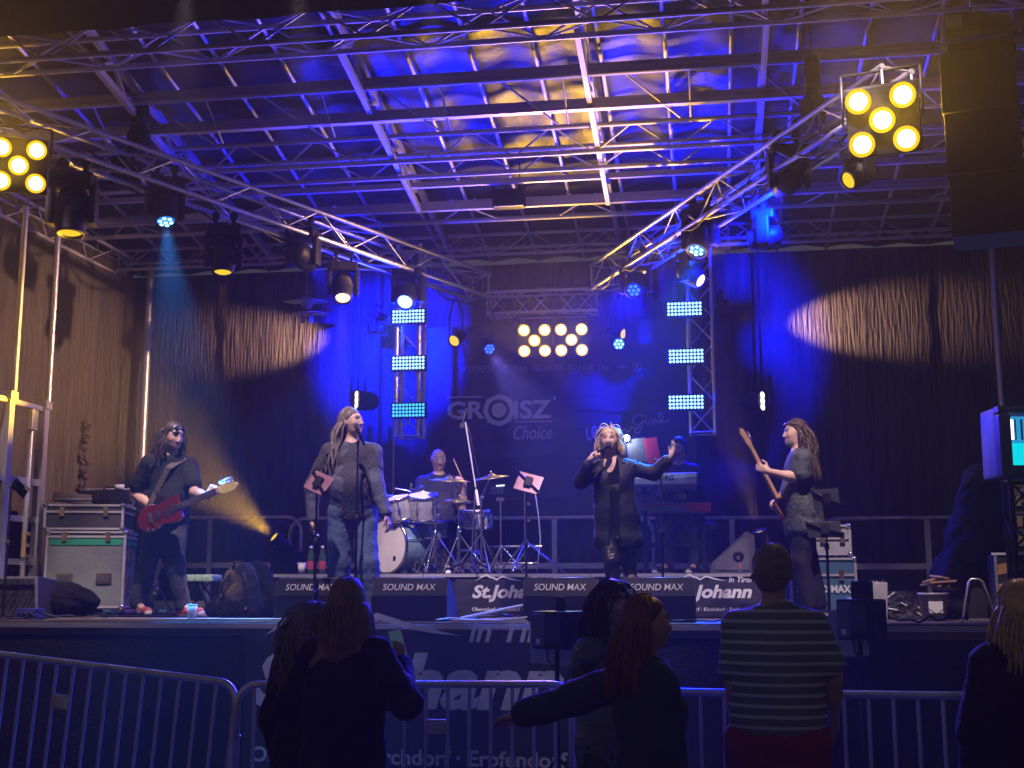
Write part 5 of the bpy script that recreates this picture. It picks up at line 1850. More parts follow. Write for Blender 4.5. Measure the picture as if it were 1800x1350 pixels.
# hoist and black boxes on the left truss, hanging projector box in the roof centre
p = PY(246, 190, 11.4)
t = thing('chain_hoist', 'black chain hoist hanging above the diagonal truss', 'hoist', p)
bx('hoist_body', (0, 0, 0), (.14, .16, .30), BLACK_MATT, t, None, .04)
b = MB(); b.lathe([(0, -.45), (.10, -.45), (.12, -.3), (.06, -.16), (.03, -.12)], 14); b.build('chain_bag', BLACK_MATT, t)
rod('chain', (0, 0, .15), (0, 0, .75), .012, STEEL, t, 6)
p = PY(1427, 130, 11.2)
t = thing('chain_hoist', 'black chain hoist hanging beside the yellow blinder by the loudspeaker', 'hoist', p)
bx('hoist_body', (0, 0, 0), (.14, .16, .34), BLACK_MATT, t, None, .04)
b = MB(); b.lathe([(0, -.45), (.11, -.45), (.13, -.3), (.06, -.18), (.03, -.14)], 14); b.build('chain_bag', BLACK_MATT, t)
rod('chain', (0, 0, .15), (0, 0, .65), .012, STEEL, t, 6)
p = PY(895, 350, 13.4)
t = thing('hanging_box', 'small dark box lamp hanging from the middle of the roof', 'floodlight', p)
bx('housing', (0, 0, 0), (.34, .16, .20), BLACK, t, None, .012)
for sx in (-1, 1):
    bar('bracket', (sx * .18, 0, -.10), (sx * .18, 0, .24), .015, .04, BLACK, t, up=(0, 1, 0))
bar('lower_edge', (-.16, -.085, -.105), (.16, -.085, -.105), .015, .012, ALU, t)
rod('hanger', (.12, 0, .1), (.12, 0, .42), .008, BLACK, t, 6)
p = PY(222, 300, v_depth(222) + .25)
t = thing('power_supply', 'black box clamped on the truss left of the cyan moving light', 'power box', p)
bx('housing', (0, 0, 0), (.24, .2, .30), BLACK_MATT, t, None, .015)
bx('clamp', (0, 0, .19), (.06, .06, .10), BLACK, t, None, .01)
# suspended pair of pale discs with a rounded cup
p = PY(539, 542, 15.0)
t = thing('disc_pendant', 'pale pendant of two flat discs and a cup before the curtain', 'pendant', p)
DISC = M('pale_disc', (.62, .66, .64), .45, .1, .3, 30, .1, 60)
for (z, r, dx) in ((.10, .29, -.01), (-.06, .28, .03)):
    b = MB(); b.lathe([(0, .025), (.05, .02), (r * .6, .006), (r, -.012), (r * .6, -.012), (0, -.02)], 36, Matrix.Translation((dx, 0, z)) @ Matrix.Rotation(R(7), 4, 'X')); b.build('disc', DISC, t)
b = MB(); b.lathe([(0, -.02), (.05, 0), (.085, .06), (.088, .14), (.08, .14), (.07, .06), (0, .01)], 24); b.build('cup', DISC, t)
for dx in (-.06, .06):
    bar('fin', (dx, 0, -.07), (dx + .015, 0, -.19), .05, .012, DISC, t, up=(0, 1, 0))
rod('hanger', (0, 0, .14), (0, 0, .82), .003, STEEL, t, 6)

# ---- cables on the stage front
def cable(label, pts, r=.009, mat=CABLE):
    P = [Vector(p) for p in pts]
    out = []
    for i in range(len(P) - 1):
        p0, p1, p2, p3 = P[max(i - 1, 0)], P[i], P[i + 1], P[min(i + 2, len(P) - 1)]
        for s in range(6):
            q = s / 6
            out.append(0.5 * ((2 * p1) + (p2 - p0) * q + (2 * p0 - 5 * p1 + 4 * p2 - p3) * q * q + (3 * p1 - p0 - 3 * p2 + p3) * q ** 3))
    out.append(P[-1])
    b = MB(); b.tube(out, r, 6)
    tag(b.build('cable', mat), label, 'cable', 'cables on the stage floor')


def wander(px0, px1, y0, n, seed, amp=.1, zb=.0):
    g = np.random.default_rng(seed)
    return [(PY(px0 + (px1 - px0) * k / (n - 1), 1085, y0).x, y0 + g.uniform(-amp, amp), Z_DECK + .012 + zb * g.random()) for k in range(n)]


WHITE_CABLE = M('pale_cable', (.45, .47, .50), .4)
cable('black cables curling over the floor left of the pedalboard', wander(60, 215, 10.75, 9, 1, .12, .06), .010)
cable('black cable running along the edge from the stage box', wander(20, 190, 10.65, 10, 2, .06, .03), .008)
cable('pale cable beside the second wedge monitor', wander(770, 925, 10.68, 8, 3, .10, .03), .008, WHITE_CABLE)
cable('blue lit cable coil between the second and third wedge monitors', wander(780, 920, 10.80, 9, 4, .09, .06), .010)
cable('black cable between the bucket and the front fill speaker', wander(1565, 1700, 10.75, 9, 5, .10, .05), .010)
cable('thin cable crossing before the fourth wedge monitor', wander(1180, 1290, 10.64, 7, 6, .05, .02), .008)
t = thing('floor_mat', 'pale strip of flooring at the edge under the guitar player', 'mat', (PY(250, 1090, 10.7).x, 10.68, Z_DECK))
bx('mat_sheet', (.3, 0, .012), (2.1, .28, .022), M('pale_board', (.36, .30, .27), .6, 0, .2, 3), t, None, .004)
t = thing('pale_board', 'pale board under the cables beside the second wedge monitor', 'board', (PY(860, 1088, 10.7).x, 10.66, Z_DECK))
bx('board_sheet', (0, 0, .012), (.62, .22, .022), M('pale_board', (.36, .30, .27), .6), t, None, .004)
rod('stick', (-.25, .05, .03), (.28, .12, .14), .012, WHITE_CABLE, t, 8)

# ================================================================== people: one continuous skin surface from joined volumes
class Body:
    def __init__(self, vox):
        self.vox = vox
        self.pr = []
        self.cuts = []

    def cap(self, a, b, r0, r1, k=0.03, mat=0):
        self.pr.append(('c', np.array(a, float), np.array(b, float), r0, r1, k, mat))
        return self

    def chain(self, pts, rad, k=0.03, mat=0):
        for i in range(len(pts) - 1):
            self.cap(pts[i], pts[i + 1], rad[i], rad[i + 1], k, mat)
        return self

    def ell(self, c, rad, rot=None, k=0.03, mat=0, sub=False):
        self.pr.append(('e', np.array(c, float), np.array(rad, float), np.array(rot if rot is not None else np.eye(3)), sub, k, mat))
        return self

    def cut(self, p, n):
        """remove everything on the side n points to"""
        self.cuts.append((np.array(p, float), np.array(n, float)))
        return self

    def mesh(self, name, mats, parent, noise=None):
        h = self.vox
        lo = np.full(3, 1e9)
        hi = -lo
        for p in self.pr:
            if p[0] == 'c':
                m = max(p[3], p[4])
                lo = np.minimum(lo, np.minimum(p[1], p[2]) - m)
                hi = np.maximum(hi, np.maximum(p[1], p[2]) + m)
            elif not p[4]:
                m = p[2].max()
                lo = np.minimum(lo, p[1] - m)
                hi = np.maximum(hi, p[1] + m)
        lo -= 4 * h + 0.02
        hi += 4 * h + 0.02
        n = np.ceil((hi - lo) / h).astype(int) + 1
        D = np.full(n, 0.25, np.float32)
        MT = np.zeros(n, np.int8)
        BD = np.full(n, 1e3, np.float32)
        ax = [lo[i] + h * np.arange(n[i]) for i in range(3)]
        for p in self.pr:
            k = p[5]
            if p[0] == 'c':
                m = max(p[3], p[4])
                a, c = np.minimum(p[1], p[2]) - m, np.maximum(p[1], p[2]) + m
            else:
                m = p[2].max()
                a, c = p[1] - m, p[1] + m
            pad = k + 3 * h
            i0 = np.maximum(((a - pad - lo) / h).astype(int), 0)
            i1 = np.minimum(((c + pad - lo) / h).astype(int) + 2, n)
            if (i1 <= i0).any():
                continue
            sl = tuple(slice(i0[i], i1[i]) for i in range(3))
            X, Y, Z = np.meshgrid(ax[0][sl[0]], ax[1][sl[1]], ax[2][sl[2]], indexing='ij')
            if p[0] == 'c':
                A, B = p[1], p[2]
                d = B - A
                L2 = max(d @ d, 1e-9)
                t = np.clip(((X - A[0]) * d[0] + (Y - A[1]) * d[1] + (Z - A[2]) * d[2]) / L2, 0, 1)
                q = np.sqrt((X - A[0] - t * d[0]) ** 2 + (Y - A[1] - t * d[1]) ** 2 + (Z - A[2] - t * d[2]) ** 2)
                dist = q - (p[3] + (p[4] - p[3]) * t)
            else:
                rel = np.stack([X - p[1][0], Y - p[1][1], Z - p[1][2]], -1) @ p[3]
                k0 = np.sqrt(((rel / p[2]) ** 2).sum(-1))
                k1 = np.sqrt(((rel / p[2] ** 2) ** 2).sum(-1)) + 1e-9
                dist = k0 * (k0 - 1) / k1
                dist = np.where(k0 < 1e-4, -p[2].min(), dist)
            cur = D[sl]
            if p[0] == 'e' and p[4]:
                hh = np.maximum(k - np.abs(cur + dist), 0) / k
                D[sl] = np.maximum(cur, -dist) + hh * hh * k * .25
                continue
            hh = np.maximum(k - np.abs(cur - dist), 0) / k
            D[sl] = np.minimum(cur, dist) - hh * hh * k * .25
            bd = BD[sl]
            better = dist < bd
            MT[sl] = np.where(better, p[6], MT[sl])
            BD[sl] = np.where(better, dist, bd)
        if self.cuts or noise:
            X, Y, Z = np.meshgrid(ax[0], ax[1], ax[2], indexing='ij')
            if noise:
                near = np.abs(D) < 0.06
                P = np.stack([X[near], Y[near], Z[near]], -1)
                D[near] += noise(P).astype(np.float32)
            for (pp, nn) in self.cuts:
                D = np.maximum(D, ((X - pp[0]) * nn[0] + (Y - pp[1]) * nn[1] + (Z - pp[2]) * nn[2]).astype(np.float32))
        # surface nets
        S = D < 0
        c8 = [S[i:n[0] - 1 + i, j:n[1] - 1 + j, l:n[2] - 1 + l] for i in (0, 1) for j in (0, 1) for l in (0, 1)]
        cnt = sum(c.astype(np.int8) for c in c8)
        act = (cnt > 0) & (cnt < 8)
        I = np.argwhere(act)
        offs = np.array([(i, j, l) for i in (0, 1) for j in (0, 1) for l in (0, 1)])
        vals = np.stack([D[I[:, 0] + o[0], I[:, 1] + o[1], I[:, 2] + o[2]] for o in offs], 1)
        acc = np.zeros((len(I), 3))
        num = np.zeros(len(I))
        for a in range(8):
            for c in range(a + 1, 8):
                if np.abs(offs[a] - offs[c]).sum() != 1:
                    continue
                va, vc = vals[:, a], vals[:, c]
                x = (va < 0) != (vc < 0)
                t = np.where(x, va / np.where(x, va - vc, 1), 0)
                acc += np.where(x[:, None], offs[a] + t[:, None] * (offs[c] - offs[a]), 0)
                num += x
        V = lo + h * (I + acc / np.maximum(num, 1)[:, None])
        idx = np.full(act.shape, -1, np.int64)
        idx[act] = np.arange(len(I))
        quads = []
        for axis in range(3):
            s0 = [slice(0, n[i]) for i in range(3)]
            s1 = [slice(0, n[i]) for i in range(3)]
            s0[axis] = slice(0, n[axis] - 1)
            s1[axis] = slice(1, n[axis])
            E = S[tuple(s0)] != S[tuple(s1)]
            e = np.argwhere(E)
            o1, o2 = [(1, 2), (2, 0), (0, 1)][axis]
            ok = (e[:, o1] > 0) & (e[:, o2] > 0) & (e[:, o1] < n[o1] - 1) & (e[:, o2] < n[o2] - 1)
            e = e[ok]

            def g(d1, d2):
                q = e.copy()
                q[:, o1] -= d1
                q[:, o2] -= d2
                return idx[q[:, 0], q[:, 1], q[:, 2]]
            Q = np.stack([g(1, 1), g(0, 1), g(0, 0), g(1, 0)], 1)
            flip = ~S[e[:, 0], e[:, 1], e[:, 2]]
            Q[flip] = Q[flip][:, ::-1]
            quads.append(Q)
        Q = np.concatenate(quads)
        Q = Q[(Q >= 0).all(1)]
        ci = I[Q[:, 0]]
        fm = MT[ci[:, 0], ci[:, 1], ci[:, 2]]
        me = bpy.data.meshes.new(name)
        me.vertices.add(len(V))
        me.vertices.foreach_set('co', V.ravel())
        me.loops.add(Q.size)
        me.loops.foreach_set('vertex_index', Q.ravel().astype(np.int32))
        me.polygons.add(len(Q))
        me.polygons.foreach_set('loop_start', np.arange(0, Q.size, 4, dtype=np.int32))
        me.polygons.foreach_set('material_index', fm.astype(np.int32))
        me.polygons.foreach_set('use_smooth', np.ones(len(Q), bool))
        for m in mats:
            me.materials.append(m)
        me.update(calc_edges=True)
        me.validate()
        return link(name, me, parent)


def folds(amp, seed, scale=22.0, zs=0.6):
    def f(P):
        return amp * (noise_sin(P * [1, 1, zs], scale, seed) + 0.6 * noise_sin(P * [1.3, 1.3, 1.6], scale * 1.7, seed + 1))
    return f


def V3(*a):
    return np.array(a, float)


def unit(v):
    v = np.array(v, float)
    return v / (np.linalg.norm(v) + 1e-9)


SKIN = M('skin', (0.52, 0.33, 0.25), 0.5, 0, 0.10, 20.0, 0.05, 120)
SKIN_P = M('skin_pale', (0.58, 0.38, 0.31), 0.5, 0, 0.10, 20.0, 0.05, 120)
LIPS = M('lips', (0.35, 0.13, 0.12), 0.45)
EYEW = M('eyes', (0.20, 0.15, 0.13), 0.25)
TEETH = M('teeth', (.75, .72, .68), .3)


def hand(b, wrist, d, palm, side, curl=0.35, spread=0.16, mat=0, thumb=0.7, s=1.0):
    """palm, four fingers of different length and a thumb; d along the hand, palm is the way the palm faces, side +1/-1 places the thumb"""
    d, palm = unit(d), unit(palm)
    palm = unit(palm - d * (palm @ d))
    x = np.cross(d, palm) * side            # towards the thumb
    w = np.array(wrist, float)
    b.cap(w, w + d * .03 * s, .026 * s, .028 * s, .02, mat)
    for q in (-.024, -.008, .008, .024):
        b.cap(w + d * .025 * s + x * q * .8 * s, w + d * .088 * s + x * q * s, .016 * s, .0125 * s, .012, mat)
    for i, (q, L) in enumerate(((.028, .070), (.0095, .080), (-.0095, .074), (-.028, .058))):
        base = w + d * .086 * s + x * q * s
        dirn = unit(d + x * (1.5 - i) * spread * .35)
        a = curl * (0.9 + .08 * i)
        p = base
        for j, f in enumerate((.45, .30, .25)):
            ang = a * (.8 + j)
            v = dirn * math.cos(ang) + palm * math.sin(ang)
            e = p + v * L * f * s
            b.cap(p, e, (.0098 - .0008 * j) * s, (.0090 - .0010 * j) * s, .004, mat)
            p = e
    t0 = w + d * .028 * s + x * .026 * s
    v1 = unit(d * .55 + x * .8 + palm * .25 * thumb)
    v2 = unit(d * .85 + x * (.45 - .4 * thumb) + palm * .45 * thumb)
    t1 = t0 + v1 * .040 * s
    t2 = t1 + v2 * .030 * s
    b.cap(t0, t1, .014 * s, .011 * s, .012, mat)
    b.cap(t1, t2, .0105 * s, .0098 * s, .005, mat)
    b.cap(t2, t2 + unit(v2 + palm * .2) * .024 * s, .0098 * s, .0082 * s, .005, mat)


def head(b, c, f, u, hair_mat=3, mouth=0.0, s=1.0, female=False, beard=False):
    """c centre of the skull, f forward, u up. materials: 0 skin, 1 lips, 2 eyes, 3 brows, 4 mouth"""
    f = unit(f)
    u = unit(np.array(u) - f * (np.array(u) @ f))
    r = np.cross(f, u)
    Rm = np.stack([r, f, u], 1)

    def P(x, y, z):
        return c + (r * x + f * y + u * z) * s

    def E(x, y, z, a, e, g, k=.02, mat=0, sub=False):
        b.ell(P(x, y, z), np.array((a, e, g)) * s, Rm, k, mat, sub)
    E(0, -.012, .025, .076, .094, .090, .03)
    E(0, .02, -.02, .066, .075, .085, .04)
    E(0, .045, -.075, .042 if not female else .036, .042, .035, .04)
    E(0, .073, -.088, .017, .016, .016, .02)
    for q in (-1, 1):
        E(q * .040, .055, -.020, .024, .024, .028, .02)
        E(q * .032, .086, .012, .017, .009, .011, .008, 0, True)
        E(q * .031, .074, .011, .012, .0125, .0085, .002, 2)
        b.cap(P(q * .014, .090, .031), P(q * .048, .076, .033), .0065 * s, .005 * s, .005, 3)
        E(q * .077, -.012, -.002, .010, .022, .033, .008)
    b.cap(P(0, .084, .018), P(0, .108, -.026), .0085 * s, .0125 * s, .012, 0)
    for q in (-1, 1):
        E(q * .011, .100, -.030, .009, .010, .008, .008)
    if mouth > 0:
        E(0, .090, -.060, .022, .012, .008 + .012 * mouth, .004, 4)
        E(0, .086, -.050 + .004, .024, .011, .006, .006, 1)
        E(0, .083, -.070 - .012 * mouth, .020, .011, .007, .006, 1)
    else:
        E(0, .085, -.052, .025, .010, .0052, .006, 1)
        E(0, .083, -.0635, .021, .010, .0058, .006, 1)
    if beard:
        E(0, .060, -.085, .044, .040, .034, .02, 3)
    return P, Rm


def strands(mb, c, Rm, n, length, seedv, rad=0.006, wave=0.012, part_front=0.25, tor=(), spread=0.05, low=-0.45, thick_end=0.4, s=1.0, stiff=0.0, taper=True, hr=1.06, sides=3, seglen=0.028, face_gap=0.0, back_bias=0.0, front_fall=None, lift=-0.35, puff=.03):
    """hair locks that grow out of the scalp and fall over skull and shoulders"""
    g = np.random.default_rng(seedv)
    R_ = np.array(Rm)
    rad3 = np.array((.080, .100, .100)) * s * hr
    cc = np.array(c) + R_[:, 2] * .022 * s - R_[:, 1] * .010 * s
    made = 0
    while made < n:
        v = g.normal(size=3)
        v /= np.linalg.norm(v)
        if v[2] < low or (v[1] > part_front and v[2] < 0.72 - face_gap) or v[1] > .30:
            continue
        made += 1
        p = cc + R_ @ (v * rad3)
        pts = [p.copy()]
        L = length * g.uniform(.78, 1.08)
        ph = g.uniform(0, 6.28, 3)
        fr = g.uniform(18, 30)
        side = R_[:, 0] * np.sign(v[0] + 1e-6)
        out = R_ @ unit(np.array((v[0], min(v[1], .1) - back_bias, max(v[2], 0))))
        dirn = unit(out * .8 + np.array((0, 0, lift)))
        if front_fall and v[1] > -.1 and g.random() < front_fall:
            out = R_ @ unit(np.array((np.sign(v[0]) * .8, .6, 0)))
        tight = 1.0 + puff * g.random()
        steps = max(2, int(L / seglen))
        vel = dirn
        for k in range(steps):
            grav = np.array((0, 0, -1.0))
            vel = unit(vel * (.62 + stiff) + grav * .42 + out * spread * (1.0 if k < 6 else .3))
            w = np.array((math.sin(fr * k * seglen + ph[0]), math.sin(fr * k * seglen + ph[1]), 0)) * wave
            p = p + vel * seglen + w * .5
            rel = R_.T @ (p - cc)
            kk = np.sqrt(((rel / rad3) ** 2).sum())
            if kk < 1.0 or (kk < 1.30 and rel[2] > -.03 * s):
                p = cc + R_ @ (rel / kk * tight)
            # keep the face clear
            rel = R_.T @ (p - cc)
            if rel[1] > .035 * s and rel[2] < .05 * s and abs(rel[0]) < .085 * s and rel[2] > -.16 * s:
                p = p + R_[:, 0] * np.sign(rel[0] + 1e-6) * .012 - R_[:, 1] * .006
            for (ec, er, eR) in tor:
                rl = eR.T @ (p - ec)
                k2 = np.sqrt(((rl / er) ** 2).sum())
                if k2 < 1.0:
                    p = ec + eR @ (rl / k2)
            pts.append(p.copy())
        m = len(pts)
        r0 = rad * g.uniform(.7, 1.25)
        rr = [r0 * (1 - (1 - thick_end) * (i / (m - 1)) ** 2) for i in range(m)]
        mb.tube(pts, rr, sides, int(g.integers(0, 2)))


def rotz(a):
    return np.array(((math.cos(a), -math.sin(a), 0), (math.sin(a), math.cos(a), 0), (0, 0, 1)))


def person(label, loc, face, H=1.75, lean=(0, 0), look=None, up=(0, 0, 1), arms=None, legs=None, belly=0.0, broad=1.0, female=False,
           vox=0.0092, skin=None, hairm=None, browm=None, mouth=0.0, beard=False, seat=None, hands=True, hand_spec=None, head_fwd=0.0, cat='person'):
    """builds skin surface; returns dict with joints for clothes and hair. All joints are offsets from loc in world axes"""
    s = H / 1.75
    fz = unit((math.sin(face), -math.cos(face), 0)) if not hasattr(face, '__len__') else unit(face)
    rt = np.cross(fz, (0, 0, 1.0))            # the person's own right hand side
    t = thing('person', label, cat, loc)
    J = {}
    ln = V3(lean[0], lean[1], 0)
    hipz = (seat if seat is not None else .93 * s)
    pel = V3(0, 0, hipz) + (0 if seat is None else 0)
    if legs and 'pelvis' in legs:
        pel = V3(*legs['pelvis'])
    chest = pel + V3(0, 0, .36 * s) + ln * .7
    shc = pel + V3(0, 0, .505 * s) + ln
    neck = shc + V3(0, 0, .07 * s) + ln * .1
    hd = neck + V3(0, 0, .145 * s) + fz * (.02 + head_fwd) + ln * .15
    sw = .165 * s * broad * (0.9 if female else 1)
    shR, shL = shc + rt * sw - V3(0, 0, .035 * s), shc - rt * sw - V3(0, 0, .035 * s)
    J.update(pel=pel, chest=chest, shc=shc, neck=neck, head=hd, shR=shR, shL=shL, f=fz, r=rt, s=s, t=t, loc=np.array(loc, float))
    arms = arms or {}
    for sd, sh, q in (('R', shR, 1), ('L', shL, -1)):
        el, wr = arms.get(sd, (None, None))
        if el is None:
            el = sh + V3(0, 0, -.29 * s) + rt * q * .06
            wr = el + V3(0, 0, -.25 * s) + fz * .06
        J['el' + sd], J['wr' + sd] = V3(*el), V3(*wr)
    hw = .095 * s * (1.05 if female else 1)
    J['hipR'], J['hipL'] = pel + rt * hw + V3(0, 0, -.04 * s), pel - rt * hw + V3(0, 0, -.04 * s)
    lg = legs or {}
    for sd, q in (('R', 1), ('L', -1)):
        kn, an = lg.get(sd, (None, None))
        if an is None:
            an = V3(0, 0, .085 * s) + rt * q * .11
            kn = (J['hip' + sd] + an) / 2 + fz * .03
        J['kn' + sd], J['an' + sd] = V3(*kn), V3(*an)
        J['to' + sd] = V3(*lg['toe' + sd]) if 'toe' + sd in lg else J['an' + sd] + fz * .16 + rt * q * .03 - V3(0, 0, .055 * s)
    b = Body(vox)
    Bm = np.stack([rt, fz, V3(0, 0, 1)], 1)
    J['B'] = Bm
    b.ell(pel, V3(.165, .115, .13) * s, Bm, .06)
    b.ell(pel * .55 + chest * .45 + fz * (.02 + belly * .5), V3(.145 + belly * .4, .105 + belly * .6, .19) * s, Bm, .06)
    b.ell(chest, V3(.155 * broad, .112, .20) * s, Bm, .06)
    if female:
        for q in (-1, 1):
            b.ell(chest + rt * q * .075 * s + fz * .095 * s + V3(0, 0, -.02), V3(.07, .06, .07) * s, Bm, .04)
    b.cap(shL, shc, .052 * s, .060 * s, .05)
    b.cap(shc, shR, .060 * s, .052 * s, .05)
    b.cap(shc + V3(0, 0, .0), hd - V3(0, 0, .06 * s) - fz * .015, .060 * s * (.85 if female else 1), .052 * s * (.85 if female else 1), .04)
    hspec = hand_spec or {}
    for sd, q in (('R', 1), ('L', -1)):
        sh, el, wr = J['sh' + sd], J['el' + sd], J['wr' + sd]
        k = .85 if female else 1
        b.cap(sh, el, .056 * s * k, .043 * s * k, .04)
        b.cap(el, el * .6 + wr * .4, .043 * s * k, .042 * s * k, .03)
        b.cap(el * .6 + wr * .4, wr, .042 * s * k, .027 * s * k, .03)
        if hands:
            d, pn, cu, tq = hspec.get(sd, (wr - el, -rt * q, .35, 1))
            hand(b, wr, d, pn, q * tq, cu, mat=0, s=s * (.92 if female else 1.0))
        hp, kn, an, to = J['hip' + sd], J['kn' + sd], J['an' + sd], J['to' + sd]
        b.cap(hp, kn, .088 * s, .056 * s, .05)
        b.cap(kn, kn * .65 + an * .35, .055 * s, .058 * s, .03)
        b.cap(kn * .65 + an * .35, an, .057 * s, .036 * s, .03)
        b.cap(an, to, .036 * s, .026 * s, .03)
    lk = unit(look) if look is not None else fz
    P, Rm = head(b, hd, lk, up, mouth=mouth, s=s * (.95 if female else 1.0), female=female, beard=beard)
    J['P'], J['Rm'], J['look'] = P, Rm, lk
    brow = browm or M('brow_brown', (.05, .03, .02), .7)
    b.mesh('body', [skin or SKIN, LIPS, EYEW, brow, TEETH if mouth > 0 and female else M('mouth_dark', (.05, .015, .015), .5)], t)
    J['tor'] = [(shc - V3(0, 0, .10 * s), V3(sw + .065, .135 * s, .19 * s), Bm), (pel * .4 + chest * .6, V3(.20, .15, .30) * s, Bm)]
    return J


def shirt(J, mat, sleeve=0.5, hem=-0.12, inflate=.020, amp=.006, seed=1, belly=0.0, broad=1.0, name='shirt', open_front=False, collar=False, female=False, vox=.009, mats=None, flare=0.0, extra=None, straight=False, vneck=False):
    s, rt, f = J['s'], J['r'], J['f']
    b = Body(vox)
    i = inflate
    pel, chest, shc = J['pel'], J['chest'], J['shc']
    up = V3(0, 0, 1)
    B = J['B']
    b.ell(pel + up * .02, V3(.170 + i + flare, .118 + i + flare, .15) * s, B, .07)
    b.ell(pel + up * (hem + .05), V3(.172 + i + flare * 1.4, .122 + i + flare * 1.4, .16) * s, B, .07)
    b.ell(pel * .55 + chest * .45 + f * (.02 + belly * .5), V3(.150 + belly * .4 + i, .108 + belly * .6 + i, .2) * s, B, .07)
    b.ell(chest, V3(.155 * broad + i, .114 + i, .205) * s, B, .06)
    if female:
        for q in (-1, 1):
            b.ell(chest + rt * q * .07 * s + f * .095 * s - up * .02, V3(.08, .065, .075) * s, B, .05)
    b.cap(J['shL'], shc, .055 * s + i * .6, .062 * s + i * .6, .05)
    b.cap(shc, J['shR'], .062 * s + i * .6, .055 * s + i * .6, .05)
    if straight:
        for k in range(5):
            w = k / 4
            b.ell(chest * (1 - w) + (pel + up * (hem + .06)) * w, V3(.165 + i + flare * w, .118 + i + flare * w, .15) * s, B, .06)
    b.cap(shc, shc + up * .035 * s, .072 * s + i * .4, .066 * s + i * .3, .04)
    if hem < .2:
        b.ell(pel + up * (hem - .02 - .6), V3(1.6, 1.6, .6), None, .008, 0, True)
    for sd in 'RL':
        sh, el, wr = J['sh' + sd], J['el' + sd], J['wr' + sd]
        if sleeve > 0:
            L1 = min(sleeve, 1.0)
            e1 = sh + (el - sh) * (L1 if sleeve < 1 else 1)
            b.cap(sh, e1, .054 * s + i * .9, .047 * s + i + (.012 if sleeve < 1 else 0), .04)
            if sleeve > 1:
                e2 = el + (wr - el) * (sleeve - 1)
                b.cap(el, e2, .048 * s + i, .036 * s + i * .9, .03)
                if sleeve < 2.05:
                    b.cut(e2 + unit(wr - el) * .01, unit(wr - el)) if False else None
    if extra:
        extra(b)
    b.ell(J['neck'] + up * (.022 if not collar else .05) * s + f * .025, V3(.076, .100, .066) * s, B, .01, 0, True)
    if vneck:
        b.ell(J['neck'] + f * .07 - up * .045 * s, V3(.058, .10, .115) * s, B, .01, 0, True)
    return b.mesh(name, mats or [mat], J['t'], folds(amp, seed))


def trousers(J, mat, inflate=.018, amp=.006, seed=5, wide=0.0, name='trousers', vox=.009):
    s = J['s']
    b = Body(vox)
    i = inflate
    b.ell(J['pel'] + V3(0, 0, -.01), V3(.17 + i, .122 + i, .13) * s, J['B'], .05)
    for sd in 'RL':
        hp, kn, an = J['hip' + sd], J['kn' + sd], J['an' + sd]
        b.cap(hp, kn, .090 * s + i, .060 * s + i + wide * .5, .05)
        b.cap(kn, an + (kn - an) * .03, .060 * s + i + wide * .5, .044 * s + i + wide, .03)
    b.cut(J['pel'] + V3(0, 0, .10), V3(0, 0, 1))
    return b.mesh(name, [mat], J['t'], folds(amp, seed, 26, .8))


def shoes(J, mat, sole=None, vox=.008):
    s = J['s']
    for sd in 'RL':
        b = Body(vox)
        an, to = J['an' + sd], J['to' + sd]
        b.cap(an + V3(0, 0, .01), an - V3(0, 0, .03), .046 * s, .046 * s, .03)
        heel = an + (an - to) * .25
        heel[2] = to[2]
        b.cap(heel, to + (to - an) * .25 * V3(1, 1, 0), .040 * s, .042 * s, .03)
        b.cap(heel - V3(0, 0, .018), to + (to - an) * .3 * V3(1, 1, 0) - V3(0, 0, .014), .034 * s, .036 * s, .01, 1)
        b.cut((0, 0, to[2] - .032), (0, 0, -1))
        b.mesh('shoe', [mat, sole or WHITE_P], J['t'])


def hair_cap(J, b, mat_i=0, grow=1.06, low=-.06, front=.05, vox=.008, top=0.0):
    """volume under the locks"""
    P, Rm, s = J['P'], J['Rm'], J['s']
    b.ell(P(0, -.018, .030 + top), V3(.080, .098, .094) * s * grow, Rm, .02)
    b.ell(P(0, -.045, -.02), V3(.074, .072, .09) * s * grow, Rm, .03)
    b.cut(P(0, front, .052), unit(Rm[:, 1] * .8 - Rm[:, 2] * .75))
    b.cut(P(0, 0, low), -Rm[:, 2])


def make_hair(J, mats, n, length, seed, cap=True, grow=1.06, low=-.06, front=.05, name='hair', **k):
    P, Rm, s = J['P'], J['Rm'], J['s']
    mb = MB()
    strands(mb, J['head'], Rm, n, length, seed, tor=J['tor'], s=s, **k)
    o = mb.build(name, mats, J['t'])
    if cap:
        b = Body(.008)
        hair_cap(J, b, grow=grow, low=low, front=front)
        c = b.mesh('hair_cap', [mats[0]], o, folds(.004, seed, 60, .3))
    return o

# ---- soft lumps: bags, draped cloth
BLACK_MATT = M('heap_cloth', (.007, .007, .008), .95, 0, .3, 9, .3, 40, .1)
BAG = M('bag_nylon', (.012, .012, .014), .9, 0, .3, 9, .3, 40, .15)
DRAPE_M = M('drape_navy', (.022, .022, .040), .75, 0, .3, 6, .2, 30, .3)
x = PY(430, 1080, 11.7).x
t = blob_cloth('backpack', 'black backpack with shiny buckles leaning on the riser', 'bag', (x, 11.55, Z_DECK), [((-.07, 0, .20), (.12, .13, .26)), ((.07, 0, .20), (.12, .13, .26)), ((0, -.08, .12), (.15, .11, .14)), ((-.10, .0, .08), (.10, .12, .12)), ((.10, .0, .08), (.10, .12, .12)), ((.02, .02, .42), (.10, .09, .09))], BAG, 3, .018)
for (dx, z) in ((-.12, .22), (.02, .33), (.13, .10)):
    bx('buckle', (dx, -.165, z), (.018, .012, .03), STEEL, t, Matrix.Rotation(.4, 3, 'Y'), .004)
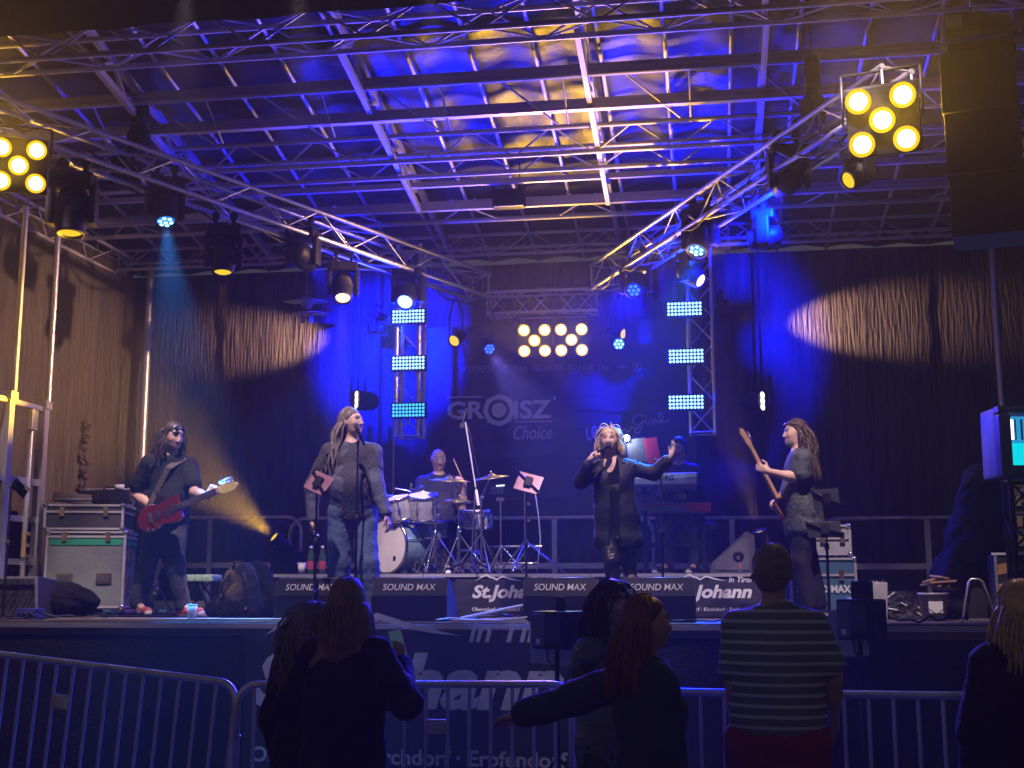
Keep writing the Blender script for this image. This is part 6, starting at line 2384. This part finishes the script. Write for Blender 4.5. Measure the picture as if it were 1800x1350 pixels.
b = MB(); b.tube([(-.06, -.05, .47), (-.03, -.06, .53), (.03, -.06, .53), (.06, -.05, .47)], .010, 8); b.build('carry_loop', BAG, t)
for sx in (-1, 1):
    b = MB(); b.tube([(sx * .07, -.10, .44), (sx * .12, -.16, .32), (sx * .13, -.15, .12), (sx * .11, -.12, .03)], .016, 8); b.build('strap', BAG, t)
blob_cloth('covered_case', 'large black cloth heap behind the backpack', 'cloth heap', (PY(440, 1060, 12.1).x, 12.05, Z_DECK), [((-.10, 0, .22), (.20, .18, .26)), ((.08, .03, .36), (.15, .14, .17)), ((.25, 0, .15), (.15, .15, .18)), ((-.28, 0, .10), (.16, .16, .13)), ((0, 0, .10), (.34, .2, .14))], BLACK_MATT, 7, .034)
blob_cloth('jacket_heap', 'black jacket heaped before the grey flight case', 'jacket', (PY(100, 1070, 11.5).x, 11.55, Z_DECK), [((0, 0, .20), (.18, .14, .14)), ((.22, -.04, .15), (.13, .11, .11)), ((-.2, .02, .18), (.18, .15, .14)), ((0, 0, .10), (.3, .18, .16)), ((.33, -.06, .16), (.10, .07, .05))], BLACK_MATT, 8, .040)
x = PY(1712, 1080, 12.4).x
blob_cloth('draped_cloth', 'tall draped dark cloth covering gear beside the glowing box', 'covered gear', (x, 12.4, Z_DECK), [((.12, 0, 1.28), (.17, .18, .16)), ((.10, 0, 1.0), (.22, .22, .32)), ((.05, 0, .65), (.28, .25, .38)), ((-.05, 0, .35), (.33, .28, .34)), ((-.02, 0, .12), (.38, .3, .18))], DRAPE_M, 12, .030)
# lamp bodies under the amber floor lamps
for (px, lab) in ((500, 'dark floor lamp base behind the black monitor'), (1352, 'dark floor lamp base behind the bass player')):
    p = PY(px, 960, 13.45)
    t = thing('floor_case', lab, 'lamp base', (p.x, 13.55, Z_RISER))
    hh = PY(px, 955, 13.45).z - Z_RISER - .02
    bx('base_box', (0, 0, hh * .4), (.30, .24, hh * .8), BLACK, t, None, .02)
    bx('upper_box', (-.03, 0, hh * .86), (.20, .18, hh * .24), BLACK, t, None, .02)

# ================================================================== people
def O(px, py, Y, loc):
    p = PY(px, py, Y)
    return np.array((p.x - loc[0], p.y - loc[1], p.z - loc[2]))


def placed(px, pytop, Y, zf, pybase=1060):
    x = PY(px, pybase, Y).x
    H = PY(px, pytop, Y).z - zf
    return (x, Y, zf), H


C_BLACK = M('cotton_black', (.018, .018, .020), .85, 0, .25, 10, .25, 70, .2)
C_JEANS_D = M('denim_dark', (.045, .047, .060), .8, 0, .35, 7, .3, 60, .2)
C_JEANS_L = M('denim_light', (.11, .17, .28), .8, 0, .10, 5, .15, 60, .2)
C_DENIM_J = M('denim_jacket', (.10, .115, .16), .75, 0, .08, 8, .15, 45, .25)
C_GREY = M('shirt_charcoal', (.07, .07, .08), .8, 0, .2, 9, .3, 60, .2)
C_NAVY = M('cotton_navy', (.03, .03, .06), .8, 0, .2, 9, .2, 60, .2)
C_LEATHER = M('leather_black', (.020, .020, .022), .24, 0, .3, 9, .35, 26, .6)
C_BLAZER = M('blazer_black', (.016, .016, .019), .65, 0, .2, 9, .2, 50, .3)
C_SEQUIN = M('sequin_black', (.03, .03, .035), .18, .4, .4, 70, .9, 150)
C_SHIRT_P = M('shirt_patterned', (.055, .065, .062), .75, 0, .55, 16, .2, 60, .25)
C_COAT = M('coat_dark', (.014, .013, .015), .8, 0, .3, 8, .3, 60, .2)
C_JACKET = M('jacket_padded', (.12, .15, .17), .42, 0, .3, 9, .4, 24, .4)
C_SWEATER = M('sweater_blue', (.035, .06, .10), .85, 0, .25, 9, .4, 90, .2)
C_RED = M('trousers_red', (.32, .03, .04), .8, 0, .2, 6, .2, 60, .2)
SHOE_R = M('sneaker_red', (.35, .06, .04), .6)
SHOE_B = M('boot_black', (.02, .02, .02), .4)
H_BROWN = [M('hair_brown', (.045, .026, .016), .45, 0, .3, 30), M('hair_brown_light', (.085, .050, .030), .45, 0, .3, 30)]
H_GREYB = [M('hair_dread', (.14, .115, .10), .6, 0, .3, 30), M('hair_dread_pale', (.24, .20, .17), .6, 0, .3, 30)]
H_BLOND = [M('hair_blond', (.66, .46, .22), .42, 0, .3, 30), M('hair_blond_light', (.80, .62, .36), .42, 0, .3, 30)]
H_DBLOND = [M('hair_dark_blond', (.24, .16, .08), .42, 0, .3, 30), M('hair_mid_blond', (.40, .28, .15), .42, 0, .3, 30)]
H_GREY = [M('hair_grey', (.20, .19, .18), .5, 0, .3, 30), M('hair_grey_light', (.32, .30, .28), .5, 0, .3, 30)]
H_GBROWN = [M('hair_greying', (.20, .17, .13), .5, 0, .3, 30), M('hair_greying_light', (.36, .31, .25), .5, 0, .3, 30)]
H_DARK = [M('hair_dark', (.022, .016, .014), .38, 0, .3, 30), M('hair_dark_glossy', (.04, .03, .026), .38, 0, .3, 30)]
H_RED = [M('hair_auburn', (.17, .06, .025), .42, 0, .3, 30), M('hair_auburn_light', (.30, .11, .045), .42, 0, .3, 30)]
# striped polo shirt
C_STRIPE = bpy.data.materials.new('polo_striped')
C_STRIPE.use_nodes = True
nt = C_STRIPE.node_tree
tcn = nt.nodes.new('ShaderNodeTexCoord')
wv = nt.nodes.new('ShaderNodeTexWave')
wv.bands_direction = 'Z'
wv.inputs['Scale'].default_value = 6.6
wv.inputs['Distortion'].default_value = .25
nt.links.new(tcn.outputs['Object'], wv.inputs['Vector'])
cr = nt.nodes.new('ShaderNodeValToRGB')
cr.color_ramp.elements[0].position = .72
cr.color_ramp.elements[0].color = (.15, .18, .19, 1)
cr.color_ramp.elements[1].position = .86
cr.color_ramp.elements[1].color = (.55, .60, .58, 1)
nt.links.new(wv.outputs['Fac'], cr.inputs['Fac'])
nt.links.new(cr.outputs['Color'], nt.nodes['Principled BSDF'].inputs['Base Color'])
nt.nodes['Principled BSDF'].inputs['Roughness'].default_value = .85


def sunglasses(J, z=.085, y=.075):
    P, Rm, s = J['P'], J['Rm'], J['s']
    b = MB()
    for q in (-1, 1):
        m = frame(P(q * .034, y + .012, z), Rm[:, 1] * .9 + Rm[:, 2] * .45)
        b.lathe([(0, .003), (.024, .002), (.026, -.002), (0, -.003)], 14, m)
        b.tube([P(q * .06, y, z), P(q * .086, .0, z - .02), P(q * .084, -.05, z - .04)], .003, 5)
    b.tube([P(-.012, y + .016, z), P(.012, y + .016, z)], .003, 5)
    b.build('sunglasses', M('dark_glasses', (.01, .01, .012), .08), J['t'])


# ---- guitar player with the red guitar
Yp = 11.15
loc, H = placed(287, 750, Yp, Z_DECK)
q = lambda px, py, dy=0.0: O(px, py, Yp + dy, loc)
gm = None
J = person('man with long brown hair in black T-shirt playing a red electric guitar', loc, (.62, -.78, 0), H, lean=(.02, -.03), look=(.80, -.52, -.28),
           arms={'R': (q(236, 868, -.10), q(276, 898, -.24)), 'L': (q(342, 866, -.12), q(365, 872, -.26))},
           legs={'R': (q(262, 985, -.03), q(243, 1062, 0)), 'L': (q(306, 985, -.05), q(322, 1066, -.02)), 'toeR': q(256, 1075, -.14), 'toeL': q(345, 1076, -.14)},
           belly=.05, broad=1.12, head_fwd=.05,
           hand_spec={'R': ((.85, -.1, -.3), (.2, .6, -.6), .55, 1), 'L': ((.35, .15, .65), (-.1, .75, .2), .95, 1)}, skin=SKIN, browm=H_BROWN[0])
shirt(J, C_BLACK, .72, -.08, .022, .007, 2, belly=.05, broad=1.12)
trousers(J, C_JEANS_D, .022, .009, 6, .012)
shoes(J, SHOE_R)
make_hair(J, H_BROWN, 480, .40, 21, rad=.0060, wave=.016, low=-.5, part_front=-.05, back_bias=.35, spread=.05)
sunglasses(J)
# guitar in his hands
gp = PY(283, 905, Yp - .27)
gx_ = (PY(412, 851, Yp - .30) - gp).normalized()
gn = Vector((.05, -.97, .18))
gn = (gn - gx_ * gn.dot(gx_)).normalized()
gy_ = gn.cross(gx_)
mt = Matrix.Translation(gp) @ Matrix((gx_, gy_, gn)).transposed().to_4x4()
guitar('red electric guitar held by the man with long brown hair', mt @ Matrix.Diagonal((1.02, 1.05, 1.0, 1)), RED, .56, head_m=M('gold_headstock', (.45, .36, .10), .35))
sp = np.array(J['shL'])
t = thing('guitar_strap', 'patterned guitar strap over the guitar player\'s shoulder', 'strap', loc)
hn = np.array(mt @ Vector((-.17, .06, .0))) - np.array(loc)
st = [J['shL'] + V3(-.06, .02, .085), J['shL'] + V3(-.02, -.085, .060), J['chest'] + V3(.06, -.17, .06), J['chest'] * .5 + hn * .5 + V3(.03, -.07, .03), hn]
b = MB()
for k in range(len(st) - 1):
    a, c = Vector(st[k]), Vector(st[k + 1])
    dd = (c - a)
    m3 = frame((a + c) / 2, dd, (0, -1, 0)).to_3x3()
    b.box((a + c) / 2, (.055, .006, dd.length * 1.04), m3)
b.build('strap_band', M('strap_pattern', (.06, .05, .04), .6, 0, .8, 50), t)

# ---- dreadlocked singer
Yp = 11.0
loc, H = placed(617, 722, Yp, Z_DECK)
q = lambda px, py, dy=0.0: O(px, py, Yp + dy, loc)
J = person('man with long grey dreadlocks in denim jacket and jeans at the microphone', loc, (.30, -.95, 0), H, lean=(-.03, .02), look=(.93, -.30, .10),
           arms={'R': (q(549, 858, -.02), q(549, 915, -.06)), 'L': (q(662, 853, -.02), q(679, 905, -.08))},
           legs={'R': (q(596, 990, -.04), q(594, 1070, 0)), 'L': (q(645, 990, -.04), q(655, 1070, 0))}, belly=.06, broad=1.10,
           hand_spec={'R': ((.15, -.1, -1), (.8, .1, 0), .45, 1), 'L': ((.35, -.1, -.9), (-.8, .1, 0), .5, 1)}, skin=SKIN_P, browm=H_GREYB[0])
shirt(J, C_GREY, .5, -.10, .020, .006, 4, belly=.06, broad=1.10)


def open_front(J, w=.10, z0=-.25, z1=.62):
    def f(b):
        for k in range(14):
            zz = z0 + (z1 - z0) * k / 13
            b.ell(J['pel'] + V3(0, 0, zz) + J['f'] * .26, V3(w * (.75 + .25 * abs(k - 7) / 7), .20, .14), J['B'], .01, 0, True)
    return f


shirt(J, C_DENIM_J, 1.94, -.13, .020, .007, 9, belly=.06, broad=1.08, name='jacket', extra=open_front(J, .125), flare=.0)
trousers(J, C_JEANS_L, .022, .006, 16, .032)
shoes(J, SHOE_B)
mb = make_hair(J, H_GREYB, 90, .52, 27, rad=.0125, wave=.012, low=-.4, part_front=.05, back_bias=.30, spread=.05, thick_end=.7, sides=6)

# ---- drummer
Yp = 13.75
zf = Z_RISER
x = PY(770, 900, Yp).x
loc = (x, Yp, zf)
q = lambda px, py, dy=0.0: O(px, py, Yp + dy, loc)
hz_ = PY(770, 794, Yp).z - zf
sc = 1.78
J = person('bald drummer with glasses in navy shirt behind the cymbals', loc, (.12, -.99, 0), sc, look=(.40, -.88, -.22), seat=hz_ - .825,
           arms={'R': (q(736, 888, -.15), q(752, 898, -.42)), 'L': (q(812, 892, -.12), q(816, 852, -.30))},
           legs={'R': ((-.22, -.42, .50), (-.20, -.48, .09)), 'L': ((.22, -.42, .50), (.20, -.48, .09))}, belly=.05, broad=1.08,
           hand_spec={'R': ((.1, -.9, -.1), (0, 0, -1), .8, 1), 'L': ((-.2, -.6, .6), (-.6, -.4, -.3), .8, 1)}, browm=H_GREY[0])
shirt(J, C_NAVY, .75, -.10, .022, .006, 31, belly=.05, broad=1.08)
trousers(J, C_BLACK, .02, .006, 32)
shoes(J, SHOE_B)
P, Rm, s = J['P'], J['Rm'], J['s']
b = MB()
for k in (-1, 1):
    m = frame(P(k * .033, .100, .010), Rm[:, 1])
    b.lathe([(.022, .002), (.026, .002), (.026, -.002), (.022, -.002), (.022, .002)], 16, m)
    b.tube([P(k * .058, .095, .014), P(k * .080, .02, .012), P(k * .083, -.02, .005)], .0035, 5)
b.tube([P(-.010, .108, .012), P(.010, .108, .012)], .003, 5)
b.build('glasses', M('white_glasses', (.6, .6, .65), .3), J['t'])
ws = J['wrL']
t = thing('drumstick', 'raised drumstick in the drummer\'s hand', 'drumstick', loc)
b = MB(); b.tube([Vector(ws) + Vector((.02, -.04, -.02)), Vector(q(797, 806, -.38)), ], [.009, .006], 8); b.build('stick', M('stick_wood', (.4, .27, .15), .5), t)
t = thing('drumstick', 'lower drumstick over the snare in the drummer\'s other hand', 'drumstick', loc)
b = MB(); b.tube([Vector(J['wrR']) + Vector((.0, -.08, .0)), Vector(J['wrR']) + Vector((.10, -.42, -.03))], [.009, .006], 8); b.build('stick', M('stick_wood', (.4, .27, .15), .5), t)

# ---- singing woman
Yp = 10.98
loc, H = placed(1088, 757, Yp, Z_DECK)
q = lambda px, py, dy=0.0: O(px, py, Yp + dy, loc)
J = person('blonde woman in black blazer and leather trousers singing into a microphone', loc, (-.12, -.99, 0), H, lean=(-.045, -.01), look=(-.10, -.98, .06),
           arms={'R': (q(1022, 846, -.10), q(1037, 808, -.22)), 'L': (q(1150, 832, -.06), q(1180, 803, -.14))},
           legs={'R': (q(1075, 985, -.10), q(1083, 1063, -.02)), 'L': (q(1106, 985, -.02), q(1108, 1062, .04))}, female=True,
           mouth=.8, skin=SKIN_P, browm=H_DBLOND[0],
           hand_spec={'R': ((.60, -.1, .55), (.5, .5, -.3), .95, 1), 'L': ((.30, -.05, .95), (-.8, -.5, .2), .30, 1)})
shirt(J, C_SEQUIN, .3, -.16, .018, .004, 41, female=True, name='top', vneck=True)
shirt(J, C_BLAZER, 1.72, -.24, .020, .006, 43, female=True, name='blazer', extra=open_front(J, .06, -.38, .55), flare=.02, straight=True, vneck=True)
trousers(J, C_LEATHER, .012, .008, 44, .0)
shoes(J, SHOE_B)
make_hair(J, H_BLOND, 820, .17, 47, rad=.0044, wave=.011, seglen=.02, low=-.55, part_front=.10, spread=.03, stiff=.0, hr=1.03, grow=1.05, lift=-.1, puff=.17)
t = thing('hand_microphone', 'black microphone held by the singing woman', 'microphone', loc)
mp = J['P'](0, .135, -.062)
wr = np.array(J['wrR'])
hd_ = wr + unit((.60, -.1, .55)) * .075
mic(t, Vector(mp) - Vector(unit(mp - hd_)) * .02, unit(mp - hd_) * 1.0)

# ---- keyboard player
Yp = 13.75
x = PY(1200, 900, Yp).x
loc = (x, Yp, Z_RISER)
q = lambda px, py, dy=0.0: O(px, py, Yp + dy, loc)
hz_ = PY(1198, 778, Yp).z - Z_RISER
J = person('keyboard player in dark clothes bending over the keyboards', loc, (-.45, -.88, 0), 1.75, look=(-.35, -.85, -.30), seat=hz_ - .80, lean=(-.02, -.12),
           arms={'R': (q(1165, 868, -.22), q(1160, 862, -.45)), 'L': (q(1222, 866, -.20), q(1200, 868, -.45))},
           legs={'R': ((-.20, -.40, .62), (-.15, -.45, .09)), 'L': ((.16, -.40, .62), (.12, -.42, .09))}, belly=.05,
           hand_spec={'R': ((0, -1, -.2), (0, 0, -1), .4, 1), 'L': ((0, -1, -.2), (0, 0, -1), .4, 1)}, browm=H_GREY[0])
shirt(J, C_NAVY, 1.8, -.10, .024, .007, 51, belly=.05)
trousers(J, C_JEANS_D, .02, .007, 52)
shoes(J, SHOE_B)
make_hair(J, H_DARK, 200, .05, 53, rad=.006, wave=.004, low=-.2, part_front=.2, hr=1.02, grow=1.03, seglen=.016)

# ---- bass player
Yp = 11.75
loc, H = placed(1418, 741, Yp, Z_DECK)
q = lambda px, py, dy=0.0: O(px, py, Yp + dy, loc)
J = person('long haired bass player in dark patterned shirt seen from the side', loc, (-.93, -.05, 0), H, lean=(-.02, 0), look=(-.97, -.16, -.06),
           arms={'L': (q(1408, 842, -.20), q(1352, 829, -.30)), 'R': (q(1400, 858, .30), q(1372, 878, .10))},
           legs={'R': (q(1420, 985, .10), q(1440, 1063, .12)), 'L': (q(1408, 985, -.08), q(1424, 1066, -.10)), 'toeR': q(1412, 1074, .12), 'toeL': q(1396, 1076, -.10)}, belly=.03, broad=1.08,
           hand_spec={'L': ((-.75, .0, .35), (-.25, .85, .2), .75, 1), 'R': ((-.5, -.6, -.3), (-.2, .4, -.6), .6, 1)}, beard=True, browm=H_GREY[0])
shirt(J, C_SHIRT_P, .80, -.18, .032, .008, 61, belly=.03, broad=1.08, flare=.015)
trousers(J, C_BLACK, .022, .007, 62, .008)
shoes(J, SHOE_B)
make_hair(J, H_BROWN, 520, .47, 63, rad=.0062, wave=.020, low=-.5, part_front=.05, back_bias=.35, spread=.05)
sunglasses(J)
gp = PY(1384, 905, Yp + .02)
gx_ = (PY(1318, 779, Yp - .34) - gp).normalized()
gn = Vector((-.90, .15, .40))
gn = (gn - gx_ * gn.dot(gx_)).normalized()
gy_ = gn.cross(gx_)
mt = Matrix.Translation(gp) @ Matrix((gx_, gy_, gn)).transposed().to_4x4()
guitar('bass guitar with wooden neck raised by the long haired bass player', mt, M('bass_sunburst', (.30, .13, .05), .25, 0, .3, 4), .74, None, True, M('maple', (.45, .27, .12), .4))

# ================================================================== audience
# blonde woman with a phone
Yp = 5.9
loc, H = placed(606, 1024, Yp, 0.0, 1200)
q = lambda px, py, dy=0.0: O(px, py, Yp + dy, loc)
J = person('woman with long straight blonde hair seen from behind holding up a phone', loc, (.05, 1, 0), H, look=(.03, 1, .08), female=True, broad=1.0,
           arms={'R': (q(712, 1235, .08), q(700, 1168, .26)), 'L': (q(508, 1245, .05), q(560, 1260, .26))},
           hand_spec={'R': ((.0, .15, 1), (-.4, .9, .1), .55, 1), 'L': ((.8, .4, .1), (0, 1, 0), .4, 1)})
shirt(J, C_COAT, 1.92, -.16, .034, .012, 71, female=True, broad=1.02, straight=True, name='jacket', vox=.011)
trousers(J, C_BLACK, .02, .006, 72, vox=.014)
make_hair(J, H_DBLOND, 1150, .44, 73, rad=.0034, wave=.005, low=-.6, part_front=.35, spread=.0, hr=1.08, grow=1.07)
t = thing('phone', 'phone held up by the woman with long straight blonde hair', 'phone', PY(700, 1132, Yp + .30))
bx('phone_body', (0, 0, 0), (.072, .009, .15), CASE_BLACK, t, Matrix.Rotation(-.25, 3, 'Y') @ Matrix.Rotation(.15, 3, 'X'), .004)
bx('phone_screen', Matrix.Rotation(-.25, 3, 'Y') @ Vector((0, -.006, 0)), (.066, .002, .142), EM('phone_glow', (.08, .13, .22), .35), t, Matrix.Rotation(-.25, 3, 'Y') @ Matrix.Rotation(.15, 3, 'X'), 0)

# companion with grey blond wavy hair
Yp = 6.35
loc, H = placed(540, 1066, Yp, 0.0, 1200)
q = lambda px, py, dy=0.0: O(px, py, Yp + dy, loc)
J = person('person with wavy ash blond hair half hidden behind the blonde woman', loc, (.35, .93, 0), H, look=(.5, .8, .05), female=True)
shirt(J, C_COAT, 1.9, -.14, .04, .01, 81, female=True, name='jacket', vox=.012)
trousers(J, C_BLACK, .02, .006, 82, vox=.014)
make_hair(J, H_GREY, 640, .36, 83, rad=.0048, wave=.016, low=-.6, part_front=.3, spread=.07, hr=1.10, grow=1.08)

# woman with dark curly hair by the barrier
Yp = 6.5
loc, H = placed(1072, 1028, Yp, 0.0, 1200)
q = lambda px, py, dy=0.0: O(px, py, Yp + dy, loc)
J = person('woman with long dark curly hair in a shiny padded jacket by the barrier', loc, (.75, -.55, 0), H, look=(.70, -.70, -.05), female=True,
           arms={'R': (q(1024, 1190, .02), q(1040, 1245, -.08)), 'L': (q(1110, 1190, .1), q(1100, 1240, -.05))})
shirt(J, C_JACKET, 1.92, -.12, .032, .014, 91, female=True, name='jacket', vox=.011)
trousers(J, C_JEANS_D, .02, .006, 92, vox=.013)
make_hair(J, H_DARK, 700, .50, 93, rad=.0050, wave=.016, low=-.6, part_front=.25, spread=.04, hr=1.08, grow=1.06, front_fall=.4)

# dancing woman with auburn hair, arm stretched out
Yp = 5.3
loc, H = placed(1138, 1056, Yp, 0.0, 1200)
q = lambda px, py, dy=0.0: O(px, py, Yp + dy, loc)
J = person('dancing woman with auburn hair in profile stretching her arm out', loc, (.85, .40, 0), H, look=(.97, .22, .02), female=True, mouth=.4, lean=(-.01, 0),
           arms={'R': (q(1160, 1310, -.20), q(1180, 1380, -.10)), 'L': (q(1010, 1228, .16), q(915, 1256, .22))},
           hand_spec={'L': ((-.9, .1, -.25), (0, -.3, -.9), .2, 1), 'R': ((.2, 0, -1), (-.5, 0, 0), .3, 1)})
shirt(J, C_SWEATER, 1.9, -.14, .030, .010, 101, female=True, name='sweater', vox=.011)
trousers(J, C_JEANS_D, .02, .006, 102, vox=.013)
make_hair(J, H_RED, 860, .30, 103, rad=.0040, wave=.007, low=-.6, part_front=.12, spread=.05, hr=1.10, grow=1.08, back_bias=.30)

# man in striped polo shirt
Yp = 6.15
loc, H = placed(1364, 965, Yp, 0.0, 1200)
q = lambda px, py, dy=0.0: O(px, py, Yp + dy, loc)
J = person('grey haired man in a striped polo shirt and red trousers seen from behind', loc, (.12, .99, 0), H, look=(.18, .98, .05), broad=.98, belly=.02,
           arms={'L': (q(1292, 1200, .0), q(1300, 1300, .10)), 'R': (q(1462, 1190, .0), q(1464, 1270, .14))}, browm=H_GREY[0])
shirt(J, C_STRIPE, .72, .02, .026, .008, 111, belly=.02, broad=.98, straight=True, name='polo_shirt', vox=.010)
trousers(J, C_RED, .045, .010, 112, .05, vox=.012)
make_hair(J, H_GBROWN, 1500, .034, 113, rad=.0030, wave=.004, low=-.42, part_front=.3, hr=1.02, grow=1.03, spread=.1, seglen=.010, lift=.0, puff=.09)

# woman cut by the picture edge
Yp = 5.7
loc, H = placed(1802, 1030, Yp, 0.0, 1200)
q = lambda px, py, dy=0.0: O(px, py, Yp + dy, loc)
J = person('blonde woman in a dark coat cut by the picture edge', loc, (-.2, .98, 0), H, look=(-.35, .93, .05), female=True)
shirt(J, C_COAT, 1.9, -.16, .05, .012, 121, female=True, name='coat', vox=.012)
trousers(J, C_BLACK, .02, .006, 122, vox=.014)
make_hair(J, H_BLOND, 700, .30, 123, rad=.0040, wave=.008, low=-.6, part_front=.3, spread=.06, hr=1.10, grow=1.1)

# ================================================================== stage haze
b = MB()
b.box((-2, 40, 14.0), (260, 160, 30.0))
hz = b.build('haze', M('dummy', (.5, .5, .5)))
hz.data.materials.clear()
hm = bpy.data.materials.new('haze_air')
hm.use_nodes = True
hm.node_tree.nodes.clear()
ho = hm.node_tree.nodes.new('ShaderNodeOutputMaterial')
pv = hm.node_tree.nodes.new('ShaderNodeVolumePrincipled')
pv.inputs['Color'].default_value = (0.9, 0.9, 0.92, 1)
pv.inputs['Density'].default_value = 0.003
pv.inputs['Anisotropy'].default_value = 0.35
hm.node_tree.links.new(pv.outputs['Volume'], ho.inputs['Volume'])
hz.data.materials.append(hm)
tag(hz, 'thin stage haze in the air', 'haze', kind='stuff')
